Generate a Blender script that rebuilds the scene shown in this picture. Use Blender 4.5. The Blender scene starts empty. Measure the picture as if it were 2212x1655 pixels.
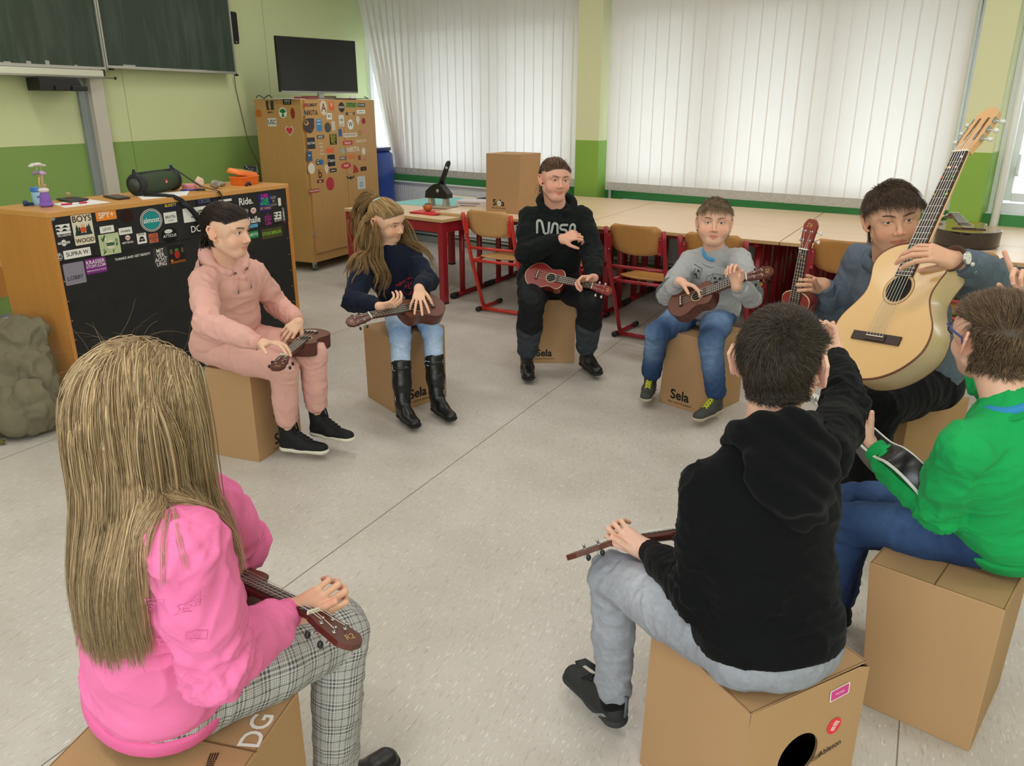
SKY_STRENGTH = 4.8; LAMP_POWER = 14; REAR_POWER = 60.0
import bpy, bmesh, math, random
import numpy as np
from mathutils import Vector, Matrix
from mathutils.bvhtree import BVHTree
scene = bpy.context.scene
COL = scene.collection
PI = math.pi

# ------------------------------------------------------------------ camera, world, exposure
cam_d = bpy.data.cameras.new('camera'); cam = bpy.data.objects.new('camera', cam_d); COL.objects.link(cam)
cam_d.sensor_fit = 'HORIZONTAL'; cam_d.sensor_width = 36.0; cam_d.lens = 36.0 * 1690.0 / 2212.0
cam.location = (0, 0, 1.55)
cam.rotation_euler = (math.radians(90 - 19.53), 0, math.radians(38.67))
cam_d.clip_start = 0.05; cam_d.clip_end = 200
scene.camera = cam
scene.view_settings.view_transform = 'Standard'; scene.view_settings.look = 'None'
scene.view_settings.exposure = 0.0; scene.view_settings.gamma = 1.0; scene.view_settings.use_curve_mapping = False
world = bpy.data.worlds.new('world'); scene.world = world; world.use_nodes = True
wb = world.node_tree.nodes['Background']; wb.inputs[0].default_value = (0.86, 0.93, 1.0, 1); wb.inputs[1].default_value = SKY_STRENGTH

def area_light(name, loc, rot, sx, sy, power, color=(1, 1, 1)):
    d = bpy.data.lights.new(name, 'AREA'); d.shape = 'RECTANGLE'; d.size = sx; d.size_y = sy; d.energy = power; d.color = color
    o = bpy.data.objects.new(name, d); o.location = loc; o.rotation_euler = rot; COL.objects.link(o); return o
for _x in (-5.6, -3.3, -1.0, 1.2):  # added ceiling lights out of view, to fill the room
    for _y in (4.9, 2.4, -0.1):
        area_light('added_ceiling_light', (_x, _y, 2.90), (0, 0, 0), 1.2, 0.25, LAMP_POWER, (1.0, 0.965, 0.92))
# added fill light from behind the camera, no known source there
area_light('rear_fill_light', (1.0, -2.75, 1.7), (math.radians(90), 0, 0), 4.0, 1.5, REAR_POWER, (0.93, 0.96, 1.0))

# ------------------------------------------------------------------ colour and materials
def lin(h):
    if isinstance(h, str):
        h = h.lstrip('#'); c = [int(h[i:i + 2], 16) / 255 for i in (0, 2, 4)]
    else: c = list(h)
    return tuple(((v / 12.92) if v <= 0.04045 else ((v + 0.055) / 1.055) ** 2.4) for v in c) + (1.0,)
MATS = {}
def mat(name, col, rough=0.6, spec=0.5, metal=0.0, var=None, var_col=None, bump=None, coat=0.0, stretch=None, sheen=0.0, sub=0.0, trans=0.0):
    """var=(scale, amount) mixes towards var_col by noise; bump=(scale, strength)"""
    if name in MATS: return MATS[name]
    m = bpy.data.materials.new(name); m.use_nodes = True; MATS[name] = m
    nt = m.node_tree; b = nt.nodes['Principled BSDF']
    c = lin(col); b.inputs['Base Color'].default_value = c; b.inputs['Roughness'].default_value = rough
    b.inputs['Metallic'].default_value = metal; b.inputs['Specular IOR Level'].default_value = spec
    b.inputs['Coat Weight'].default_value = coat; b.inputs['Coat Roughness'].default_value = 0.08
    b.inputs['Sheen Weight'].default_value = sheen
    if sub: b.inputs['Subsurface Weight'].default_value = sub; b.inputs['Subsurface Radius'].default_value = (1, .35, .2); b.inputs['Subsurface Scale'].default_value = .008
    src = None
    if var or bump:
        tc = nt.nodes.new('ShaderNodeTexCoord'); src = tc.outputs['Object']
        if stretch:
            mp = nt.nodes.new('ShaderNodeMapping'); mp.inputs['Scale'].default_value = stretch; nt.links.new(src, mp.inputs[0]); src = mp.outputs[0]
    if var:
        n = nt.nodes.new('ShaderNodeTexNoise'); n.inputs['Scale'].default_value = var[0]; n.inputs['Detail'].default_value = 5
        nt.links.new(src, n.inputs['Vector'])
        r = nt.nodes.new('ShaderNodeValToRGB'); r.color_ramp.elements[0].position = .3; r.color_ramp.elements[1].position = .7
        c2 = lin(var_col) if var_col else tuple(v * .55 for v in c[:3]) + (1,)
        a = var[1]
        r.color_ramp.elements[0].color = tuple(c[i] * (1 - a) + c2[i] * a for i in range(3)) + (1,)
        r.color_ramp.elements[1].color = c
        nt.links.new(n.outputs['Fac'], r.inputs[0]); nt.links.new(r.outputs[0], b.inputs['Base Color'])
    if bump:
        n = nt.nodes.new('ShaderNodeTexNoise'); n.inputs['Scale'].default_value = bump[0]; n.inputs['Detail'].default_value = 3
        nt.links.new(src, n.inputs['Vector'])
        bp = nt.nodes.new('ShaderNodeBump'); bp.inputs['Strength'].default_value = bump[1]; bp.inputs['Distance'].default_value = 0.01
        nt.links.new(n.outputs['Fac'], bp.inputs['Height']); nt.links.new(bp.outputs[0], b.inputs['Normal'])
    return m
def attr_mat(name, rough=0.6, spec=0.4, sub=0.0, sheen=0.0, bump=None, noise=None):
    """base colour from the mesh's own 'Col' attribute (skin, washed denim, hair tones)"""
    if name in MATS: return MATS[name]
    m = bpy.data.materials.new(name); m.use_nodes = True; MATS[name] = m
    nt = m.node_tree; b = nt.nodes['Principled BSDF']
    a = nt.nodes.new('ShaderNodeAttribute'); a.attribute_name = 'Col'
    out = a.outputs['Color']
    if noise:
        tc = nt.nodes.new('ShaderNodeTexCoord'); n = nt.nodes.new('ShaderNodeTexNoise'); n.inputs['Scale'].default_value = noise[0]; n.inputs['Detail'].default_value = 4
        nt.links.new(tc.outputs['Object'], n.inputs['Vector'])
        mr = nt.nodes.new('ShaderNodeMapRange'); mr.inputs[3].default_value = 1 - noise[1]; mr.inputs[4].default_value = 1 + noise[1]
        nt.links.new(n.outputs['Fac'], mr.inputs[0])
        mx = nt.nodes.new('ShaderNodeVectorMath'); mx.operation = 'SCALE'; nt.links.new(out, mx.inputs[0]); nt.links.new(mr.outputs[0], mx.inputs['Scale']); out = mx.outputs[0]
    nt.links.new(out, b.inputs['Base Color'])
    b.inputs['Roughness'].default_value = rough; b.inputs['Specular IOR Level'].default_value = spec
    b.inputs['Sheen Weight'].default_value = sheen
    if sub: b.inputs['Subsurface Weight'].default_value = sub; b.inputs['Subsurface Radius'].default_value = (1, .35, .2); b.inputs['Subsurface Scale'].default_value = .006
    if bump:
        tc = nt.nodes.new('ShaderNodeTexCoord'); n = nt.nodes.new('ShaderNodeTexNoise'); n.inputs['Scale'].default_value = bump[0]
        nt.links.new(tc.outputs['Object'], n.inputs['Vector']); bp = nt.nodes.new('ShaderNodeBump'); bp.inputs['Strength'].default_value = bump[1]; bp.inputs['Distance'].default_value = .01
        nt.links.new(n.outputs['Fac'], bp.inputs['Height']); nt.links.new(bp.outputs[0], b.inputs['Normal'])
    return m

# ------------------------------------------------------------------ object helpers
def empty(name, loc=(0, 0, 0), rz=0.0, label=None, cat=None, group=None):
    o = bpy.data.objects.new(name, None); COL.objects.link(o); o.location = loc; o.rotation_euler = (0, 0, rz); o.empty_display_size = .05
    tag(o, label, cat, group); return o
def tag(o, label=None, cat=None, group=None, kind=None):
    if label: o['label'] = label
    if cat: o['category'] = cat
    if group: o['group'] = group
    if kind: o['kind'] = kind
    return o
def world_mat(o):
    m = o.matrix_basis.copy() if o.type != 'EMPTY' or True else None
    while o.parent: o = o.parent; m = o.matrix_basis @ m
    return m
class MB:
    def __init__(s): s.v = []; s.f = []; s.m = []; s.sm = []
    def add(s, vs, fs, mi=0, smooth=False, M=None):
        b = len(s.v)
        if M is not None: vs = [tuple(M @ Vector(v)) for v in vs]
        s.v += [tuple(v) for v in vs]; s.f += [tuple(b + i for i in f) for f in fs]; s.m += [mi] * len(fs); s.sm += [smooth] * len(fs); return s
    def box(s, c, d, mi=0, M=None, taper=None):
        x, y, z = c; a, b, h = d[0] / 2, d[1] / 2, d[2] / 2; t = taper or 1
        vs = [(x - a, y - b, z - h), (x + a, y - b, z - h), (x + a, y + b, z - h), (x - a, y + b, z - h), (x - a * t, y - b * t, z + h), (x + a * t, y - b * t, z + h), (x + a * t, y + b * t, z + h), (x - a * t, y + b * t, z + h)]
        return s.add(vs, [(0, 3, 2, 1), (4, 5, 6, 7), (0, 1, 5, 4), (1, 2, 6, 5), (2, 3, 7, 6), (3, 0, 4, 7)], mi, False, M)
    def hexa(s, bot, top, mi=0):
        return s.add(list(bot) + list(top), [(0, 3, 2, 1), (4, 5, 6, 7), (0, 1, 5, 4), (1, 2, 6, 5), (2, 3, 7, 6), (3, 0, 4, 7)], mi)
    def prism(s, poly, z0, z1, mi=0, M=None, smooth=False):
        n = len(poly); vs = [(p[0], p[1], z0) for p in poly] + [(p[0], p[1], z1) for p in poly]
        s.add(vs, [tuple(range(n - 1, -1, -1)), tuple(range(n, 2 * n))], mi, False, M)
        return s.add(vs, [(i, (i + 1) % n, n + (i + 1) % n, n + i) for i in range(n)], mi, smooth, M)
    def rings(s, rs, mi=0, smooth=True, caps=True, closed=False):
        n = len(rs[0]); vs = [p for r in rs for p in r]; k = len(rs); fs = []
        for i in range(k - 1 + (1 if closed else 0)):
            for j in range(n):
                a = i * n + j; b = i * n + (j + 1) % n; c = ((i + 1) % k) * n + (j + 1) % n; d = ((i + 1) % k) * n + j; fs.append((a, b, c, d))
        if caps and not closed: fs += [tuple(range(n - 1, -1, -1)), tuple(range((k - 1) * n, k * n))]
        return s.add(vs, fs, mi, smooth)
    def tube(s, path, r, n=8, mi=0, flat=None, closed=False, caps=True):
        P = [Vector(p) for p in path]; k = len(P); rs = []; up = None
        for i, p in enumerate(P):
            a = P[(i - 1) % k] if (i > 0 or closed) else p; b = P[(i + 1) % k] if (i < k - 1 or closed) else p
            t = (b - a).normalized() if (b - a).length > 1e-9 else Vector((0, 0, 1))
            if up is None:
                up = Vector((0, 0, 1)) if abs(t.z) < .9 else Vector((1, 0, 0))
            x = up.cross(t); x = x.normalized() if x.length > 1e-6 else t.orthogonal().normalized(); y = t.cross(x); up = y
            rr = r[i] if isinstance(r, (list, tuple)) else r
            fx, fy = flat if flat else (1, 1)
            rs.append([tuple(p + x * math.cos(2 * PI * j / n) * rr * fx + y * math.sin(2 * PI * j / n) * rr * fy) for j in range(n)])
        return s.rings(rs, mi, True, caps, closed)
    def cyl(s, a, b, r, n=16, mi=0, r2=None): return s.tube([a, b], [r, r2 if r2 is not None else r], n, mi)
    def ball(s, c, r, n=12, mi=0, sc=(1, 1, 1)):
        rs = []
        for i in range(1, n // 2 + 1):
            th = PI * i / (n // 2 + 1); rs.append([(c[0] + r * sc[0] * math.sin(th) * math.cos(2 * PI * j / n), c[1] + r * sc[1] * math.sin(th) * math.sin(2 * PI * j / n), c[2] + r * sc[2] * math.cos(th)) for j in range(n)])
        return s.rings(rs[::-1], mi, True, True)
    def lathe(s, prof, c=(0, 0, 0), n=24, mi=0, M=None):
        rs = [[(c[0] + r * math.cos(2 * PI * j / n), c[1] + r * math.sin(2 * PI * j / n), c[2] + z) for j in range(n)] for r, z in prof]
        if M is not None: rs = [[tuple(M @ Vector(p)) for p in r] for r in rs]
        return s.rings(rs, mi, True, True)
    def build(s, name, mats, parent=None, world=True, bevel=0.0, label=None, seg=2):
        """world=True: vertices are in world space; they are moved into the parent's space"""
        me = bpy.data.meshes.new(name); vs = s.v
        if parent is not None and world:
            Mi = world_mat(parent).inverted(); vs = [tuple(Mi @ Vector(v)) for v in vs]
        me.from_pydata(vs, [], s.f)
        if not isinstance(mats, (list, tuple)): mats = [mats]
        for m in mats: me.materials.append(m)
        me.polygons.foreach_set('material_index', s.m); me.polygons.foreach_set('use_smooth', s.sm); me.update()
        o = bpy.data.objects.new(name, me); COL.objects.link(o)
        if parent is not None: o.parent = parent
        if bevel:
            b = o.modifiers.new('bevel', 'BEVEL'); b.width = bevel; b.segments = seg; b.limit_method = 'ANGLE'; b.angle_limit = math.radians(40)
        if label: o['label'] = label
        return o
def np_obj(name, V, F, mats, parent=None, col=None, smooth=True, buv=None, mi=None, local=False):
    """fast mesh from numpy arrays (world coordinates); F is (m,3) or (m,4)"""
    V = np.asarray(V, dtype=np.float64); F = np.asarray(F, dtype=np.int32)
    if parent is not None and not local:
        Mi = np.array(world_mat(parent).inverted()); V = V @ Mi[:3, :3].T + Mi[:3, 3]
    me = bpy.data.meshes.new(name); k = F.shape[1]
    me.vertices.add(len(V)); me.vertices.foreach_set('co', V.astype(np.float32).ravel())
    me.loops.add(F.size); me.loops.foreach_set('vertex_index', F.ravel())
    me.polygons.add(len(F)); me.polygons.foreach_set('loop_start', np.arange(0, F.size, k, dtype=np.int32)); me.polygons.foreach_set('loop_total', np.full(len(F), k, dtype=np.int32))
    me.polygons.foreach_set('use_smooth', np.full(len(F), smooth))
    if mi is not None: me.polygons.foreach_set('material_index', np.asarray(mi, dtype=np.int32))
    if not isinstance(mats, (list, tuple)): mats = [mats]
    for m in mats: me.materials.append(m)
    me.update(calc_edges=True); me.validate()
    if col is not None:
        a = me.color_attributes.new('Col', 'FLOAT_COLOR', 'POINT'); c = np.ones((len(V), 4), dtype=np.float32); c[:, :3] = col; a.data.foreach_set('color', c.ravel())
    if buv is not None:
        a = me.attributes.new('buv', 'FLOAT_VECTOR', 'POINT'); a.data.foreach_set('vector', np.asarray(buv, dtype=np.float32).ravel())
    o = bpy.data.objects.new(name, me); COL.objects.link(o)
    if parent is not None: o.parent = parent
    return o
def copy_thing(o, loc=None, rz=None, parent=None):
    c = o.copy(); COL.objects.link(c)
    if parent is not None: c.parent = parent; c.matrix_parent_inverse = o.matrix_parent_inverse.copy()
    if loc is not None: c.location = loc
    if rz is not None: c.rotation_euler = (0, 0, rz)
    for ch in list(o.children): copy_thing(ch, parent=c)
    return c

# text as flat meshes: returns verts (x,y) and triangles, centred at 0
_TXT = {}
def text2d(s, size=1.0, bold=0.0, sx=1.0, shear=0.0, spacing=1.0):
    key = (s, bold, shear, spacing)
    if key not in _TXT:
        cu = bpy.data.curves.new('t', 'FONT'); cu.body = s; cu.align_x = 'CENTER'; cu.align_y = 'CENTER'; cu.size = 1.0; cu.offset = bold; cu.shear = shear; cu.space_character = spacing; cu.resolution_u = 3
        o = bpy.data.objects.new('t', cu); COL.objects.link(o); bpy.context.view_layer.update()
        me = o.to_mesh(); vs = [(v.co.x, v.co.y) for v in me.vertices]; fs = [tuple(p.vertices) for p in me.polygons]
        o.to_mesh_clear(); bpy.data.objects.remove(o); bpy.data.curves.remove(cu); _TXT[key] = (vs, fs)
    vs, fs = _TXT[key]; return [(x * size * sx, y * size) for x, y in vs], fs
def ellipse(w, h, n=28, a0=0): return [(w / 2 * math.cos(a0 + 2 * PI * i / n), h / 2 * math.sin(a0 + 2 * PI * i / n)) for i in range(n)]
def rrect(w, h, r=0.0, n=4):
    r = min(r, w / 2.01, h / 2.01)
    if r <= 0: return [(-w / 2, -h / 2), (w / 2, -h / 2), (w / 2, h / 2), (-w / 2, h / 2)]
    o = []
    for cx, cy, a in ((w / 2 - r, h / 2 - r, 0), (-w / 2 + r, h / 2 - r, 90), (-w / 2 + r, -h / 2 + r, 180), (w / 2 - r, -h / 2 + r, 270)):
        for i in range(n + 1): t = math.radians(a + 90 * i / n); o.append((cx + r * math.cos(t), cy + r * math.sin(t)))
    return o
def frame(origin, ex, ez):
    """matrix: local x along ex, local y along 'up' (ez x ex corrected), local z outwards = normal"""
    ex = Vector(ex).normalized(); n = Vector(ez).normalized(); n = (n - ex * n.dot(ex)).normalized(); ey = n.cross(ex)
    return Matrix(((ex.x, ey.x, n.x, origin[0]), (ex.y, ey.y, n.y, origin[1]), (ex.z, ey.z, n.z, origin[2]), (0, 0, 0, 1)))
PM = {}
def pmat(hexcol):
    if hexcol not in PM: PM[hexcol] = mat('print_' + hexcol.lstrip('#'), hexcol, .5, .3)
    return PM[hexcol]
def sticker(name, M, layers, parent, label=None, lift=.0004):
    """layers: ('p', poly, colour, dx, dy, rot) or ('t', text, size, colour, dx, dy, rot, bold, sx); stacked outwards"""
    mb = MB(); mats = []; z = lift
    for L in layers:
        c = L[2] if L[0] == 'p' else L[3]
        m = pmat(c)
        if m not in mats: mats.append(m)
        mi = mats.index(m)
        if L[0] == 'p':
            dx, dy, rot = (list(L[3:]) + [0, 0, 0])[:3]; cr, sr = math.cos(math.radians(rot)), math.sin(math.radians(rot))
            pts = [(dx + x * cr - y * sr, dy + x * sr + y * cr, z) for x, y in L[1]]
            if z == lift:
                n = len(pts); low = [(x, y, .00002) for x, y, _ in pts]
                mb.add(pts + low, [tuple(range(n))] + [(i, i + n, (i + 1) % n + n, (i + 1) % n) for i in range(n)], mi, False, M)
            else: mb.add(pts, [tuple(range(len(pts)))], mi, False, M)
        else:
            dx, dy, rot, bold, sx = (list(L[4:]) + [0] * 5)[:5]; sx = sx or 1
            cr, sr = math.cos(math.radians(rot)), math.sin(math.radians(rot)); vs, fs = text2d(L[1], L[2], bold, sx)
            mb.add([(dx + x * cr - y * sr, dy + x * sr + y * cr, z) for x, y in vs], fs, mi, False, M)
        z += .0002
    return mb.build(name, mats, parent, label=label)
# ------------------------------------------------------------------ the room
LA = Vector((-6.60, 2.10, 0)); LE = Vector((-.2333, .9724, 0)); LN = Vector((.9724, .2333, 0))
def LW(s, o, z): return tuple(LA + LE * s + LN * o + Vector((0, 0, z)))
def lwbox(mb, s0, s1, o0, o1, z0, z1, mi=0):
    return mb.hexa([LW(s0, o1, z0), LW(s1, o1, z0), LW(s1, o0, z0), LW(s0, o0, z0)][::-1], [LW(s0, o1, z1), LW(s1, o1, z1), LW(s1, o0, z1), LW(s0, o0, z1)][::-1], mi)
GZ = 1.262
m_cream = mat('paint_cream', '#DCDDB4', .75, .3, bump=(60, .05)); m_green = mat('paint_green', '#87AE48', .55, .4, bump=(60, .05))
m_creamL = mat('paint_pale_green', '#D3DBA8', .75, .3, bump=(60, .05)); m_greenL = mat('paint_leaf_green', '#85A457', .55, .4, bump=(60, .05))
m_green_backlit = mat('paint_green_backlit', '#3F8A4A', .5, .4); m_white = mat('white_enamel', '#E9EBEC', .35, .5); m_ceil = mat('ceiling_white', '#ECEBE4', .9, .2)  # parapet green is the wall green with its backlit shade in the colour
m_skirt = mat('grey_skirting', '#8F918C', .6, .4)

# floor: speckled linoleum laid in strips
m_floor = bpy.data.materials.new('linoleum'); m_floor.use_nodes = True
_nt = m_floor.node_tree; _b = _nt.nodes['Principled BSDF']; _L = _nt.links.new
_tc = _nt.nodes.new('ShaderNodeTexCoord')
def _map(scale, rot=0):
    mr = _nt.nodes.new('ShaderNodeMapping'); mr.inputs['Rotation'].default_value = (0, 0, rot); _L(_tc.outputs['Object'], mr.inputs[0]); mp = _nt.nodes.new('ShaderNodeMapping'); mp.inputs['Scale'].default_value = scale; _L(mr.outputs[0], mp.inputs[0]); return mp.outputs[0]
def _noise(vec, sc, det=3, rough=.5):
    n = _nt.nodes.new('ShaderNodeTexNoise'); n.inputs['Scale'].default_value = sc; n.inputs['Detail'].default_value = det; n.inputs['Roughness'].default_value = rough; _L(vec, n.inputs['Vector']); return n.outputs['Fac']
def _ramp(fac, stops):
    r = _nt.nodes.new('ShaderNodeValToRGB'); e = r.color_ramp.elements
    while len(e) > len(stops): e.remove(e[-1])
    while len(e) < len(stops): e.new(.5)
    for i, (p, c) in enumerate(stops): e[i].position = p; e[i].color = c if not isinstance(c, str) else lin(c)
    _L(fac, r.inputs[0]); return r.outputs[0]
def _mix(f, a, b):
    m = _nt.nodes.new('ShaderNodeMix'); m.data_type = 'RGBA'; _L(f, m.inputs[0]); _L(a, m.inputs[6]); _L(b, m.inputs[7]); return m.outputs[2]
W1, K0 = (1, 1, 1, 1), (0, 0, 0, 1)
_base = _ramp(_noise(_map((1, 1, 1)), 2.2, 5), [(.3, '#BBB4AC'), (.7, '#CBC5BE')])
_rot = math.radians(-12)
_fl1 = _ramp(_noise(_map((170, 30, 10), _rot), 1.0, 2), [(.61, K0), (.70, (.5, .5, .5, 1))])
_fl2 = _ramp(_noise(_map((170, 34, 10), _rot + .12), 1.0, 3), [(.61, K0), (.72, (.45, .45, .45, 1))])
_fl3 = _ramp(_noise(_map((90, 16, 10), _rot - .1), 1.0, 3), [(.58, K0), (.72, (.6, .6, .6, 1))])
_whc = _nt.nodes.new('ShaderNodeRGB'); _whc.outputs[0].default_value = lin('#F0EDE8')
_dkc = _nt.nodes.new('ShaderNodeRGB'); _dkc.outputs[0].default_value = lin('#8C8276')
_brc = _nt.nodes.new('ShaderNodeRGB'); _brc.outputs[0].default_value = lin('#A99F92')
_c = _mix(_fl3, _base, _brc.outputs[0]); _c = _mix(_fl1, _c, _whc.outputs[0]); _c = _mix(_fl2, _c, _dkc.outputs[0])
_st = _ramp(_noise(_map((1, 1, 1)), 3.1, 6, .75), [(.62, K0), (.78, (.55, .55, .55, 1))])
_c = _mix(_st, _c, _brc.outputs[0])
_L(_c, _b.inputs['Base Color']); _b.inputs['Roughness'].default_value = .42; _b.inputs['Specular IOR Level'].default_value = .42
_rr = _ramp(_noise(_map((1, 1, 1)), 6, 4), [(.3, (.36,) * 3 + (1,)), (.7, (.52,) * 3 + (1,))]); _L(_rr, _b.inputs['Roughness'])
fl = MB(); fl.box((-2.2, 1.9, -.05), (12.4, 10.2, .1)); tag(fl.build('floor', m_floor), kind='structure')
m_seam = mat('floor_seam', '#7E766B', .7)
for sx0 in (-7.64, -5.71, -3.78, -1.85, .08):   # welded strip joints
    mb = MB(); a = Vector((sx0 + .38, -1.5, 0)); b = Vector((sx0 - 1.25, 6.6, 0)); d = (b - a).normalized(); n = Vector((d.y, -d.x, 0)) * .0017
    mb.hexa([a - n, a + n, b + n, b - n], [a - n + Vector((0, 0, .0008)), a + n + Vector((0, 0, .0008)), b + n + Vector((0, 0, .0008)), b - n + Vector((0, 0, .0008))]); tag(mb.build('trim_1', m_seam), kind='structure')
ce = MB(); ce.box((-2.2, 1.9, 3.05), (12.4, 10.2, .1)); tag(ce.build('ceiling', m_ceil), kind='structure')

# left wall (two paint colours), right and back wall
def two_tone(name, mbf, mats):
    mb = MB(); mbf(mb); return tag(mb.build(name, mats), kind='structure')
two_tone('wall_left', lambda m: (lwbox(m, -5.35, 4.9, -.15, 0, 0, GZ, 1), lwbox(m, -5.35, 4.9, -.15, 0, GZ, 3.0, 0)), [m_creamL, m_greenL])
two_tone('wall_right', lambda m: (m.box((3.1, 1.9, GZ / 2), (.2, 10, GZ), 1), m.box((3.1, 1.9, (3 + GZ) / 2), (.2, 10, 3 - GZ), 0)), [m_cream, m_green])
def _back(m):
    m.box((-2.2, -3.05, .45), (10.6, .2, .9), 1); m.box((-2.2, -3.05, 2.75), (10.6, .2, .5), 0)
    m.box((-4.45, -3.05, 1.7), (6.1, .2, 1.6), 0); m.box((3.05, -3.05, 1.7), (.1, .2, 1.6), 0); m.box((-1.2, -3.05, 1.7), (.4, .2, 1.6), 0)
two_tone('wall_back', _back, [m_cream, m_green])
mb = MB(); lwbox(mb, -5.3, 4.8, .0, .018, 0, .062); tag(mb.build('baseboard_left', m_skirt), kind='structure')
mb = MB(); mb.tube([LW(-5.2, .03, .03), LW(1.9, .03, .03)], .012, 8); tag(mb.build('trim_2', m_white), kind='structure')
m_groove = mat('wall_joint', '#9DA57C', .8); m_groove2 = mat('wall_joint_green', '#5C7F35', .8)
for s in (1.38, 3.16):
    mb = MB(); lwbox(mb, s - .002, s + .002, 0, .0012, GZ, 3, 0); lwbox(mb, s - .002, s + .002, 0, .0012, .06, GZ, 1); tag(mb.build('trim_3', [m_groove, m_groove2]), kind='structure')

# window wall: parapet, columns, lintel
WY = 6.74
mb = MB(); mb.box((-2.2, WY + .13, .40), (12.4, .26, .80)); tag(mb.build('wall_window', m_green_backlit), kind='structure')
mb = MB(); mb.box((-2.2, WY + .13, 2.90), (12.4, .26, .20)); tag(mb.build('wall_lintel', m_cream), kind='structure')
for x0, x1 in ((-4.49, -4.225), (-1.152, -.945)):
    two_tone('wall_column', lambda m: (m.box(((x0 + x1) / 2, 6.80, 1.235 / 2), (x1 - x0, .40, 1.235), 1), m.box(((x0 + x1) / 2, 6.80, (3 + 1.235) / 2), (x1 - x0, .40, 3 - 1.235), 0)), [m_cream, m_green])
mb = MB(); mb.box((-2.2, WY - .01, .04), (12.0, .02, .08)); tag(mb.build('baseboard_window', m_skirt), kind='structure')
# window frames with thin glass
m_glass = bpy.data.materials.new('window_glass'); m_glass.use_nodes = True; _n = m_glass.node_tree; _n.nodes.clear()
_o = _n.nodes.new('ShaderNodeOutputMaterial'); _t = _n.nodes.new('ShaderNodeBsdfTransparent'); _g = _n.nodes.new('ShaderNodeBsdfGlossy'); _g.inputs['Roughness'].default_value = .02
_m = _n.nodes.new('ShaderNodeMixShader'); _m.inputs[0].default_value = .06; _t.inputs[0].default_value = (.95, .98, .97, 1)
_n.links.new(_t.outputs[0], _m.inputs[1]); _n.links.new(_g.outputs[0], _m.inputs[2]); _n.links.new(_m.outputs[0], _o.inputs[0])
for wi, (x0, x1, nm) in enumerate(((-7.85, -4.49, 3), (-4.225, -1.152, 3), (-.945, 2.4, 3))):
    mb = MB(); yf = 6.93; z0, z1 = .80, 2.80
    mb.box(((x0 + x1) / 2, yf, z0 + .035), (x1 - x0, .07, .07)); mb.box(((x0 + x1) / 2, yf, z1 - .035), (x1 - x0, .07, .07))
    for i in range(nm + 1):
        x = x0 + .035 + (x1 - x0 - .07) * i / nm; mb.box((x, yf, (z0 + z1) / 2), (.07, .07, z1 - z0 - .14))
        if i < nm:
            w = (x1 - x0 - .07) / nm; cx = x + w / 2
            for sx in (-1, 1): mb.box((cx + sx * (w / 2 - .07), yf - .02, (z0 + z1) / 2), (.06, .06, z1 - z0 - .18))
            for zz in (z0 + .115, z1 - .115): mb.box((cx, yf - .02, zz), (w - .20, .06, .06))
    fr = tag(mb.build('window_%d' % (wi + 1), m_white, bevel=.004), kind='structure')
    g = MB(); g.box(((x0 + x1) / 2, yf + .01, (z0 + z1) / 2), (x1 - x0 - .1, .004, z1 - z0 - .1)); g.build('glass_pane', m_glass, fr)
    if wi == 2:
        h = MB(); h.box((-.80, yf - .065, 1.10), (.024, .03, .07)); h.box((-.80, yf - .085, 1.15), (.02, .018, .14)); h.build('handle', mat('handle_white', '#DADDE0', .3), fr, bevel=.003)
        h = MB(); h.box((-.72, yf - .065, 1.62), (.02, .03, .10)); h.build('hinge', mat('hinge_grey', '#9A9DA0', .4), fr, bevel=.003)
    mb = MB(); mb.box(((x0 + x1) / 2, 6.86, .79), (x1 - x0, .16, .03)); tag(mb.build('trim_4', m_white, bevel=.004), kind='structure')
# made-up window frame in the back wall, added for the rear fill light
mb = MB()
for x0, x1 in ((-1.0, 3.0),):
    for i in range(4): mb.box((x0 + (x1 - x0) * i / 3, -2.98, 1.7), (.07, .07, 1.6))
    for z in (.93, 2.47): mb.box(((x0 + x1) / 2, -2.98, z), (x1 - x0, .07, .07))
tag(mb.build('window_4', m_white), kind='structure')
# outside: courtyard, and an unseen slab added to dim the upper blinds
mb = MB(); mb.box((-2, 17, -.6), (60, 20, .1)); tag(mb.build('courtyard_ground', mat('paving', '#8D8C86', .9)), kind='structure')
mb = MB(); mb.box((-2.2, 7.60, 2.62), (14, .9, .74)); tag(mb.build('added_sky_blocker', mat('concrete', '#A7A6A1', .9)), kind='structure')
# added lamp housings, out of view, for the ceiling fill lights
m_lampb = mat('lamp_housing', '#E8E8E4', .4)
for _x in (-5.6, -3.3, -1.0, 1.2):
    for _y in (4.9, 2.4, -0.1):
        t = empty('added_ceiling_lamp', (_x, _y, 2.91), label='added long white ceiling lamp, out of view under the ceiling', cat='ceiling lamp', group='ceiling lamps')
        mb = MB(); mb.box((_x, _y, 2.96), (1.26, .30, .08)); mb.build('lamp_housing', m_lampb, t, bevel=.01)

# pipes
for pts, r, lab in (([(-7.4, 6.715, .115), (2.3, 6.715, .115)], .016, 'thin white heating pipe running low along the whole window wall'), ([(-.86, 6.70, .14), (-.86, 6.70, 2.9)], .028, 'thick white heating pipe rising just right of the right column'), ([(-1.235, 6.70, .14), (-1.235, 6.70, 2.9)], .024, 'white heating pipe rising just left of the right column'), ([(-4.14, 6.70, .14), (-4.14, 6.70, 2.85)], .014, 'thin white heating pipe rising beside the left column')):
    mb = MB(); mb.tube(pts, r, 12); tag(mb.build('heating_pipe', m_white), label=lab, cat='pipe')

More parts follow.
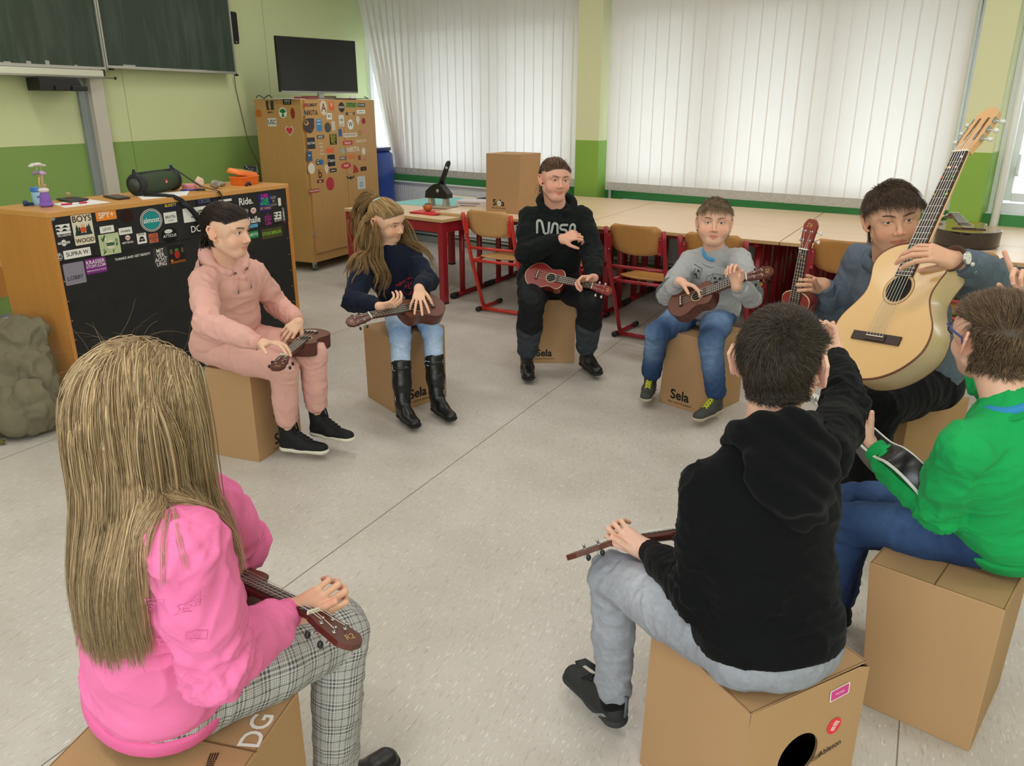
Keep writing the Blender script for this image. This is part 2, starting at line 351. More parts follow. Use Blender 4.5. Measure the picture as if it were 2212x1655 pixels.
# radiators
m_rad = mat('radiator_white', '#E4E6EA', .35, .5)
def radiator(x0, x1, label):
    t = empty('radiator', ((x0 + x1) / 2, 6.68, .14), label=label, cat='radiator', group='panel radiators under the windows')
    mb = MB(); n = int((x1 - x0) / .033); z0, z1 = .14, .69
    mb.box(((x0 + x1) / 2, 6.69, (z0 + z1) / 2), (x1 - x0, .012, z1 - z0))
    for i in range(n):
        x = x0 + .02 + (x1 - x0 - .04) * (i + .5) / n
        mb.add([(x - .013, 6.684, z0 + .03), (x - .007, 6.672, z0 + .05), (x + .007, 6.672, z0 + .05), (x + .013, 6.684, z0 + .03), (x - .013, 6.684, z1 - .03), (x - .007, 6.672, z1 - .05), (x + .007, 6.672, z1 - .05), (x + .013, 6.684, z1 - .03)],
               [(0, 1, 5, 4), (1, 2, 6, 5), (2, 3, 7, 6), (0, 3, 2, 1), (4, 5, 6, 7)])
    mb.build('panel', m_rad, t)
    mb = MB(); mb.box(((x0 + x1) / 2, 6.685, z1 + .006), (x1 - x0 + .01, .075, .012)); mb.box((x0, 6.685, (z0 + z1) / 2), (.006, .07, z1 - z0)); mb.box((x1, 6.685, (z0 + z1) / 2), (.006, .07, z1 - z0)); mb.build('cover', m_rad, t, bevel=.002)
    mb = MB(); mb.cyl((x1, 6.69, .2), (x1 + .06, 6.69, .2), .012); mb.cyl((x1 + .06, 6.69, .2), (x1 + .06, 6.69, .115), .01); mb.build('valve', mat('valve', '#CFCFCB', .4), t)
radiator(-7.38, -4.68, 'white ribbed radiator under the left window, behind the hole punch table')
radiator(-3.98, -1.42, 'white ribbed radiator under the wide middle window, behind the table rows')
radiator(-.70, 1.9, 'white radiator under the right window at the photo\'s edge, beyond the dark guitar')

# vertical blinds
m_bl = bpy.data.materials.new('blind_fabric'); m_bl.use_nodes = True; _n = m_bl.node_tree; _n.nodes.clear()
_o = _n.nodes.new('ShaderNodeOutputMaterial'); _d = _n.nodes.new('ShaderNodeBsdfDiffuse'); _t = _n.nodes.new('ShaderNodeBsdfTranslucent'); _m = _n.nodes.new('ShaderNodeMixShader')
_d.inputs[0].default_value = lin('#ECE6E1'); _t.inputs[0].default_value = (.86, .80, .77, 1); _m.inputs[0].default_value = .5
_n.links.new(_d.outputs[0], _m.inputs[1]); _n.links.new(_t.outputs[0], _m.inputs[2]); _n.links.new(_m.outputs[0], _o.inputs[0])
m_pocket = mat('blind_pocket', '#B9B6B0', .8); m_chain = mat('blind_chain', '#D8D8D2', .5)
rng = random.Random(4)
def blind(xr, n, pitch, zb, label, slant=None, width=.127):
    t = empty('vertical_blind', (xr - n * pitch / 2, 6.64, 2.84), label=label, cat='blind', group='vertical blinds at the windows')
    mb = MB(); mb.box((xr - n * pitch / 2, 6.66, 2.865), (n * pitch + .1, .045, .04)); mb.build('head_rail', m_white, t)
    hooks = []
    for i in range(n):
        xt = xr - (i + .5) * pitch; xb = xt + (slant[i] if slant and i in slant else 0); a = math.radians(4 + rng.uniform(-2, 2)); zt = 2.84; y = 6.64 + rng.uniform(-.003, .003)
        ca, sa = math.cos(a), math.sin(a); rs = []
        for k, z in enumerate((zb, zb + .075, 1.1, 1.6, 2.1, zt)):
            f = (z - zb) / (zt - zb); xc = xb + (xt - xb) * f; tw = math.radians(rng.uniform(-1.5, 1.5)) * (1 - f)
            rs.append([(xc + u * width * math.cos(a + tw), y + u * width * math.sin(a + tw) + .003 * (1 - 4 * u * u), z) for u in (-.5, -.25, 0, .25, .5)])
        mb = MB()
        for k in range(5):
            for j in range(4):
                mb.add([rs[k][j], rs[k][j + 1], rs[k + 1][j + 1], rs[k + 1][j]], [(0, 1, 2, 3)], 1 if k == 0 else 0, True)
        mb.build('slat', [m_bl, m_pocket], t)
        hooks.append((xb - .02, y - .022, zb + .055))
    if hooks:
        mb = MB()
        for a, b in zip(hooks[:-1], hooks[1:]):
            pts = [(a[0] + (b[0] - a[0]) * f, a[1] - .004, a[2] + (b[2] - a[2]) * f - .035 * 4 * f * (1 - f)) for f in [k / 6 for k in range(7)]]
            mb.tube(pts, .0016, 5)
            mb.ball(a, .0045, 6)
        mb.build('chain', m_chain, t)
blind(-4.455, 27, .1165, .787, 'grey white vertical blind covering the left window beside the television', slant={26: .50, 25: .40, 24: .30, 23: .20, 22: .12, 21: .06, 20: .02})
blind(-1.215, 25, .1175, .781, 'wide bright vertical blind covering the middle window between the two columns')
blind(1.95, 22, .1165, .765, 'vertical blind at the right edge of the photo, beyond the second column')
# ------------------------------------------------------------------ chalkboard, speaker, television corner
m_alu = mat('aluminium', '#B9B7AE', .35, .5, metal=.6); m_post = mat('post_beige', '#C9C3B6', .5); m_postd = mat('post_grey', '#8D9696', .45)
def chalk_mat():
    m = bpy.data.materials.new('chalkboard_green'); m.use_nodes = True; nt = m.node_tree; b = nt.nodes['Principled BSDF']
    tc = nt.nodes.new('ShaderNodeTexCoord'); mp = nt.nodes.new('ShaderNodeMapping'); mp.inputs['Scale'].default_value = (9, 9, 1.1); nt.links.new(tc.outputs['Object'], mp.inputs[0])
    n = nt.nodes.new('ShaderNodeTexNoise'); n.inputs['Scale'].default_value = 1.3; n.inputs['Detail'].default_value = 7; n.inputs['Distortion'].default_value = .8; nt.links.new(mp.outputs[0], n.inputs['Vector'])
    r = nt.nodes.new('ShaderNodeValToRGB'); r.color_ramp.elements[0].color = lin('#2B3A2C'); r.color_ramp.elements[0].position = .42; r.color_ramp.elements[1].color = lin('#4A574A'); r.color_ramp.elements[1].position = .85
    nt.links.new(n.outputs['Fac'], r.inputs[0]); nt.links.new(r.outputs[0], b.inputs['Base Color']); b.inputs['Roughness'].default_value = .55; return m
m_chalk = chalk_mat(); m_black = mat('black_plastic', '#161616', .4); m_dust = mat('chalk_dust', '#A9A79C', .9)
bt = empty('chalkboard', LW(0.1, .1, 1.8), label='green school chalkboard of two panels with tray and lifting post on the left wall', cat='chalkboard')
mb = MB(); lwbox(mb, -1.0, 1.12, .09, .12, 1.835, 2.95); mb.build('board_panel', m_chalk, bt)
mb = MB(); lwbox(mb, 1.145, 2.55, .10, .125, 1.85, 2.95); mb.build('board_panel', m_chalk, bt)
mb = MB(); lwbox(mb, -1.0, 1.13, .085, .135, 1.815, 1.838); lwbox(mb, 1.117, 1.13, .085, .135, 1.83, 2.96); lwbox(mb, 1.135, 2.565, .095, .14, 1.832, 1.853); lwbox(mb, 1.133, 1.147, .095, .14, 1.83, 2.96); lwbox(mb, 2.55, 2.565, .095, .14, 1.83, 2.96); mb.build('board_frame', m_alu, bt, bevel=.002)
mb = MB(); lwbox(mb, -1.0, 1.085, .06, .15, 1.765, 1.812); mb.build('chalk_tray', mat('tray_cream', '#D5D4C0', .5), bt, bevel=.004)
mb = MB(); mb.tube([LW(-1.0, .165, 1.757), LW(1.165, .165, 1.757)], .007, 8, 0); mb.ball(LW(1.17, .165, 1.757), .013, 10, 1); mb.build('rod', [m_alu, m_black], bt)
for q in ((1.082, 1.098, .07, .15, 1.77, 1.82), (1.16, 1.19, .12, .15, 1.818, 1.832), (2.55, 2.57, .12, .15, 1.816, 1.832)): mb = MB(); lwbox(mb, *q); mb.build('end_cap', m_black, bt)
mb = MB()
for k, (s, w) in enumerate(((.30, .05), (.47, .035), (.62, .03), (.86, .02), (2.0, .2), (1.3, .12))): lwbox(mb, s, s + w, .12, .1262, 1.838, 1.846 + .01 * (k % 3))
mb.build('chalk_smudge', m_dust, bt)
mb = MB(); lwbox(mb, 1.0, 1.118, .0, .08, .0, 2.99, 0); lwbox(mb, .925, 1.0, .0, .03, .0, 2.99, 1); lwbox(mb, .955, .96, .03, .034, 0, 2.99, 2); mb.build('lifting_post', [m_post, m_postd, m_alu], bt)
mb = MB()
mb.hexa([LW(.49, .20, 1.655), LW(.86, .20, 1.655), LW(.86, .05, 1.655), LW(.49, .05, 1.655)], [LW(.49, .20, 1.745), LW(.80, .20, 1.745), LW(.80, .05, 1.745), LW(.49, .05, 1.745)])
lwbox(mb, .60, .72, .2, .215, 1.657, 1.69); lwbox(mb, .74, .87, .2, .215, 1.657, 1.69); mb.build('eraser_box', m_black, bt, bevel=.004)
# wall speaker
ws = empty('wall_speaker', LW(2.64, 0, 2.1), label='black loudspeaker mounted on the wall right of the chalkboard', cat='loudspeaker')
mb = MB(); lwbox(mb, 2.585, 2.685, .0, .10, 2.105, 2.385); mb.build('cabinet_body', m_black, ws, bevel=.008)
mb = MB(); lwbox(mb, 2.592, 2.678, .10, .106, 2.135, 2.375, 0); lwbox(mb, 2.63, 2.645, .106, .108, 2.118, 2.124, 1); mb.build('grille', [mat('speaker_grille', '#0C0C0D', .7), m_white], ws)
mb = MB(); mb.tube([LW(2.64, .03, 1.83), LW(2.66, .012, 1.7), LW(2.70, .01, 1.5), LW(2.735, .012, 1.28), LW(2.77, .01, 1.15), LW(2.86, .012, .98), LW(2.88, .01, .6)], .004, 6)
tag(mb.build('cable', mat('cable_brown', '#6B4A3C', .6)), label='thin brown cable hanging down the wall under the chalkboard\'s right edge', cat='cable')

# ------------------------------------------------------------------ wood cabinet on casters
m_cab = mat('cabinet_beech', '#BF935A', .5, .4, var=(9, .22), var_col='#A97B45', stretch=(3, 3, .5)); m_edge = mat('cabinet_edge', '#7A5A34', .6); m_caster = mat('caster', '#5F6468', .5)
CS0, CS1, CO0, CO1 = 2.485, 3.63, .385, .935
ct = empty('storage_cabinet', LW((CS0 + CS1) / 2, (CO0 + CO1) / 2, 0), label='wooden double door cabinet on casters covered with stickers, television on top', cat='cabinet')
mb = MB(); lwbox(mb, CS0, CS1, CO0, CO1, .095, 1.605); mb.build('cabinet_body', m_cab, ct, bevel=.003)
CM = (CS0 + CS1) / 2 + .03
for a, b in ((CS0 + .035, CM - .003), (CM + .003, CS1 - .004)):
    mb = MB(); lwbox(mb, a, b, CO1 + .001, CO1 + .02, .185, 1.603); dr = mb.build('door', m_cab, ct, bevel=.002)
mb = MB(); mb.cyl(LW(CM + .035, CO1 + .02, .90), LW(CM + .035, CO1 + .028, .90), .011, 14); mb.build('lock', m_alu, dr)
mb = MB()
for z in (.35, 1.46): lwbox(mb, CS0 + .015, CS0 + .033, CO1, CO1 + .012, z, z + .05)
mb.build('hinge', m_alu, ct)
for s in (CS0 + .09, CS1 - .09):
    for o in (CO0 + .07, CO1 - .07):
        c = LW(s, o, .034); mb = MB(); ax = LE * .011
        mb.tube([Vector(c) - ax, Vector(c) + ax], .034, 18, 0); lwbox(mb, s - .016, s + .016, o - .018, o + .018, .062, .095, 1); lwbox(mb, s - .017, s - .013, o - .01, o + .01, .03, .07, 1); lwbox(mb, s + .013, s + .017, o - .01, o + .01, .03, .07, 1); mb.build('caster', [m_caster, m_alu], ct)
# television: faces the room, turned a little
TVM = frame(LW(3.00, .62, 1.655), (-.44, .90, 0), (.90, .44, 0))
tv = empty('television', LW(3.0, .62, 1.607), label='black flat screen television standing on top of the sticker cabinet', cat='television')
def tvb(mb, x0, x1, y0, y1, z0, z1, mi=0): mb.box(((x0 + x1) / 2, (y0 + y1) / 2, (z0 + z1) / 2), (x1 - x0, y1 - y0, z1 - z0), mi, TVM)
TVc = Vector((-6.66, 5.28, 0)); TVx = Vector((.06, .998, 0)); TVn = Vector((.998, -.06, 0))
def TVp(x, d, z): return tuple(TVc + TVx * x + TVn * d + Vector((0, 0, z)))
def tvbox(mb, x0, x1, d0, d1, z0, z1, mi=0): return mb.hexa([TVp(x0, d1, z0), TVp(x1, d1, z0), TVp(x1, d0, z0), TVp(x0, d0, z0)][::-1], [TVp(x0, d1, z1), TVp(x1, d1, z1), TVp(x1, d0, z1), TVp(x0, d0, z1)][::-1], mi)
bpy.data.objects.remove(tv)
tv = empty('television', TVp(0, 0, 1.607), label='black flat screen television standing on top of the sticker cabinet', cat='television')
m_screen = mat('screen_black', '#0A0A0B', .25, .5); m_silver = mat('silver_plastic', '#B5B6B4', .35, .5, metal=.4)
mb = MB(); tvbox(mb, -.455, .455, -.03, .012, 1.672, 2.165); tvbox(mb, -.30, .30, -.07, -.03, 1.72, 2.05); mb.build('housing', m_black, tv, bevel=.005)
mb = MB(); tvbox(mb, -.445, .445, .0121, .014, 1.70, 2.155); mb.build('screen', m_screen, tv)
mb = MB(); tvbox(mb, -.45, .45, .0121, .016, 1.668, 1.684); mb.build('bezel', mat('bezel_silver', '#8A8784', .4), tv)
mb = MB(); tvbox(mb, -.02, .04, -.03, .0, 1.613, 1.69, 0)
for sx in (-1, 1): mb.tube([TVp(.01, -.015, 1.62), TVp(sx * .20, .10, 1.613)], .007, 8, 0); mb.tube([TVp(.01, -.015, 1.62), TVp(sx * .20, -.12, 1.613)], .007, 8, 0)
mb.build('stand', m_silver, tv)
# papers, books and cables on the cabinet
m_paper = mat('paper_white', '#E8E8E6', .8); mb = MB()
for i, (s0, s1, o0, o1) in enumerate(((2.40, 2.86, .62, .93), (2.55, 3.0, .45, .93), (2.46, 2.70, .40, .80))):
    lwbox(mb, s0, s1, o0, o1, 1.606 + .002 * i, 1.608 + .002 * i)
tag(mb.build('paper_stack', m_paper), label='loose white papers lying on top of the cabinet under the television', cat='paper')
for (s0, s1, o0, o1, z0, z1, col, lab) in ((2.56, 2.74, .80, .95, 1.6125, 1.628, '#8E3B36', 'small dark red book on the left front edge of the cabinet top'), (3.02, 3.40, .72, .90, 1.606, 1.618, '#4A3427', 'flat dark brown box on the cabinet top under the television'), (3.10, 3.36, .45, .68, 1.606, 1.640, '#8A6A47', 'brown wooden block behind the television stand')):
    mb = MB(); lwbox(mb, s0, s1, o0, o1, z0, z1); tag(mb.build('book' if 'book' in lab else 'flat_box', mat('c' + col[1:], col, .6), bevel=.002), label=lab, cat='book' if 'book' in lab else 'box')
t = empty('paper_roll', LW(3.44, .82, 1.606), label='white roll standing on the cabinet top at its right end', cat='roll'); mb = MB(); mb.lathe([(.028, 0), (.03, .003), (.03, .038), (.026, .04), (.012, .04), (.012, .02)], LW(3.44, .82, 1.606), 20); mb.build('roll_body', m_paper, t)
mb = MB(); mb.tube([LW(2.30 + .2 * f, .9 - .5 * f, 1.612 + .03 * math.sin(f * 9) ** 2) for f in [i / 10 for i in range(4, 11)]], .004, 6); mb.tube([LW(3.2, .9, 1.612), LW(3.4, .93, 1.615), LW(3.58, .92, 1.618), LW(3.56, .88, 1.636)], .004, 6)
tag(mb.build('cable', mat('cable_black', '#202020', .5)), label='black television cable lying on the cabinet top', cat='cable')

# stickers
def shape_layers(kind, bg, w, h, texts, rnd):
    L = []; K = '#141414'
    def T(): return [('t', t[0], fit_size(t[0], w * .92, h * t[3]), t[1], 0, h * t[2], 0, .012, 0) for t in texts]
    if kind == 'rect': L = [('p', rrect(w, h, min(w, h) * .06), bg)] + T()
    elif kind == 'disc': L = [('p', ellipse(w, h), bg)] + T()
    elif kind == 'blackdisc': L = [('p', ellipse(w, h), bg), ('p', ellipse(w * .5, h * .28, 14), '#D8D7D2', -w * .05, h * .26)] + T()
    elif kind in ('text', 'vtext'):
        L = [('t', t[0], fit_size(t[0], (h if kind == 'vtext' else w), (w if kind == 'vtext' else h) * t[3]), t[1], 0, h * t[2], 90 if kind == 'vtext' else 0, .02, 0) for t in texts]
    elif kind == 'ring': L = [('p', ellipse(w, h), '#D9D8D3'), ('p', ellipse(w * .86, h * .86), K), ('p', ellipse(w * .6, h * .6), '#C9C8C3'), ('p', ellipse(w * .5, h * .5), K)] + T()
    elif kind == 'wave':
        L = [('p', rrect(w, h * .78), '#E2E1DC', 0, h * .1)]
        for k, dy in enumerate((.30, .02)):
            pts = [(-w * .5, h * (dy - .10))] + [(-w * .5 + w * f, h * (dy + .09 * math.sin(f * 12 + k) * (1 if f < .95 else 0))) for f in [i / 16 for i in range(17)]] + [(w * .5, h * (dy - .10))]
            L.append(('p', pts, K))
        L += T()
    elif kind == 'card':
        L = [('p', rrect(w, h, w * .04), bg)]
        for dx, s in ((-.3, 1), (-.18, .7), (.3, 1), (.2, .75)):
            L.append(('p', [(dx * w - w * .13 * s, -h * .18), (dx * w + w * .13 * s, -h * .18), (dx * w + w * .05 * s, h * .02), (dx * w + w * .08 * s, h * .02), (dx * w, h * .2 * s), (dx * w - w * .08 * s, h * .02), (dx * w - w * .05 * s, h * .02)], '#1F3B2C'))
        L += [('p', ellipse(w * .30, h * .20), '#D2552E', 0, 0), ('p', ellipse(w * .2, h * .12), '#E6B48C', 0, h * .14), ('p', ellipse(w * .30, h * .08), '#2A3350', 0, -h * .14)] + T()
    elif kind == 'leaf':
        L = [('p', rrect(w, h, w * .03), bg)]
        for i in range(16):
            a = rnd.uniform(0, 360); dx, dy = rnd.uniform(-.36, .36) * w, rnd.uniform(-.38, .38) * h; l = w * .13
            L.append(('p', [(-l, 0), (-l * .3, l * .28), (l, 0), (-l * .3, -l * .28)], rnd.choice(['#3E6A3C', '#6F9259', '#E2E6CC', '#254A2C']), dx, dy, a))
        L += [('p', ellipse(w * .62, h * .66, 6, PI / 6), '#E4E2C4'), ('p', ellipse(w * .54, h * .57, 6, PI / 6), '#2D5B38'), ('p', ellipse(w * .50, h * .53, 6, PI / 6), '#DAD9B2'), ('p', rrect(w * .36, h * .16), '#4E7A56')] + T()
    elif kind == 'plus': L = [('p', ellipse(w * .42, h * 1.5, 12), '#D8D7D2'), ('p', rrect(w, h * .5, h * .1), '#D8D7D2')] + [('t', texts[0][0], fit_size(texts[0][0], w * .85, h * .36), '#242424', 0, 0, 0, .01, 0)]
    elif kind == 'tri': L = [('p', rrect(w, h, w * .05), bg), ('p', [(-w * .34, -h * .3), (w * .34, -h * .3), (w * .16, h * .16), (-w * .16, h * .16)], K), ('p', ellipse(w * .3, h * .14), '#DDDCD6', 0, -h * .1), ('p', ellipse(w * .1, h * .1), K, 0, -h * .1)] + T()
    elif kind == 'poster': L = [('p', rrect(w, h), bg), ('p', ellipse(w * .35, h * .45), '#A8281C', 0, 0), ('p', ellipse(w * .25, h * .14), '#3F7A3A', 0, h * .26), ('p', ellipse(w * .18, h * .3), '#5A5132', -w * .36, h * .2), ('p', ellipse(w * .18, h * .3), '#5A5132', w * .36, h * .2), ('p', ellipse(w * .16, h * .14), '#D9791E', -w * .38, -h * .28)] + T()
    elif kind == 'almost': L = [('p', ellipse(w, h), '#E3E3DF'), ('p', ellipse(w * .95, h * .95), K), ('p', ellipse(w * .88, h * .88), '#E3E3DF'), ('p', ellipse(w * .82, h * .82), K), ('p', ellipse(w * .78, h * .78), bg)] + T()
    elif kind == 'blocks': L = [('p', [(-w * .5, h * .5), (-w * .08, h * .5), (-w * .2, 0), (-w * .08, -h * .5), (-w * .42, -h * .5), (-w * .5, 0)], bg), ('p', rrect(w * .42, h), bg, w * .28, 0)]
    elif kind == 'tree': L = [('p', ellipse(w, h), bg), ('p', ellipse(w * .92, h * .92), '#E8E8E2'), ('p', ellipse(w * .8, h * .34), '#1E7A3C', 0, h * .14), ('p', ellipse(w * .5, h * .3), '#1E7A3C', 0, h * .24), ('p', [(-w * .2, -h * .4), (w * .2, -h * .4), (w * .05, 0), (-w * .05, 0)], '#1E7A3C')]
    elif kind == 'heart':
        pts = []
        for i in range(28):
            t_ = 2 * PI * i / 28; pts.append((w * .5 * math.sin(t_) ** 3, h * (.40 * math.cos(t_) - .16 * math.cos(2 * t_) - .07 * math.cos(3 * t_) - .03 * math.cos(4 * t_))))
        L = [('p', [(x * 1.2, y * 1.2) for x, y in pts], '#E2DED6'), ('p', pts, bg)]
    elif kind == 'kite': L = [('p', [(0, -h / 2), (w / 2, h * .2), (w * .25, h / 2), (-w * .25, h / 2), (-w / 2, h * .2)], bg), ('p', ellipse(w * .3, h * .1), '#8A877E', 0, h * .2)]
    elif kind == 'hex': L = [('p', ellipse(w, h, 6, PI / 6), '#6A5434'), ('p', ellipse(w * .84, h * .84, 6, PI / 6), bg)]
    elif kind == 'trip': L = [('p', [(-w / 2, -h / 2), (w / 2, -h * .42), (w * .2, h * .1), (-w * .3, h / 2)], bg)]
    elif kind == 'wings': L = [('p', [(-w / 2, h / 2), (-w * .12, h * .1), (0, h * .45), (w * .12, h * .1), (w / 2, h / 2), (w * .3, -h * .2), (w * .1, -h * .2), (0, -h / 2), (-w * .1, -h * .2), (-w * .3, -h * .2)], bg)]
    elif kind == 'carh': L = [('p', [(-w / 2, h * .1), (-w * .44, h * .36), (-w * .1, h * .5), (w / 2, h * .5), (w * .46, -h * .1), (w * .25, -h * .42), (0, -h * .5), (-w * .3, -h * .38), (-w * .46, -h * .15)], bg), ('p', ellipse(w * .42, h * .34), '#B98A55', -w * .22, h * .2), ('p', ellipse(w * .22, h * .18), bg, -w * .26, h * .24)]
    return L
def fit_size(s, w, h):
    vs, _ = text2d(s, 1.0, .012)
    if not vs: return h
    tw = max(v[0] for v in vs) - min(v[0] for v in vs); return min(h * 1.35, w / max(tw, .01))
def put_stickers(rows, Mfun, parent, seed, shadow_bg=True):
    rnd = random.Random(seed)
    for a, z, w, h, kind, bg, texts in rows:
        layers = shape_layers(kind, bg, w, h, texts, rnd)
        if layers: sticker('sticker', Mfun(a, z), layers, parent)
DESK_ST = [
    (0.027, 1.028, 0.026, 0.024, 'ring', '#141414', [('SG', '#E6E4DE', 0, 0.45)]),
    (0.072, 0.964, 0.075, 0.060, 'wave', '#141414', [('BILLABONG', '#E6E4DE', -0.42, 0.2)]),
    (0.178, 0.954, 0.113, 0.150, 'card', '#DDD6BE', [('BOYS', '#4A2A16', 0.36, 0.24), ('WOOD', '#4A2A16', -0.36, 0.24)]),
    (0.320, 1.010, 0.120, 0.051, 'rect', '#E98A2E', [('SPY+', '#E6E4DE', 0, 0.62)]),
    (0.444, 0.990, 0.081, 0.070, 'disc', '#2A1012', []),
    (0.311, 0.938, 0.083, 0.035, 'rect', '#E6E4DE', [("LEVI'S", '#141414', 0, 0.42)]),
    (0.419, 0.915, 0.081, 0.036, 'rect', '#E6E4DE', [('iriedaily', '#141414', 0, 0.4)]),
    (0.313, 0.860, 0.121, 0.109, 'leaf', '#B9C79A', [('TITUS', '#16301C', 0, 0.14)]),
    (0.426, 0.877, 0.031, 0.027, 'disc', '#E6E4DE', [('m', '#C81F4A', 0, 0.9)]),
    (0.422, 0.852, 0.068, 0.019, 'text', '#141414', [('METTBURG', '#E6E4DE', 0, 0.6)]),
    (0.062, 0.903, 0.065, 0.022, 'plus', '#E6E4DE', [('INDEPENDENT', '#141414', 0, 0.3)]),
    (0.021, 0.839, 0.040, 0.038, 'ring', '#141414', [('Z', '#E6E4DE', 0, 0.6)]),
    (0.123, 0.842, 0.149, 0.043, 'rect', '#E6E4DE', [('SUPRA W', '#141414', 0, 0.5)]),
    (0.217, 0.762, 0.120, 0.078, 'rect', '#7C2C82', [('KRASSER', '#E6E4DE', 0.25, 0.26), ('STOFF.COM', '#E6E4DE', -0.02, 0.26), ('MERCHANDISE & TICKETS', '#E6E4DE', -0.3, 0.12)]),
    (0.093, 0.743, 0.114, 0.110, 'rect', '#8B8592', [('LOBBY', '#33303A', -0.2, 0.2)]),
    (0.443, 0.772, 0.223, 0.039, 'text', '#141414', [('THANKS AND GET READY!', '#E6E4DE', 0, 0.55)]),
    (0.621, 0.737, 0.095, 0.113, 'rect', '#3A3735', [('MIT', '#E6E4DE', 0.34, 0.2), ('VER', '#E6E4DE', 0.12, 0.2), ('ACHT', '#E6E4DE', -0.1, 0.2), ('UNG', '#E6E4DE', -0.32, 0.2)]),
    (0.735, 0.737, 0.109, 0.105, 'poster', '#1C1A18', [('DANATION', '#D9791E', -0.4, 0.16)]),
    (0.512, 0.862, 0.061, 0.057, 'tri', '#E6E4DE', [('POLER', '#141414', 0.38, 0.18)]),
    (0.588, 0.853, 0.060, 0.050, 'rect', '#C76A4A', [('LOVE', '#3A1A12', 0.28, 0.26), ('BOARD', '#3A1A12', 0, 0.24), ('YOU', '#3A1A12', -0.28, 0.26)]),
    (0.591, 0.951, 0.144, 0.124, 'almost', '#1E8C8A', [('almost', '#E6E4DE', 0, 0.24)]),
    (0.732, 1.017, 0.085, 0.046, 'rect', '#15193A', [('BUDETT', '#E0C62A', 0, 0.42)]),
    (0.720, 0.950, 0.088, 0.061, 'rect', '#DDDCD4', [('BRXTN', '#141414', 0.05, 0.26), ('Company', '#77756E', -0.25, 0.13)]),
    (0.698, 0.854, 0.113, 0.084, 'blackdisc', '#0B0B0B', [('ATTICUS', '#E6E4DE', -0.05, 0.2)]),
    (0.976, 1.015, 0.131, 0.037, 'rect', '#10122C', [('CROSS', '#6F7489', 0, 0.6)]),
    (0.944, 0.948, 0.267, 0.080, 'rect', '#E6E4DE', [('SUPRA', '#141414', 0, 0.5)]),
    (0.888, 0.863, 0.088, 0.066, 'rect', '#191919', [('DC', '#E6E4DE', 0, 0.6)]),
    (1.137, 1.004, 0.106, 0.014, 'rect', '#E6E4DE', []),
    (1.306, 0.981, 0.125, 0.045, 'text', '#141414', [('Ride.', '#E6E4DE', 0, 1.0)]),
    (1.362, 0.918, 0.048, 0.037, 'disc', '#E6E4DE', [('m', '#C81F4A', 0, 0.9)]),
    (1.301, 0.922, 0.035, 0.028, 'disc', '#8A8A86', []),
    (1.364, 0.859, 0.152, 0.043, 'text', '#141414', [('halle', '#E6E4DE', 0, 0.95)]),
    (1.350, 0.823, 0.072, 0.023, 'rect', '#5C9CC9', []),
    (1.469, 0.958, 0.111, 0.110, 'rect', '#2C2170', [('OFF', '#E8258A', 0.34, 0.24), ('THE', '#27C46B', 0.12, 0.26), ('WALL', '#27C46B', -0.08, 0.22), ('BY VANS', '#E0A32A', -0.34, 0.16)]),
    (1.549, 0.951, 0.059, 0.082, 'text', '#141414', [('KEEP', '#9C9A94', 0.36, 0.22), ('IN', '#9C9A94', 0.08, 0.22), ('JUNYA', '#9C9A94', -0.2, 0.2)]),
    (1.603, 0.948, 0.026, 0.050, 'rect', '#E6E4DE', []),
    (1.483, 0.846, 0.083, 0.088, 'text', '#141414', [('A', '#B0368F', 0.4, 0.16), ('BIKINI', '#B0368F', 0.2, 0.18), ('KINDA', '#B0368F', 0, 0.18), ('Life.', '#B0368F', -0.25, 0.3)]),
    (1.574, 0.855, 0.069, 0.063, 'wave', '#141414', [('BILLABONG', '#E6E4DE', -0.42, 0.2)]),
    (1.631, 0.866, 0.031, 0.084, 'vtext', '#141414', [('ELEMENT', '#E6E4DE', 0, 0.55)]),
    (1.631, 0.814, 0.018, 0.012, 'disc', '#B3232F', []),
    (1.350, 0.767, 0.076, 0.044, 'rect', '#1F8A55', [('MOTO', '#E6E4DE', 0, 0.4)]),
    (1.512, 0.756, 0.187, 0.063, 'rect', '#4B4A26', [('DTUS BERLIN', '#8DC63A', 0, 0.4)]),
]
CABS_ST = [
    (0.572, 1.552, 0.094, 0.082, 'blocks', '#3E3A28', []),
    (0.570, 1.489, 0.117, 0.021, 'text', '#000000', [('AMAA', '#3E3A28', 0, 0.9)]),
    (0.779, 1.584, 0.097, 0.052, 'rect', '#141414', [('VANS', '#E6E4DE', 0.1, 0.4), ('OFF THE WALL', '#E6E4DE', -0.28, 0.14)]),
    (0.423, 1.480, 0.074, 0.075, 'disc', '#B86A24', []),
    (0.718, 1.487, 0.093, 0.094, 'tree', '#E6E4DE', []),
    (0.834, 1.482, 0.049, 0.097, 'disc', '#8E2F2A', []),
    (0.580, 1.402, 0.106, 0.075, 'rect', '#D6D6D2', [('USC', '#23253A', 0, 0.6)]),
    (0.778, 1.330, 0.077, 0.083, 'heart', '#C8374A', []),
]
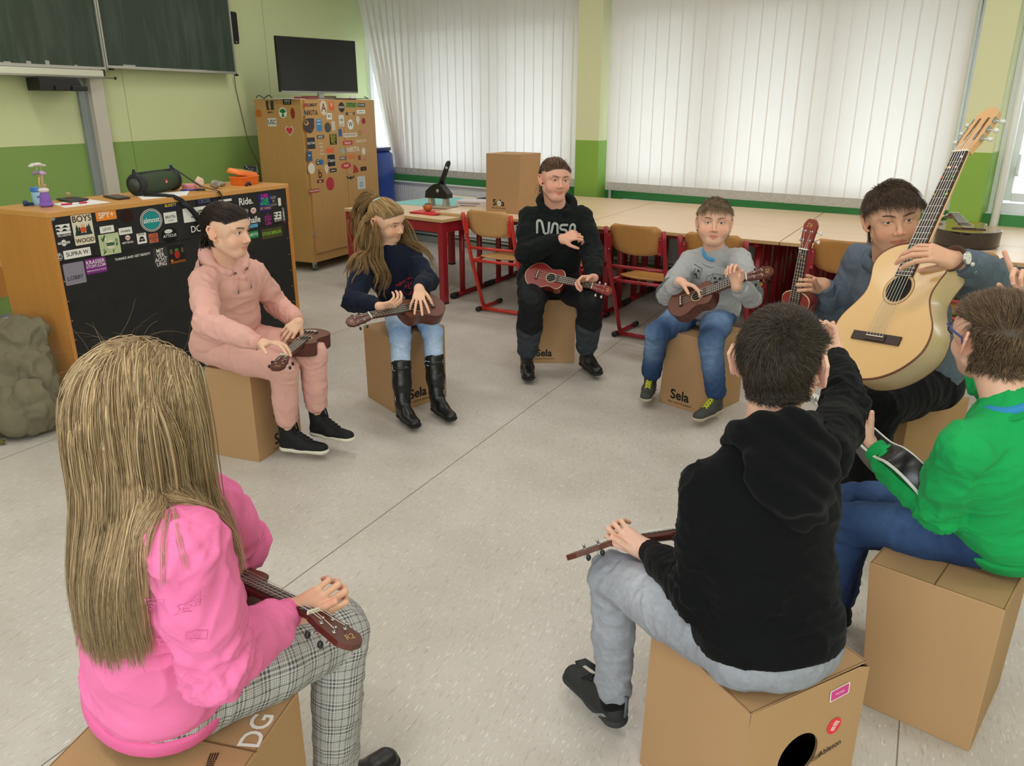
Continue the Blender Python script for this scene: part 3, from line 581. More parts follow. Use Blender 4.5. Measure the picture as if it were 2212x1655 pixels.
CABF_ST = [
    (2.618, 1.554, 0.161, 0.032, 'text', '#000000', [('ELEMENT', '#141414', 0, 0.9)]),
    (2.519, 1.554, 0.033, 0.032, 'disc', '#B3323A', []),
    (2.596, 1.485, 0.227, 0.045, 'text', '#000000', [('NIKITA', '#141414', 0, 1.0)]),
    (2.786, 1.529, 0.105, 0.133, 'disc', '#D8CBB4', [('A', '#7A3A22', 0, 0.6)]),
    (2.908, 1.546, 0.072, 0.080, 'rect', '#D9672A', [('V', '#E6E4DE', 0.1, 0.5)]),
    (2.864, 1.452, 0.078, 0.059, 'rect', '#E6E4DE', [('W', '#141414', 0, 0.6)]),
    (2.554, 1.371, 0.160, 0.135, 'carh', '#443436', []),
    (2.700, 1.374, 0.083, 0.112, 'rect', '#3C82B4', [('SPORT', '#E6E4DE', 0.35, 0.14), ('BERLIN', '#E6E4DE', 0.1, 0.12)]),
    (2.828, 1.350, 0.099, 0.093, 'disc', '#4A4743', []),
    (2.918, 1.365, 0.051, 0.085, 'rect', '#CFC5B0', []),
    (2.708, 1.268, 0.111, 0.034, 'rect', '#55504E', [('MUSIC', '#E6E4DE', 0, 0.5)]),
    (2.899, 1.240, 0.109, 0.099, 'rect', '#20221A', [('RUD', '#C9C42B', 0.3, 0.3), ('IGLI', '#C9C42B', 0, 0.3), ('TH..', '#C9C42B', -0.3, 0.3)]),
    (2.562, 1.216, 0.114, 0.103, 'rect', '#2B2B2C', [('BLKTNR', '#E6E4DE', 0, 0.24)]),
    (2.710, 1.157, 0.111, 0.131, 'text', '#000000', [('AV C', '#DCD2BE', 0.4, 0.14), ('LAIN', '#DCD2BE', 0.15, 0.14), ('LNE', '#DCD2BE', -0.1, 0.14), ('AYNA', '#DCD2BE', -0.35, 0.14)]),
    (2.836, 1.139, 0.108, 0.043, 'rect', '#E0622A', []),
    (2.524, 1.101, 0.074, 0.091, 'rect', '#2E5C86', [('~', '#E6E4DE', 0.1, 0.5)]),
    (2.639, 1.040, 0.062, 0.055, 'disc', '#24262A', [('G', '#E6E4DE', 0, 0.7)]),
    (2.695, 1.037, 0.063, 0.055, 'disc', '#2F6AA8', []),
    (2.846, 1.045, 0.115, 0.108, 'rect', '#1C1D20', [('Clepto', '#E6E4DE', 0, 0.28)]),
    (2.536, 0.989, 0.101, 0.101, 'disc', '#DCD5C6', []),
    (2.657, 0.929, 0.118, 0.094, 'rect', '#B98A50', [('b', '#141414', 0, 0.9)]),
    (2.653, 0.862, 0.104, 0.030, 'rect', '#7A2A26', [('ate', '#E6E4DE', 0, 0.7)]),
    (2.763, 0.961, 0.064, 0.091, 'kite', '#DAD2C2', []),
    (2.863, 0.950, 0.109, 0.035, 'rect', '#2A2926', [('naketano', '#E6E4DE', 0, 0.4)]),
    (2.800, 0.827, 0.123, 0.127, 'disc', '#B5303C', []),
    (2.550, 0.781, 0.150, 0.036, 'rect', '#A6392C', [('KING DRUM', '#E6E4DE', 0, 0.5)]),
    (3.067, 1.534, 0.097, 0.094, 'disc', '#2B2723', [('NIXON', '#E6E4DE', 0, 0.2)]),
    (3.228, 1.555, 0.177, 0.048, 'rect', '#5E8A2C', [('TITUS', '#1C2A10', 0, 0.7)]),
    (3.400, 1.555, 0.128, 0.035, 'rect', '#3A3836', [('DCSHOES', '#E6E4DE', 0, 0.5)]),
    (3.203, 1.473, 0.123, 0.070, 'disc', '#C8963A', []),
    (3.203, 1.473, 0.146, 0.026, 'rect', '#22304E', [('Dickies', '#E6E4DE', 0, 0.7)]),
    (3.385, 1.490, 0.144, 0.036, 'rect', '#E6E4DE', [('SUPRA W', '#141414', 0, 0.4)]),
    (3.052, 1.409, 0.082, 0.108, 'rect', '#D8D6CC', [('JULY', '#B32C33', -0.36, 0.2), ('oo', '#141414', 0.1, 0.3)]),
    (3.195, 1.371, 0.100, 0.097, 'disc', '#E6E4DE', [('W', '#141414', 0, 0.5)]),
    (3.324, 1.404, 0.063, 0.089, 'kite', '#DDD6C8', []),
    (3.421, 1.401, 0.065, 0.058, 'disc', '#8A1F24', []),
    (3.016, 1.297, 0.052, 0.069, 'rect', '#1F5A9A', []),
    (3.180, 1.271, 0.231, 0.038, 'rect', '#D8CFBC', [('NO PERS NO PARTY', '#3A372F', 0, 0.5)]),
    (3.347, 1.287, 0.056, 0.054, 'hex', '#B08A50', []),
    (3.429, 1.303, 0.065, 0.054, 'disc', '#C8847A', []),
    (3.129, 1.198, 0.160, 0.040, 'rect', '#C0302F', [('Shadow', '#E6E4DE', 0, 0.6)]),
    (3.354, 1.206, 0.176, 0.032, 'text', '#000000', [('SUBICA TO', '#E0D8C6', 0, 0.8)]),
    (3.041, 1.125, 0.060, 0.053, 'disc', '#8FB0B8', []),
    (3.211, 1.130, 0.226, 0.049, 'text', '#000000', [('NIKITA', '#E2DACA', 0, 1.0)]),
    (3.389, 1.104, 0.065, 0.073, 'disc', '#DAD4C6', []),
    (3.032, 1.054, 0.105, 0.035, 'rect', '#6A5F58', [('MUSIC', '#E6E4DE', 0, 0.5)]),
    (3.167, 1.058, 0.155, 0.054, 'text', '#000000', [('VANS', '#E8622A', 0, 1.1)]),
    (3.309, 1.044, 0.048, 0.046, 'rect', '#8A4038', []),
    (3.399, 1.020, 0.057, 0.041, 'disc', '#C07A5C', []),
    (3.077, 0.980, 0.160, 0.062, 'disc', '#C2303A', [('VANS', '#E6E4DE', 0, 0.4)]),
    (3.237, 0.943, 0.103, 0.091, 'trip', '#A8302A', []),
    (3.369, 0.931, 0.106, 0.042, 'rect', '#26211E', [('IRIE', '#A83A2A', 0, 0.4)]),
    (3.140, 0.858, 0.155, 0.045, 'wings', '#3A342C', []),
    (3.317, 0.795, 0.138, 0.130, 'rect', '#C9CDC8', [('O', '#3A7A94', -0.15, 0.4)]),
]
put_stickers(CABS_ST, lambda a, z: frame(LW(CS0 - .0004, a, z), LN, -LE), ct, 1)
put_stickers(CABF_ST, lambda a, z: frame(LW(a, CO1 + .0205, z), LE, LN), ct, 2)

# ------------------------------------------------------------------ teacher's desk with black front
DP = Vector((-4.18, 1.60, 0)); DE = Vector((-.20455, .97886, 0)); DN = Vector((.97886, .20455, 0)); DH = 1.058
def DK(s, d, z): return tuple(DP + DE * s - DN * d + Vector((0, 0, z)))
def dkbox(mb, s0, s1, d0, d1, z0, z1, mi=0): return mb.hexa([DK(s0, d0, z0), DK(s1, d0, z0), DK(s1, d1, z0), DK(s0, d1, z0)], [DK(s0, d0, z1), DK(s1, d0, z1), DK(s1, d1, z1), DK(s0, d1, z1)], mi)
m_desk = mat('desk_wood', '#C58640', .45, .5, var=(7, .3), var_col='#A8682C', stretch=(3, 3, .4)); m_deskt = mat('desk_top_wood', '#CF9752', .4, .5, var=(5, .25), var_col='#B67C3C', stretch=(3, .6, 3))
m_bpan = mat('black_panel', '#1B1B1B', .55, .4, var=(14, .5), var_col='#292927')
dt = empty('teachers_desk', DK(.85, .23, 0), label='tall wooden teacher\'s desk with black front panel full of stickers', cat='desk')
mb = MB(); dkbox(mb, .0, 1.70, .0, .47, DH - .028, DH); mb.build('desktop', m_deskt, dt, bevel=.003)
mb = MB(); dkbox(mb, 0, .02, .002, .46, 0, DH - .028); mb.build('side_panel', m_desk, dt, bevel=.002)
mb = MB(); dkbox(mb, 1.672, 1.70, .002, .46, 0, DH - .028); mb.build('side_panel', m_desk, dt, bevel=.002)
mb = MB(); dkbox(mb, .02, 1.672, .004, .022, .815, DH - .028); dkbox(mb, .075, .125, .0035, .004, 1.018, 1.029); mb.build('front_panel', m_bpan, dt, bevel=.002)
mb = MB(); dkbox(mb, .02, 1.672, .010, .03, .03, .812); mb.build('front_panel', m_bpan, dt)
mb = MB()
for s in (.06, .09, .12, .15, .18): mb.ball(DK(.03 + .0 * s, .0095, .1 + s * 3.4), .004, 6)
for k in range(6): mb.ball(DK(1.655, .0095, .15 + .11 * k), .004, 6)
mb.build('screws', m_alu, dt)
put_stickers(DESK_ST, lambda a, z: frame(DK(a, .0032 if z > .805 else .0096, z), DE, DN), dt, 3)

# things on the desk
def th(name, s, d, label, cat, z=DH): return empty(name, DK(s, d, z), label=label, cat=cat)
m_bluep = mat('blue_plastic', '#3B78C8', .3, .5); m_blul = mat('label_pale_blue', '#9FC8E6', .4); m_purple = mat('felt_purple', '#8E6AC4', .95, .1, bump=(400, .4)); m_felt = mat('felt_white', '#E6E2DE', .95, .1, bump=(300, .5))
t = th('sweets_tub', .20, .35, 'blue and white sweets tub with dark blue lid band behind the felt figure', 'tub')
c = DK(.20, .35, DH); mb = MB(); mb.lathe([(.030, 0), (.032, .004), (.030, .03), (.031, .060), (.030, .068)], c, 24, 0); mb.build('tub_body', m_blul, t)
mb = MB(); mb.lathe([(.032, .068), (.033, .070), (.033, .088), (.031, .090)], c, 24, 0); mb.build('lid', m_bluep, t)
sticker('label_print', frame((c[0] + .0305, c[1] - .0, c[2] + .045), (.1, 1, 0), (1, -.1, 0)), [('t', 'ntos', .022, '#1A2A66', 0, 0, 8, .02, 0)], t)
t = th('tape_dispenser', .13, .36, 'small navy blue tape dispenser at the desk\'s left rear corner', 'tape'); mb = MB(); c = DK(.13, .36, DH); mb.tube([(c[0], c[1] - .008, c[2] + .014), (c[0], c[1] + .008, c[2] + .014)], .014, 16); mb.box((c[0] + .0, c[1] + .018, c[2] + .008), (.02, .03, .016)); mb.build('dispenser_body', mat('navy_plastic', '#1F3C66', .4), t)
t = th('felt_figure', .16, .235, 'purple felt figure with white collar, twigs and a small white cloud above', 'figure'); c = Vector(DK(.16, .235, DH)); mb = MB()
mb.tube([c + DE * (.022 * math.cos(a)) - DN * (.022 * math.sin(a)) + Vector((0, 0, .012)) for a in [i * PI / 8 for i in range(16)]], .012, 10, 0, closed=True)
mb.lathe([(.026, .01), (.027, .03), (.022, .06), (.012, .085)], tuple(c), 16, 0); mb.build('felt_body', m_purple, t)
mb = MB(); mb.ball((c.x, c.y, c.z + .083), .026, 12, 0, (1, 1, .55)); mb.build('collar', m_felt, t)
mb = MB(); mb.tube([c + Vector((0, 0, .07)), c + Vector((0, .0, .12)), c + DE * .004 + Vector((0, 0, .16))], .008, 8, 0); mb.ball(tuple(c + DE * .008 + Vector((0, 0, .105))), .011, 8, 0); mb.build('twig_body', mat('twig', '#B09A7C', .8), t)
mb = MB(); mb.tube([c - DE * .012 + Vector((0, 0, .085)), c - DE * .016 + Vector((0, 0, .12)), c - DE * .010 + Vector((0, 0, .15))], .004, 6, 0); mb.build('yellow_thread', mat('yellow_wool', '#D8B458', .9), t)
mb = MB(); mb.ball(tuple(c + DE * .008 + Vector((0, 0, .168))), .014, 10, 0, (1, 1, .8)); mb.ball(tuple(c + DE * .020 + Vector((0, 0, .165))), .009, 10, 0); mb.build('lilac_tuft', mat('lilac_wool', '#C8A6D8', .95), t)
mb = MB(); mb.ball(tuple(c - DE * .028 + Vector((0, 0, .17))), .015, 10, 0, (1, 1.3, .8)); mb.build('grey_tuft', mat('grey_wool', '#8A8288', .95), t)
mb = MB()
for k, (a, r, dz) in enumerate(((-.035, .012, .205), (-.02, .016, .211), (0, .017, .212), (.016, .013, .207), (.030, .010, .204))): mb.ball(tuple(c + DE * (a - .005) + Vector((0, 0, dz))), r, 10, 0, (1, 1.2, .5))
for a in (-.018, -.012, .008): mb.tube([c + DE * a + Vector((0, 0, .175)), c + DE * (a + .002) + Vector((0, 0, .203))], .0008, 5, 0)
mb.build('wool_cloud', m_felt, t)
mb = MB(); q = [DK(.30, .22, DH + .004), DK(.44, .29, DH + .004), DK(.47, .45, DH + .004), DK(.36, .45, DH + .004)]; mb.hexa(q, [(x, y, z + .008) for x, y, z in q]); tag(mb.build('notebook', mat('notebook_black', '#22242A', .5), bevel=.001), label='black notebook lying on the desk under the cork', cat='notebook')
t = th('cork', .40, .40, 'small cork standing on the black notebook', 'cork', DH + .012); mb = MB(); mb.lathe([(.0095, 0), (.0115, .028), (.0105, .03)], DK(.40, .40, DH + .012), 14); mb.build('cork_body', mat('cork', '#C9A878', .9), t)
mb = MB(); q = [DK(.17, .107, DH), DK(.437, .11, DH), DK(.482, .375, DH), DK(.25, .32, DH)]; mb.hexa(q, [(x, y, z + .0012) for x, y, z in q]); tag(mb.build('paper_sheet', m_paper), label='white paper sheets on the desk under the red pen', cat='paper')
mb = MB(); q = [DK(.60, .06, DH), DK(.874, .024, DH), DK(1.05, .20, DH), DK(.78, .36, DH)]; mb.hexa(q, [(x, y, z + .0015) for x, y, z in q]); tag(mb.build('paper_sheet', m_paper), label='white paper sheets on the desk under the green portable speaker', cat='paper')
t = th('pen', .28, .20, 'red and white ballpoint pen on the papers at the desk\'s left end', 'pen'); a, b = Vector(DK(.215, .20, DH + .006)), Vector(DK(.36, .175, DH + .006))
mb = MB(); mb.cyl(a, a.lerp(b, .38), .0052, 10); mb.cyl(a.lerp(b, .62), a.lerp(b, .9), .0052, 10); mb.build('barrel_red', mat('pen_red', '#D22A44', .3), t); mb = MB(); mb.cyl(a.lerp(b, .38), a.lerp(b, .62), .005, 10); mb.cyl(a.lerp(b, .9), b, .003, 8); mb.cyl(a - (b - a) * .06, a, .0015, 8, r2=.0045); mb.build('barrel_white', m_paper, t)
t = th('pen', 1.09, .28, 'blue ballpoint pen lying beside the pink tin', 'pen'); mb = MB(); mb.cyl(DK(1.02, .24, DH + .006), DK(1.10, .16, DH + .006), .005, 10, 0); mb.cyl(DK(1.085, .175, DH + .006), DK(1.12, .14, DH + .006), .0054, 10, 1); mb.build('pen_body', [mat('pen_blue', '#2A3FA0', .3), m_black], t)
t = th('smartphone', .59, .28, 'black smartphone in a dark case lying left of the portable speaker', 'phone'); mb = MB(); q = [DK(.52, .16, DH + .0025), DK(.60, .155, DH + .0025), DK(.66, .33, DH + .0025), DK(.58, .36, DH + .0025)]; mb.hexa(q, [(x, y, z + .009) for x, y, z in q]); mb.build('phone_case', mat('phone_case', '#3A3228', .4), t, bevel=.002)
q = [DK(.525, .166, DH + .0117), DK(.598, .161, DH + .0117), DK(.654, .326, DH + .0117), DK(.584, .352, DH + .0117)]; mb = MB(); mb.hexa(q, [(x, y, z + .0006) for x, y, z in q]); mb.build('screen', m_screen, t)
# portable speaker with strap
t = th('portable_speaker', .885, .26, 'dark green cylindrical portable speaker with black strap on the desk', 'speaker')
a = Vector(DK(.70, .235, DH + .0635)); b = Vector(DK(1.06, .33, DH + .0635)); ax = (b - a).normalized(); side = Vector((ax.y, -ax.x, 0))
m_fab = mat('speaker_fabric', '#45523E', .85, .2, bump=(900, .5)); m_rub = mat('speaker_rubber', '#1C1F20', .6)
mb = MB(); rs = []
for f, r in ((0.09, .052), (.12, .056), (.3, .060), (.5, .061), (.7, .060), (.88, .056), (.91, .052)):
    p = a.lerp(b, f); rs.append([tuple(p + side * r * math.cos(2 * PI * j / 28) + Vector((0, 0, r * math.sin(2 * PI * j / 28)))) for j in range(28)])
mb.rings(rs); mb.build('fabric_body', m_fab, t)
mb = MB()
for f0, f1 in ((0, .12), (.88, 1)):
    rs = []; out = 0 if f0 == 0 else 1
    prof = ((0, .040), (.0, .050), (.03, .062), (.07, .063), (.12, .057)) if not out else ((.88, .057), (.93, .063), (.97, .062), (1.0, .050), (1.0, .040))
    for f, r in prof:
        p = a.lerp(b, f); rs.append([tuple(p + side * r * math.cos(2 * PI * j / 28) + Vector((0, 0, r * math.sin(2 * PI * j / 28)))) for j in range(28)])
    mb.rings(rs)
    p = a.lerp(b, .03 if not out else .97) + Vector((0, 0, .058)); mb.box((p.x, p.y, p.z + .012), (.022, .02, .032), taper=.45)
mb.tube([a.lerp(b, f) + Vector((0, 0, .060)) for f in (.1, .5, .9)], .008, 8); mb.build('rubber_frame', m_rub, t)
mb = MB(); p = a - ax * .001; mb.tube([p, p - ax * .003], .036, 24, 0); mb.build('bass_radiator', mat('radiator_cone', '#3C463C', .5), t)
m_ = frame(tuple(a.lerp(b, .56) + side * .0605 + Vector((0, 0, .005))), ax, side); sticker('badge', m_, [('p', rrect(.022, .020, .002), '#D5342E'), ('t', 'JBL', .011, '#F4EDEA', 0, -.003, 0, .02, 0)], t, lift=.002)
mb = MB(); p = a.lerp(b, .95) + Vector((0, 0, .083)); mb.tube([p + ax * .012 * math.cos(q) + Vector((0, 0, .006 * math.sin(q))) for q in [i * PI / 5 for i in range(10)]], .003, 6, closed=True); mb.build('carabiner', mat('anodised_blue', '#2A8FC0', .3, metal=.7), t)
mb = MB()
S = lambda s, o, z: Vector(DK(s, -o, z))
path = [a + side * .05 + Vector((0, 0, -.05)), S(.76, .004, DH + .004), S(.80, .014, DH - .02), S(.86, .020, DH - .09), S(.90, .016, DH - .15), S(.95, .024, DH - .20), S(1.0, .026, DH - .222), S(1.06, .022, DH - .215), S(1.10, .018, DH - .18), S(1.105, .016, DH - .10), S(1.10, .014, DH - .02), S(1.09, .004, DH + .006), S(1.07, -.12, DH + .03), b + side * .05 + Vector((0, 0, .04)), b + Vector((0, 0, .07))]
mb.tube(path, .013, 8, 0, flat=(.18, 1)); path = [S(.80, .012, DH - .03), S(.84, .026, DH - .06), S(.90, .030, DH - .13), S(.97, .032, DH - .18), S(1.02, .034, DH - .225), S(.99, .03, DH - .235)]; mb.tube(path, .012, 8, 0, flat=(.2, 1)); mb.build('strap', mat('strap_black', '#17181A', .7), t)
t = th('round_tin', 1.14, .30, 'flat round pink tin on the desk right of the speaker', 'tin'); mb = MB(); mb.lathe([(.040, 0), (.041, .002), (.041, .018), (.042, .019), (.042, .030), (.040, .032)], DK(1.14, .30, DH), 28); mb.build('tin_body', mat('tin_pink', '#E39AA2', .4), t)
def rock(name, s, d, r, sc, col, label, seed):
    rn = random.Random(seed); c = Vector(DK(s, d, DH)); bm = bmesh.new(); bmesh.ops.create_icosphere(bm, subdivisions=3, radius=1)
    dirs = [Vector((rn.uniform(-1, 1), rn.uniform(-1, 1), rn.uniform(-1, 1))).normalized() for _ in range(14)]
    for v in bm.verts:
        k = min(1, min((.75 / max(v.co.dot(q), .001)) for q in dirs)); v.co = Vector((v.co.x * k * sc[0], v.co.y * k * sc[1], v.co.z * k * sc[2])) * r * (1 + rn.uniform(-.03, .03))
    mz = min(v.co.z for v in bm.verts); mb = MB(); mb.add([tuple(v.co - Vector((0, 0, mz)) + c) for v in bm.verts], [tuple(v.index for v in f.verts) for f in bm.faces]); bm.free()
    tag(mb.build(name, col), label=label, cat='stone')
rock('crystal', 1.19, .26, .033, (.9, 1.1, 1.25), mat('rose_crystal', '#D9B49A', .5, var=(30, .4), var_col='#EAD6C6'), 'pale pink crystal stone standing beside the round tin', 3)
rock('stone', 1.235, .17, .036, (.9, 1.25, .75), mat('grey_stone', '#6C6A64', .8, var=(60, .9), var_col='#B7B0A0'), 'dark grey speckled stone on the desk\'s front edge left of the lunch box', 5)
rock('stone', 1.345, .24, .026, (1, 1.2, .7), mat('grey_stone', '#6C6A64'), 'smaller pale grey stone just left of the orange lunch box', 8)
# lunch box
t = th('lunch_box', 1.53, .22, 'orange plastic lunch box with half open lid and picture sticker', 'lunch box'); m_or = mat('orange_plastic', '#F07A2C', .4, sub=.0)
c = Vector(DK(1.53, .22, DH)); LM = frame(tuple(c), (DE - DN * .12), (0, 0, 1)); pp = rrect(.19, .12, .03, 5); mb = MB(); n = len(pp)
rs = [[tuple(LM @ Vector((x * k, y * k, z))) for x, y in pp] for k, z in ((.88, 0), (.92, .004), (.99, .048), (1.03, .050), (1.03, .054))]; mb.rings(rs, caps=True); mb.build('box_bottom', m_or, t)
LM2 = LM @ Matrix.Translation((0, .0, .058)) @ Matrix.Rotation(math.radians(9), 4, 'Y') @ Matrix.Rotation(math.radians(9), 4, 'X') @ Matrix.Translation((-.005, 0.01, 0)); mb = MB()
rs = [[tuple(LM2 @ Vector((x * k, y * k, z))) for x, y in pp] for k, z in ((1.05, 0), (1.05, .008), (.94, .030), (.88, .032))]; mb.rings(rs, caps=True); mb.build('lid', m_or, t)
sticker('picture', LM2 @ Matrix.Translation((0, 0, .0325)), [('p', rrect(.135, .080, .005), '#A9B85E')] + [('p', ellipse(.018, .014, 10), random.Random(i).choice(['#E8E6E0', '#6FA03C', '#C0562E', '#3E7A36', '#D9CBA0']), .052 * math.sin(i * 2.1), .028 * math.cos(i * 3.3)) for i in range(14)], t)
mb = MB(); c = Vector(DK(1.43, .115, DH)); mb.tube([c, c + DE * .02 + Vector((0, 0, .016)), c + DE * .035 + Vector((0, 0, .020)), c + DE * .045 + Vector((0, 0, .004))], [.008, .012, .009, .007], 6); tag(mb.build('hair_clip', m_black), label='small black clip lying in front of the orange lunch box', cat='clip')
t = th('mug', 1.66, .28, 'glossy black mug on the desk behind the orange lunch box', 'mug'); c = DK(1.655, .28, DH); mb = MB(); mb.lathe([(.040, 0), (.043, .003), (.045, .108), (.043, .110), (.041, .106), (.039, .01), (.0, .008)], c, 28); mb.build('mug_body', mat('glazed_black', '#0F0F11', .12, .6), t)

# small wooden table behind the desk, seen as a plank left of it
t = empty('side_table', (-6.1, 2.0, 0), label='wooden side table at the left edge of the photo, behind the desk', cat='table'); mb = MB(); mb.box((-6.0, 1.55, .55), (.5, 1.15, .03)); mb.build('tabletop', m_desk, t, bevel=.003)
mb = MB(); mb.box((-5.76, 1.55, .45), (.02, 1.1, .17)); mb.build('apron', m_desk, t, bevel=.002)
for x in (-6.2, -5.79):
    for y in (1.03, 2.07): mb = MB(); mb.box((x, y, .268), (.05, .05, .536)); mb.build('leg', m_desk, t, bevel=.002)
# blue barrel behind the cabinet
t = empty('plastic_drum', (-7.0, 6.32, 0), label='tall blue plastic drum standing between the cabinet and the left blind', cat='drum'); mb = MB(); mb.lathe([(.27, 0), (.29, .03), (.30, .3), (.305, .34), (.30, .38), (.30, .75), (.305, .79), (.30, .83), (.29, 1.03), (.25, 1.07)], (-7.08, 6.20, 0), 32); mb.build('drum_body', mat('drum_blue', '#24449A', .35), t)
mb = MB(); mb.lathe([(.26, 1.066), (.275, 1.07), (.275, 1.10), (.25, 1.105)], (-7.08, 6.20, 0), 32); mb.build('drum_lid', mat('drum_dark_blue', '#1B2C66', .4), t)

# ------------------------------------------------------------------ school tables
m_top = mat('table_laminate', '#E4C8A6', .38, .5, var=(3, .18), var_col='#D8B78F', stretch=(.6, 5, 5)); m_tedge = mat('table_edge', '#C2A173', .6)
m_red = mat('red_steel', '#97202B', .3, .5); m_redb = mat('bright_red_steel', '#C8342B', .3, .5); m_cap = mat('rubber_cap', '#1D1F22', .6); m_wire = mat('basket_wire', '#5A1A20', .4)
TA = math.radians(6)
TU = Vector((math.cos(TA), math.sin(TA), 0)); TV_ = Vector((-math.sin(math.radians(9)), math.cos(math.radians(9)), 0)); TO = Vector((-3.27, 4.885, 0))
def TP(u, v, z=0): return TO + TU * u + TV_ * v + Vector((0, 0, z))
def school_table(u0, u1, v0, v1_, label, ztop=.72):
    c = TP((u0 + u1) / 2, (v0 + v1) / 2); t = empty('school_table', c, label=label, cat='table', group='school tables pushed together by the windows')
    mb = MB(); g = .0025; q = [TP(u0 + g, v0 + g, ztop - .024), TP(u1 - g, v0 + g, ztop - .024), TP(u1 - g, v1 - g, ztop - .024), TP(u0 + g, v1 - g, ztop - .024)]
    mb.hexa(q, [p + Vector((0, 0, .024)) for p in q]); mb.m = [1, 0, 1, 1, 1, 1]; mb.build('tabletop', [m_top, m_tedge], t, bevel=.003)
    for u in (u0 + .16, u1 - .16):
        mb = MB(); mb.tube([TP(u, v0 + .03, .022), TP(u, v1 - .03, .022)], .021, 10)
        for v in (v0 + .17, v1 - .16):
            mb.tube([TP(u, v, .03), TP(u, v, ztop - .05)], .021, 10, flat=(1, 1.3))
        mb.tube([TP(u, v0 + .05, ztop - .045), TP(u, v1 - .05, ztop - .045)], .018, 8); mb.build('leg_frame', m_red, t)
        [MB().tube([TP(u, a_, .022), TP(u, a_ + .06, .022)], .026, 12).build('foot_cap', m_cap, t) for a_ in (v0 + .01, v1 - .07)]
    mb = MB(); mb.tube([TP(u0 + .16, v0 + .2, ztop - .06), TP(u1 - .16, v0 + .2, ztop - .06)], .016, 8); mb.tube([TP(u0 + .16, v1 - .18, ztop - .06), TP(u1 - .16, v1 - .18, ztop - .06)], .016, 8); mb.build('crossbar', m_red, t)
    mb = MB()
    for uu in (u0 + .26, (u0 + u1) / 2 + .08):
        for k in range(6): v = v0 + .10 + k * .06; mb.tube([TP(uu, v, ztop - .1), TP(uu + .34, v, ztop - .1)], .0025, 5)
        for k in range(4): u = uu + .34 * k / 3; mb.tube([TP(u, v0 + .08, ztop - .05), TP(u, v0 + .09, ztop - .1), TP(u, v0 + .41, ztop - .1), TP(u, v0 + .42, ztop - .05)], .003, 5)
        mb.tube([TP(uu, v0 + .08, ztop - .05), TP(uu + .34, v0 + .08, ztop - .05)], .004, 5)
    mb.build('book_rack', m_wire, t)
    return t
rows = ((0, .61), (.61, 1.17), (1.17, 1.70))
names = (('front row', 'holding the tall cardboard box', 'behind the two middle chairs', 'behind the man with the guitar', 'at the right edge of the photo'),
         ('middle row', 'behind the tall cardboard box', 'in the centre of the table block', 'carrying the dark guitar', 'at the right edge, beyond the dark guitar'),
         ('back row', 'beside the left radiator', 'under the wide bright blind', 'at the foot of the right column', 'under the right window'))
for r, (v0, v1) in enumerate(rows):
    for k, (u0, u1) in enumerate(((-1.36, 0), (0, 1.46), (1.46, 2.92), (2.92, 4.3))):
        if r == 2 and k == 0: u0 = -1.20
        v1_ = v1 if r < 2 else (1.70, 1.60, 1.46, 1.38)[k]
        if r == 2 and k == 3: u1 = 3.6
        du = (0, -.06 if k == 1 else 0, -.13 if k == 1 else 0)[r]
        school_table(u0, u1, v0, v1_, 'school table of the %s, %s' % (names[r][0], names[r][1 + k]))
# table with the hole punch
t = empty('work_table', (-4.96, 5.22, 0), label='square wooden table on red square legs carrying the hole punch', cat='table')
mb = MB(); mb.box((-4.96, 5.25, .682), (1.20, 1.38, .026)); mb.m = [1, 0, 1, 1, 1, 1]; mb.build('tabletop', [m_top, m_tedge], t, bevel=.003)
mb = MB()
for y in (4.60, 5.90): mb.box((-4.96, y, .625), (1.10, .03, .085))
for x in (-5.52, -4.40): mb.box((x, 5.25, .625), (.03, 1.30, .085))
mb.build('apron', m_red, t, bevel=.002)
for x in (-5.52, -4.40):
    for y in (4.60, 5.90): mb = MB(); mb.box((x, y, .34), (.055, .055, .655)); mb.build('leg', m_red, t, bevel=.003); mb = MB(); mb.box((x, y, .007), (.057, .057, .014)); mb.build('leg_cap', m_cap, t)

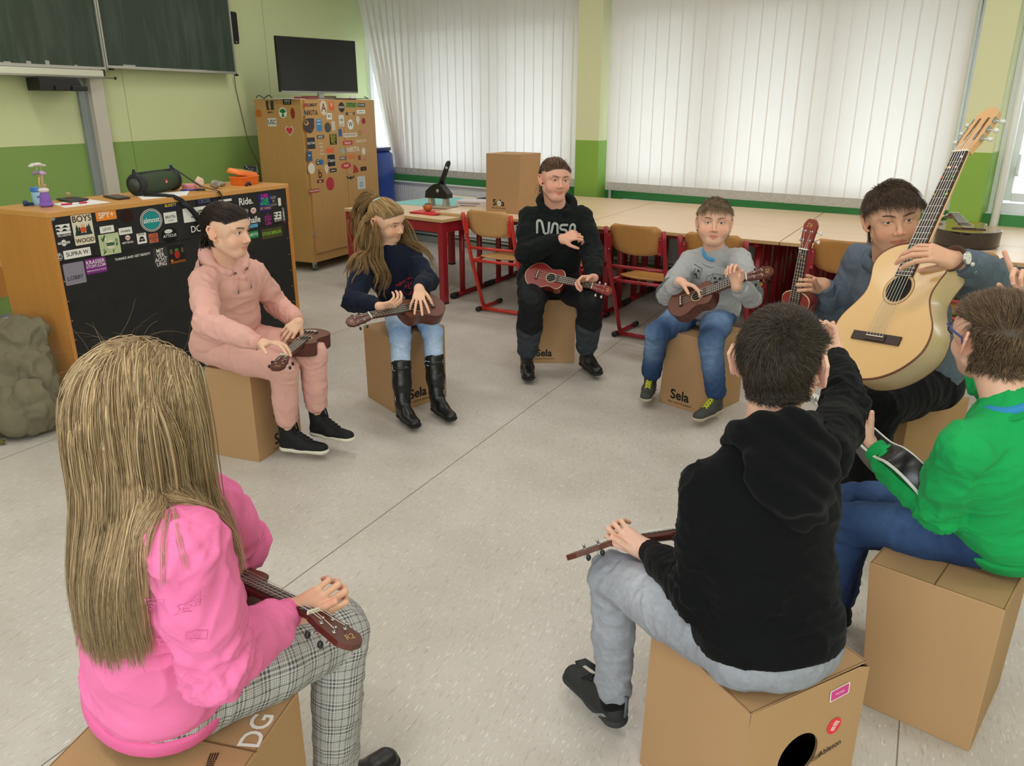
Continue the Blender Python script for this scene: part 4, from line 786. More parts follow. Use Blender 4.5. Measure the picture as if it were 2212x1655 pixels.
# ------------------------------------------------------------------ chairs (local frame: back at y=0 side facing -y, seat towards +y)
m_ply = mat('chair_plywood', '#B98346', .45, .5, var=(6, .25), var_col='#A06B33', stretch=(5, 5, .5)); m_plyp = mat('chair_plywood_pale', '#C99A62', .45, .5, var=(6, .2), var_col='#B5844C', stretch=(5, 5, .5)); m_rivet = mat('rivet', '#C9C6BE', .3, metal=.7)
def make_chair(label, red, ply, group='red steel school chairs with wooden seats'):
    t = empty('school_chair', (0, 0, 0), label=label, cat='chair', group=group)
    def part(mb, n, m, **k): return mb.build(n, m, t, world=False, **k)
    # seat: curved plywood
    mb = MB(); rs = []
    for k in range(9):
        f = k / 8; y = .02 + .40 * f; w = .175 + .035 * math.sin(PI * min(1, f * 1.2 + .1)); z = .445 - .018 * math.sin(PI * f) + (.0 if f < .9 else -.008)
        if k == 0: w *= .86
        if k == 8: w *= .88
        rs.append([(x * w, y, z + .010 * (abs(x) ** 2)) for x in (-1, -.6, -.2, .2, .6, 1)] + [(x * w, y, z - .011 + .010 * (abs(x) ** 2)) for x in (1, .6, .2, -.2, -.6, -1)])
    mb.rings(rs); part(mb, 'seat', ply)
    # backrest: curved shield, narrower and rounded at the bottom
    mb = MB(); rs = []
    for k in range(11):
        f = k / 10; z = .625 + .200 * f; w = .185 * (1 - .30 * max(0, (.45 - f) / .45) ** 2.2) * (1 - .10 * max(0, (f - .75) / .25) ** 2); y0 = -.155 + (.82 - z) * .28
        if k == 0: w *= .72
        if k == 10: w *= .88
        rs.append([(x * w, y0 - .030 * (1 - x * x), z) for x in (-1, -.66, -.33, 0, .33, .66, 1)] + [(x * w, y0 + .010 - .030 * (1 - x * x), z) for x in (1, .66, .33, 0, -.33, -.66, -1)])
    mb.rings(rs); part(mb, 'backrest', ply)
    for sx in (-1, 1):
        x = sx * .205; mb = MB()
        mb.tube([(x, -.165, .80), (x, -.155, .74), (x, -.06, .44), (x, .10, .05), (x, .13, .024)], .0155, 10); part(mb, 'upright', red)
        mb = MB(); mb.tube([(x, .02, .022), (x, .20, .020), (x, .34, .020)], .0145, 10, 0); mb.tube([(x, .33, .020), (x, .385, .020)], .0185, 12, 1); mb.tube([(x, .015, .022), (x, .05, .021)], .0185, 12, 1); part(mb, 'runner', [red, m_cap])
        mb = MB(); mb.box((x - sx * .022, -.150, .70), (.028, .010, .115)); [mb.ball((x - sx * .024, -.157, z), .0045, 6, 1) for z in (.655, .745)]; part(mb, 'back_bracket', [red, m_rivet])
    for p_, z_, r_ in ((-.085, .53, .011), (.06, .024, .0145)): mb = MB(); mb.tube([(-.205, p_, z_), (.205, p_, z_)], r_, 8); part(mb, 'crossbar', red)
    mb = MB(); mb.tube([(-.205, -.045, .425), (.205, -.045, .425)], .012, 8); mb.tube([(-.205, -.045, .425), (-.20, .16, .425), (-.19, .36, .425), (-.15, .40, .425), (.15, .40, .425), (.19, .36, .425), (.20, .16, .425), (.205, -.045, .425)], .011, 8); part(mb, 'seat_frame', red)
    return t
ch = make_chair('school chair with orange brown backrest, on the floor right of the seated woman', m_red, m_ply)
ch.location = (-2.57, 4.62, 0); ch.rotation_euler = (0, 0, math.radians(4))
def add_chair(x, y, rz, label): c = copy_thing(ch, (x, y, 0), math.radians(rz)); c['label'] = label; return c
add_chair(-2.02, 4.60, 4, 'school chair directly behind the boy in the grey sweatshirt')
add_chair(-1.32, 4.84, 7, 'school chair between the raised red ukulele and the man with the guitar')
add_chair(-.76, 4.90, 9, 'school chair at the table with the dark guitar, behind the man\'s raised arm')
add_chair(-3.31, 4.70, 2, 'school chair mostly hidden behind the woman in the black hoodie')
c1 = make_chair('bright red school chair with pale wooden seat in front of the tall box', m_redb, m_plyp)
c1.location = (-3.80, 4.58, 0); c1.rotation_euler = (0, 0, math.radians(9))
# ------------------------------------------------------------------ cardboard box drums
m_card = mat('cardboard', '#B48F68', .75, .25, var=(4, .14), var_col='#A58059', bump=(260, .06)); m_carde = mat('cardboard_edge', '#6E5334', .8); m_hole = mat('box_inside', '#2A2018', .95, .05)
def cajon(bot, top, H, label, edges=True, hole=None, seam=None):
    b = [Vector((x, y, 0)) for x, y in bot]; tp = [Vector((x, y, H)) for x, y in top]; c = sum(b, Vector()) / 4
    t = empty('cardboard_drum_box', (c.x, c.y, 0), label=label, cat='cardboard box', group='cardboard drum boxes used as stools')
    mb = MB()
    if hole is None: mb.hexa(b, tp)
    else:
        # walls with a round opening in face k between corners k and k+1
        k, u, v, r = hole; vs = b + tp; fs = [(0, 3, 2, 1), (4, 5, 6, 7)]
        for i in range(4):
            if i != k: fs.append((i, (i + 1) % 4, 4 + (i + 1) % 4, 4 + i))
        mb.add(vs, fs); A, B_, C_, D_ = b[k], b[(k + 1) % 4], tp[(k + 1) % 4], tp[k]; ex = (B_ - A).normalized(); W = (B_ - A).length; ez = Vector((0, 0, 1)); n = 48
        ring = []; outer = []
        for i in range(n):
            a = 2 * PI * (i + .5) / n; x, z = u + r * math.cos(a), v + r * math.sin(a); ring.append(A + ex * x + ez * z)
            dx, dz = math.cos(a), math.sin(a); kx = ((W - u) / dx if dx > 0 else -u / dx) if abs(dx) > 1e-6 else 9; kz = ((H - v) / dz if dz > 0 else -v / dz) if abs(dz) > 1e-6 else 9; q = min(kx, kz); outer.append(A + ex * (u + q * dx) + ez * (v + q * dz))
        inn = -Vector((ex.y, -ex.x, 0)) * .006; inner = [p + inn for p in ring]
        mb.add(ring + outer + inner, [(i, n + i, n + (i + 1) % n, (i + 1) % n) for i in range(n)]); 
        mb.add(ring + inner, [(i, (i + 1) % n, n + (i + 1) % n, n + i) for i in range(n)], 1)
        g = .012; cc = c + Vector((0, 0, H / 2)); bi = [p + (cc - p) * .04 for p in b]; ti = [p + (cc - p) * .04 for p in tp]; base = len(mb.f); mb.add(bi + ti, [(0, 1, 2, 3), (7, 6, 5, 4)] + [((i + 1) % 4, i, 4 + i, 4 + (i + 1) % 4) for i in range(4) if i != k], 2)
    mb.build('box_body', [m_card, m_carde, m_hole], t, bevel=.0025 if hole is None else 0)
    if edges:
        mb = MB()
        for i in range(4):
            a, d = tp[i], tp[(i + 1) % 4]; inw = (c - (a + d) / 2); inw.z = 0; inw.normalize(); up = Vector((0, 0, .0006))
            mb.hexa([a + inw * .004 + up * .2, d + inw * .004 + up * .2, d + inw * .0052 + up * .2, a + inw * .0052 + up * .2], [a + inw * .004 + up, d + inw * .004 + up, d + inw * .0052 + up, a + inw * .0052 + up])
        if seam:
            i, f = seam; a = tp[i].lerp(tp[(i + 1) % 4], f); d = tp[(i + 3) % 4].lerp(tp[(i + 2) % 4], f); w = (tp[(i + 1) % 4] - tp[i]).normalized() * .0015; up = Vector((0, 0, .0007)); mb.hexa([a - w, a + w, d + w, d - w], [a - w + up, a + w + up, d + w + up, d - w + up])
        mb.build('lid_joint', m_carde, t)
    return t, b, tp
def face_frame(b, tp, k, u, v):
    """point on side face k: u metres from corner k, v metres up; x to the right seen from outside"""
    A, B_ = b[k], b[(k + 1) % 4]; ex = (B_ - A).normalized(); up = (tp[k] - b[k]).normalized(); n = ex.cross(up).normalized(); return frame(tuple(A + ex * u + up * v + n * .0012), ex, n)
def sela(t, b, tp, k, u, v, s=1.0):
    sticker('printed_logo', face_frame(b, tp, k, u, v), [('t', 'Sela', .075 * s, '#1C1814', 0, 0, 0, .022, 0), ('t', 'the soul of sound', .019 * s, '#2A231B', .002, -.042 * s, 0, .0, 1.1)], t, lift=.0004)
def able(t, b, tp, k, u, v, rot=0):
    F = face_frame(b, tp, k, u, v) @ Matrix.Rotation(math.radians(rot), 4, 'Z'); L = [('t', 'Ableton', .021, '#2A2119', .016, 0, 0, .012, 0)]
    for i in range(4): L.append(('p', rrect(.0016, .014), '#2A2119', -.038 + i * .0035, 0)); L.append(('p', rrect(.012, .0016), '#2A2119', -.018, -.0055 + i * .0036))
    sticker('printed_logo', F, L, t)
def red_dot(t, b, tp, k, u, v, w, h, rot=0):
    F = face_frame(b, tp, k, u, v) @ Matrix.Rotation(math.radians(rot), 4, 'Z'); L = [('p', ellipse(w, h, 36), '#E8333F')]
    for i in range(4): L.append(('p', rrect(w * .27, h * .045), '#F2E9E6', -w * .15, h * (-.15 + i * .1))); L.append(('p', rrect(w * .045, h * .38), '#F2E9E6', w * (.05 + i * .085), 0))
    sticker('round_sticker', F, L, t)
# corner lists run counter-clockwise seen from above
BX = {}
BX['girl1'] = cajon([(-3.255, 1.734), (-2.956, 1.83), (-3.056, 2.144), (-3.355, 2.048)], [(-3.185, 1.755), (-2.956, 1.832), (-3.056, 2.144), (-3.285, 2.068)], .435, 'cardboard drum box under the girl in the pink tracksuit')
BX['girl2'] = cajon([(-3.221, 2.723), (-2.918, 2.641), (-2.874, 3.001), (-3.18, 3.083)], [(-3.225, 2.725), (-2.914, 2.645), (-2.874, 3.001), (-3.18, 3.083)], .415, 'cardboard drum box under the girl in the navy sweatshirt with riding boots')
BX['woman'] = cajon([(-2.902, 3.767), (-2.66, 3.961), (-2.868, 4.218), (-3.11, 4.024)], [(-2.902, 3.767), (-2.66, 3.961), (-2.868, 4.218), (-3.11, 4.024)], .41, 'cardboard drum box under the woman in the black hoodie')
BX['gray'] = cajon([(-1.902, 3.676), (-1.596, 3.637), (-1.554, 3.965), (-1.86, 4.004)], [(-1.87, 3.672), (-1.60, 3.637), (-1.556, 3.965), (-1.83, 4.0)], .415, 'cardboard drum box under the boy in the grey sweatshirt')
BX['man'] = cajon([(-.844, 3.308), (-.562, 3.178), (-.409, 3.51), (-.69, 3.64)], [(-.844, 3.308), (-.562, 3.178), (-.409, 3.51), (-.69, 3.64)], .42, 'cardboard drum box under the man with the guitar')
BX['black'] = cajon([(-.564, 1.706), (-.705, 1.392), (-.403, 1.255), (-.264, 1.566)], [(-.564, 1.706), (-.699, 1.397), (-.403, 1.255), (-.268, 1.564)], .42, 'cardboard drum box with a round sound hole, under the boy in the black hoodie', hole=(2, .155, .245, .058), seam=(1, .45))
BX['green'] = cajon([(-.335, 1.952), (-.068, 1.945), (-.05, 2.275), (-.36, 2.285)], [(-.375, 1.956), (-.065, 1.939), (-.045, 2.28), (-.355, 2.295)], .43, 'cardboard drum box under the boy in the green sweatshirt', seam=(0, .5))
_B = Vector((-1.15, .739)); _e1 = Vector((.43, -.90)).normalized(); _e2 = Vector((.90, .43)).normalized()
_q = [_B - _e2 * .353 + _e1 * .33, _B + _e1 * .33, _B, _B - _e2 * .353]
BX['pink'] = cajon([tuple(p) for p in _q], [tuple(p) for p in _q], .42, 'cardboard drum box under the blond girl in the pink sweatshirt, bottom left of the photo')
for k_, args in (('girl2', (1, .16, .075)), ('woman', (0, .115, .065, .85)), ('gray', (0, .13, .07)), ('man', (0, .12, .08)), ('girl1', (1, .18, .06)), ):
    t_, b_, tp_ = BX[k_]; sela(t_, b_, tp_, *args)
t_, b_, tp_ = BX['green']; red_dot(t_, b_, tp_, 0, .135, .345, .050, .056, -14); able(t_, b_, tp_, 0, .185, .262, -12 + 12)
t_, b_, tp_ = BX['black']; red_dot(t_, b_, tp_, 2, .255, .285, .042, .042, 60); able(t_, b_, tp_, 2, .238, .222, 8)
sticker('pink_label', face_frame(b_, tp_, 2, .255, .375) @ Matrix.Rotation(math.radians(4), 4, 'Z'), [('p', rrect(.058, .030, .003), '#E9DDE0'), ('p', rrect(.052, .025, .003), '#D0418F'), ('t', 'Verleih', .009, '#F0D6E2', 0, 0, 0, 0, 0)], t_)
t_, b_, tp_ = BX['pink']
mb = MB(); a = Vector((-1.401, .444, .4205)); d = Vector((-1.08, .593, .4205)); n_ = (d - a).normalized(); w = Vector((n_.y, -n_.x, 0)) * .0015; up = Vector((0, 0, .0007)); a = a - n_ * .0; mb.hexa([a - w, a + w, d + w, d - w], [a - w + up, a + w + up, d + w + up, d - w + up]); mb.build('lid_joint', m_carde, t_)
TF = frame((-1.165, .600, .4205), (_e1.x * -1, _e1.y * -1, 0), (0, 0, 1))
sticker('printed_logo', frame((-1.125, .625, .4206), (.55, -.83, 0), (0, 0, 1)), [('t', 'DG', .060, '#ECEAE4', 0, 0, 180, .014, 0)], t_)
L_ = [('p', rrect(.0022, .018), '#2A2119', -.012 + i * .0045, .006) for i in range(4)] + [('p', rrect(.015, .0022), '#2A2119', -.005, -.020 + i * .0045) for i in range(4)]
sticker('printed_logo', frame((-1.125, .535, .4206), (.75, .66, 0), (0, 0, 1)), L_, t_)
# tall box standing on the table
t_, b_, tp_ = cajon([(-4.287, 5.012), (-3.97, 5.044), (-3.995, 5.345), (-4.312, 5.313)], [(-4.28, 5.012), (-3.95, 5.044), (-3.975, 5.345), (-4.305, 5.313)], .465, 'tall cardboard drum box standing upright on the school table', edges=False)
for o in [t_]: o.location.z += .721
sticker('printed_logo', face_frame([p + Vector((0, 0, .721)) for p in b_], [p + Vector((0, 0, .721)) for p in tp_], 0, .125, .078), [('t', 'Sela', .072, '#1C1814', 0, 0, 0, .022, 0), ('t', 'the soul of sound', .018, '#2A231B', .002, -.040, 0, .0, 1.1), ('p', ellipse(.042, .042, 32), '#D5D3CF', .006, -.004), ('t', 'IEMA', .013, '#6B6964', .006, -.004, 0, .005, 0)], t_)

# ------------------------------------------------------------------ things on the tables
m_cyan = mat('card_turquoise', '#8CCBCB', .8); zt = .6955
mb = MB(); q = [(-5.54, 5.03, zt), (-4.72, 5.20, zt), (-4.78, 5.86, zt), (-5.50, 5.80, zt)]; mb.hexa(q, [(x, y, z + .003) for x, y, z in q]); tag(mb.build('card_sheet', m_cyan), label='large turquoise card sheet lying on the hole punch table', cat='card sheet')
mb = MB(); q = [(-5.1, 5.72, zt + .004), (-4.85, 5.68, zt + .004), (-4.8, 5.90, zt + .004), (-5.06, 5.92, zt + .004)]; mb.hexa(q, [(x, y, z + .002) for x, y, z in q]); tag(mb.build('squared_paper', m_paper), label='squared paper sheet at the rear of the turquoise card', cat='paper')
t = empty('exercise_booklets', (-4.73, 4.80, zt), label='red booklets lying at the table\'s front edge under the small pumpkin', cat='booklet')
for k in range(3):
    mb = MB(); c, s = math.cos(.12 * k - .1), math.sin(.12 * k - .1); cx, cy = -4.72 + .006 * k, 4.79; q = [(cx + x * c - y * s, cy + x * s + y * c, zt + .005 * k) for x, y in ((-.15, -.10), (.14, -.10), (.14, .11), (-.15, .11))]; mb.hexa(q, [(x, y, z + .0047) for x, y, z in q]); mb.build('booklet', mat('booklet_red', '#D63A38', .5), t)
sticker('print', frame((-4.72, 4.80, zt + .0151), (1, .1, 0), (0, 0, 1)), [('p', [(-.08, -.02), (.02, .03), (.09, 0), (.02, .06), (-.07, .04)], '#E9C3BE')], t)
t = empty('toy_pumpkin', (-4.73, 4.78, zt + .016), label='small orange pumpkin with dark green top on the red booklets', cat='pumpkin'); mb = MB(); rs = []
for i in range(1, 12):
    th_ = PI * i / 12; rs.append([(-4.73 + .042 * math.sin(th_) * (1 - .10 * abs(math.cos(4 * a))) * math.cos(a), 4.78 + .042 * math.sin(th_) * (1 - .10 * abs(math.cos(4 * a))) * math.sin(a), zt + .050 - .034 * math.cos(th_)) for a in [2 * PI * j / 32 for j in range(32)]])
mb.rings(rs); 
mb.m = [1 if (f[0] // 32) > 7 else 0 for f in mb.f]; mb.build('pumpkin_body', [mat('pumpkin_orange', '#C2702A', .4, var=(20, .5), var_col='#7A2F1A'), mat('pumpkin_green', '#1F4A38', .4)], t)
t = empty('hole_punch', (-4.93, 5.13, zt + .004), label='big black heavy duty hole punch with raised lever', cat='hole punch'); PM_ = Matrix.Translation((-4.90, 5.09, zt + .004)) @ Matrix.Rotation(math.radians(12), 4, 'Z')
mb = MB(); mb.box((.02, 0, .010), (.30, .13, .018), 0, PM_); mb.box((.11, -.03, .022), (.12, .02, .006), 0, PM_); mb.build('base_plate', mat('punch_steel', '#B7B1A2', .4, metal=.4), t, bevel=.004)
mb = MB()
for x in (-.075, .075): mb.box((x, 0, .055), (.035, .08, .075), 0, PM_, taper=.8)
mb.build('bracket', mat('punch_steel', '#B7B1A2'), t, bevel=.003)
mb = MB(); prof = [(-.115, .085), (.115, .085), (.115, .125), (.075, .165), (.055, .19), (.04, .215), (-.02, .205), (-.06, .18), (-.105, .145)]
mb.prism(prof, -.045, .045, 0, PM_ @ Matrix.Rotation(PI / 2, 4, 'X')); mb.build('housing', m_black, t, bevel=.006)
mb = MB(); a = PM_ @ Vector((.02, 0, .18)); b = PM_ @ Vector((.115, .0, .40)); mb.tube([a, a.lerp(b, .5), a.lerp(b, .93), b], [.034, .028, .027, .016], 12, 0, flat=(1, .6)); mb.build('lever', m_black, t)
mb = MB(); p = PM_ @ Vector((.02, -.046, .15)); mb.tube([p, p + Vector((0, -.006, 0))], .015, 16); p = PM_ @ Vector((.10, -.02, .345)); mb.ball(tuple(p), .013, 10); mb.build('bolt', m_silver, t)
t = empty('carton', (-4.70, 5.42, zt), label='long white printed carton lying between hole punch and tall box', cat='carton'); CMx = Matrix.Translation((-4.66, 5.30, zt + .036)) @ Matrix.Rotation(math.radians(20), 4, 'Z')
mb = MB(); mb.box((0, 0, 0), (.28, .19, .064), 0, CMx); mb.build('carton_body', mat('carton_pale', '#D8CFD0', .6), t, bevel=.002)
sticker('print', CMx @ Matrix.Translation((-.02, -.0955, 0)) @ Matrix.Rotation(PI / 2, 4, 'X'), [('p', rrect(.20, .012), '#A08E92', 0, .012), ('p', rrect(.15, .008), '#7F6E74', -.01, -.008)], t)
t = empty('stationery_tray', (-4.86, 5.60, zt + .006), label='dark tray heaped with scissors and cutters behind the white carton', cat='tray'); c = Vector((-4.62, 5.56, zt + .006)); mb = MB(); pp = rrect(.34, .24, .04, 4)
rs = [[(c.x + x * k, c.y + y * k, c.z + z) for x, y in pp] for k, z in ((.85, 0), (.9, .004), (1.0, .055), (.96, .055), (.86, .012))]; mb.rings(rs); mb.build('tray_body', mat('tray_navy', '#22263A', .4), t)
rn = random.Random(7)
for i in range(14):
    a = rn.uniform(0, PI); p = c + Vector((rn.uniform(-.10, .10), rn.uniform(-.07, .07), .045 + rn.uniform(0, .045))); d = Vector((math.cos(a), math.sin(a), rn.uniform(-.15, .25))) * rn.uniform(.05, .10)
    col = ['#2B2B2E', '#9A9C9E', '#C9CBCB', '#3B3F46', '#E0A22A', '#C7D07A'][i % 6]
    s_ = empty('scissors' if i % 3 else 'cutter', tuple(p), label=('scissors lying in the dark stationery tray' if i % 3 else 'cutter knife lying in the dark stationery tray'), cat='scissors' if i % 3 else 'cutter', group='scissors and cutters in the stationery tray')
    mb = MB(); mb.tube([p - d, p], [.002, .006], 6, flat=(1, .4)); mb.build('blade', m_silver, s_); mb = MB()
    if i % 3:
        for sg in (-1, 1):
            o_ = Vector((-d.y, d.x, 0)).normalized() * .014 * sg; q_ = p + d * .45 + o_; mb.tube([q_ + Vector((math.cos(w_) * .013, math.sin(w_) * .013, 0)) for w_ in [k * PI / 5 for k in range(10)]], .0038, 6, closed=True)
    else: mb.tube([p, p + d * .9], [.010, .008], 8)
    mb.build('handle', mat('c' + col[1:] + 'h', col, .4), s_)

# papers on the floor by the backpack, backpack
mb = MB(); q = [(-5.7, 1.35, .001), (-5.45, 1.20, .001), (-5.35, 1.42, .001), (-5.6, 1.56, .001)]; mb.hexa(q, [(x, y, z + .0006) for x, y, z in q]); tag(mb.build('paper_sheet', m_paper), label='white paper lying on the floor behind the backpack', cat='paper')
# ------------------------------------------------------------------ implicit-surface modelling (numpy)
def V3(*a): return np.array(a if len(a) > 1 else a[0], dtype=np.float64)
def unit(v): v = np.asarray(v, dtype=np.float64); return v / (np.linalg.norm(v) + 1e-12)
def sd_cone(P, a, b, ra, rb):
    ba = b - a; L2 = ba @ ba; pa = P - a; t = np.clip(pa @ ba / max(L2, 1e-12), 0, 1)
    return np.linalg.norm(pa - t[..., None] * ba, axis=-1) - (ra + (rb - ra) * t)
def sd_ell(P, c, r, R=None):
    q = P - c
    if R is not None: q = q @ R            # columns of R = local axes
    k0 = np.linalg.norm(q / r, axis=-1); k1 = np.linalg.norm(q / (r * r), axis=-1)
    return k0 * (k0 - 1.0) / np.maximum(k1, 1e-9)
def sd_flat(P, a, b, ra, rb, n, s):
    """cone squashed by factor s (<1 thinner) along direction n"""
    n = unit(n); M = np.eye(3) + (1 / s - 1) * np.outer(n, n); return sd_cone(P @ M, a @ M, b @ M, ra, rb) * (0.5 + 0.5 * s)
class Blob:
    """list of primitives joined smoothly; each: (kind, args, k, bbox centre/extent, subtract)"""
    def __init__(s, k=.012): s.p = []; s.k = k
    def cone(s, a, b, ra, rb=None, k=None, sub=False):
        a, b = V3(a), V3(b); rb = ra if rb is None else rb; r = max(ra, rb); s.p.append((sd_cone, (a, b, ra, rb), s.k if k is None else k, np.minimum(a, b) - r, np.maximum(a, b) + r, sub)); return s
    def flat(s, a, b, ra, rb, n, f, k=None, sub=False):
        a, b = V3(a), V3(b); r = max(ra, rb) * max(1, f); s.p.append((sd_flat, (a, b, ra, rb, V3(n), f), s.k if k is None else k, np.minimum(a, b) - r, np.maximum(a, b) + r, sub)); return s
    def ell(s, c, r, R=None, k=None, sub=False):
        c = V3(c); r = V3(r) if not np.isscalar(r) else V3(r, r, r); m = float(max(r)); s.p.append((sd_ell, (c, r, R), s.k if k is None else k, c - m, c + m, sub)); return s
    def chain(s, pts, rad, k=None):
        for i in range(len(pts) - 1): s.cone(pts[i], pts[i + 1], rad[i], rad[i + 1], k)
        return s
    def bounds(s, pad):
        lo = np.min([p[3] for p in s.p if not p[5]], axis=0) - pad; hi = np.max([p[4] for p in s.p if not p[5]], axis=0) + pad; return lo, hi
    def ev(s, P):
        f = np.full(P.shape[:-1], .08)
        for fn, a, k, lo, hi, sub in s.p: f = _comb(f, fn(P, *a), k, sub)
        return f
    def grad(s, P, h=.002):
        g = np.stack([s.ev(P + e) - s.ev(P - e) for e in np.eye(3) * h], -1); return g / (np.linalg.norm(g, axis=-1, keepdims=True) + 1e-9)
    def mesh(s, vox, clip=None, lo=None, hi=None):
        l, h = s.bounds(vox * 3); lo = l if lo is None else np.maximum(l, lo); hi = h if hi is None else np.minimum(h, hi)
        n = np.ceil((hi - lo) / vox).astype(int) + 1; ax = [lo[i] + vox * np.arange(n[i]) for i in range(3)]
        f = np.full(tuple(n), .08, dtype=np.float64)
        for fn, a, k, plo, phi, sub in s.p:
            m = k + vox * 3; i0 = np.clip(np.floor((plo - m - lo) / vox).astype(int), 0, n); i1 = np.clip(np.ceil((phi + m - lo) / vox).astype(int) + 1, 0, n)
            if np.any(i1 <= i0): continue
            sl = tuple(slice(i0[i], i1[i]) for i in range(3))
            P = np.stack(np.meshgrid(ax[0][sl[0]], ax[1][sl[1]], ax[2][sl[2]], indexing='ij'), -1)
            f[sl] = _comb(f[sl], fn(P, *a), k, sub)
        if clip is not None:
            P = np.stack(np.meshgrid(*ax, indexing='ij'), -1)
            for (c, nrm) in clip: f = np.maximum(f, (P - V3(c)) @ unit(nrm))
        return surface_net(f, lo, vox)
def _comb(f, d, k, sub):
    if sub:
        d = -d
        if k <= 0: return np.maximum(f, d)
        h = np.clip(.5 - .5 * (d - f) / k, 0, 1); return d + (f - d) * h + k * h * (1 - h)
    if k <= 0: return np.minimum(f, d)
    h = np.clip(.5 + .5 * (d - f) / k, 0, 1); return d + (f - d) * h - k * h * (1 - h)
def surface_net(f, lo, vox):
    nx, ny, nz = f.shape; ins = f < 0
    c8 = [ins[dx:nx - 1 + dx, dy:ny - 1 + dy, dz:nz - 1 + dz] for dx in (0, 1) for dy in (0, 1) for dz in (0, 1)]
    cnt = np.zeros(c8[0].shape, dtype=np.int8)
    for c in c8: cnt += c
    act = (cnt > 0) & (cnt < 8); idx = -np.ones(act.shape, dtype=np.int64); cells = np.argwhere(act); idx[act] = np.arange(len(cells))
    acc = np.zeros((len(cells), 3)); num = np.zeros(len(cells)); ci, cj, ck = cells.T
    corners = [(0, 0, 0), (1, 0, 0), (0, 1, 0), (1, 1, 0), (0, 0, 1), (1, 0, 1), (0, 1, 1), (1, 1, 1)]
    vals = {c: f[ci + c[0], cj + c[1], ck + c[2]] for c in corners}
    for a in corners:
        for d in range(3):
            if a[d] == 1: continue
            b = list(a); b[d] = 1; b = tuple(b); va, vb = vals[a], vals[b]; x = (va < 0) != (vb < 0)
            t = np.where(x, va / np.where(x, va - vb, 1), 0); p = np.array(a, dtype=float)[None] + np.zeros((len(cells), 3)); p[:, d] += t; acc[x] += p[x]; num[x] += 1
    V = lo + vox * (cells + acc / np.maximum(num, 1)[:, None]); Fs = []
    for d in range(3):
        e = [0, 0, 0]; e[d] = 1; u, w = (d + 1) % 3, (d + 2) % 3
        sl0 = [slice(1, n - 1) for n in f.shape]; sl0[d] = slice(0, f.shape[d] - 1); sl1 = list(sl0); sl1[d] = slice(1, f.shape[d])
        A, B = ins[tuple(sl0)], ins[tuple(sl1)]; off = np.array([1, 1, 1]); off[d] = 0
        for flip, m in ((0, A & ~B), (1, ~A & B)):
            g = np.argwhere(m) + off
            if len(g) == 0: continue
            du = np.zeros(3, int); du[u] = 1; dw = np.zeros(3, int); dw[w] = 1
            q = [g - du - dw, g - dw, g, g - du]; q = np.stack([idx[tuple(k.T)] for k in q], -1)
            if flip: q = q[:, ::-1]
            Fs.append(q)
    F = np.concatenate(Fs) if Fs else np.zeros((0, 4), int); F = F[(F >= 0).all(1)]; return V, F
def smooth_mesh(V, F, it=2, lam=.5):
    n = len(V); E = np.concatenate([F[:, [0, 1]], F[:, [1, 2]], F[:, [2, 3]], F[:, [3, 0]]]) if F.shape[1] == 4 else np.concatenate([F[:, [0, 1]], F[:, [1, 2]], F[:, [2, 0]]])
    deg = np.bincount(E[:, 0], minlength=n) + np.bincount(E[:, 1], minlength=n)
    for _ in range(it):
        S = np.stack([np.bincount(E[:, 0], V[E[:, 1], i], n) + np.bincount(E[:, 1], V[E[:, 0], i], n) for i in range(3)], -1); V = V + lam * (S / np.maximum(deg, 1)[:, None] - V)
    return V
def vnormals(V, F):
    a, b, c = V[F[:, 0]], V[F[:, 1]], V[F[:, 2]]; N = np.cross(b - a, c - a)
    if F.shape[1] == 4: N = N + np.cross(c - a, V[F[:, 3]] - a)
    o = np.zeros_like(V)
    for k in range(F.shape[1]):
        for i in range(3): o[:, i] += np.bincount(F[:, k], N[:, i], len(V))
    return o / (np.linalg.norm(o, axis=1, keepdims=True) + 1e-12)
def join(parts):
    Vs, Fs, Cs = [], [], []; b = 0
    for V, F, C in parts: Vs.append(V); Fs.append(F + b); Cs.append(np.broadcast_to(C, (len(V), 3))); b += len(V)
    return np.concatenate(Vs), np.concatenate(Fs), np.concatenate(Cs)
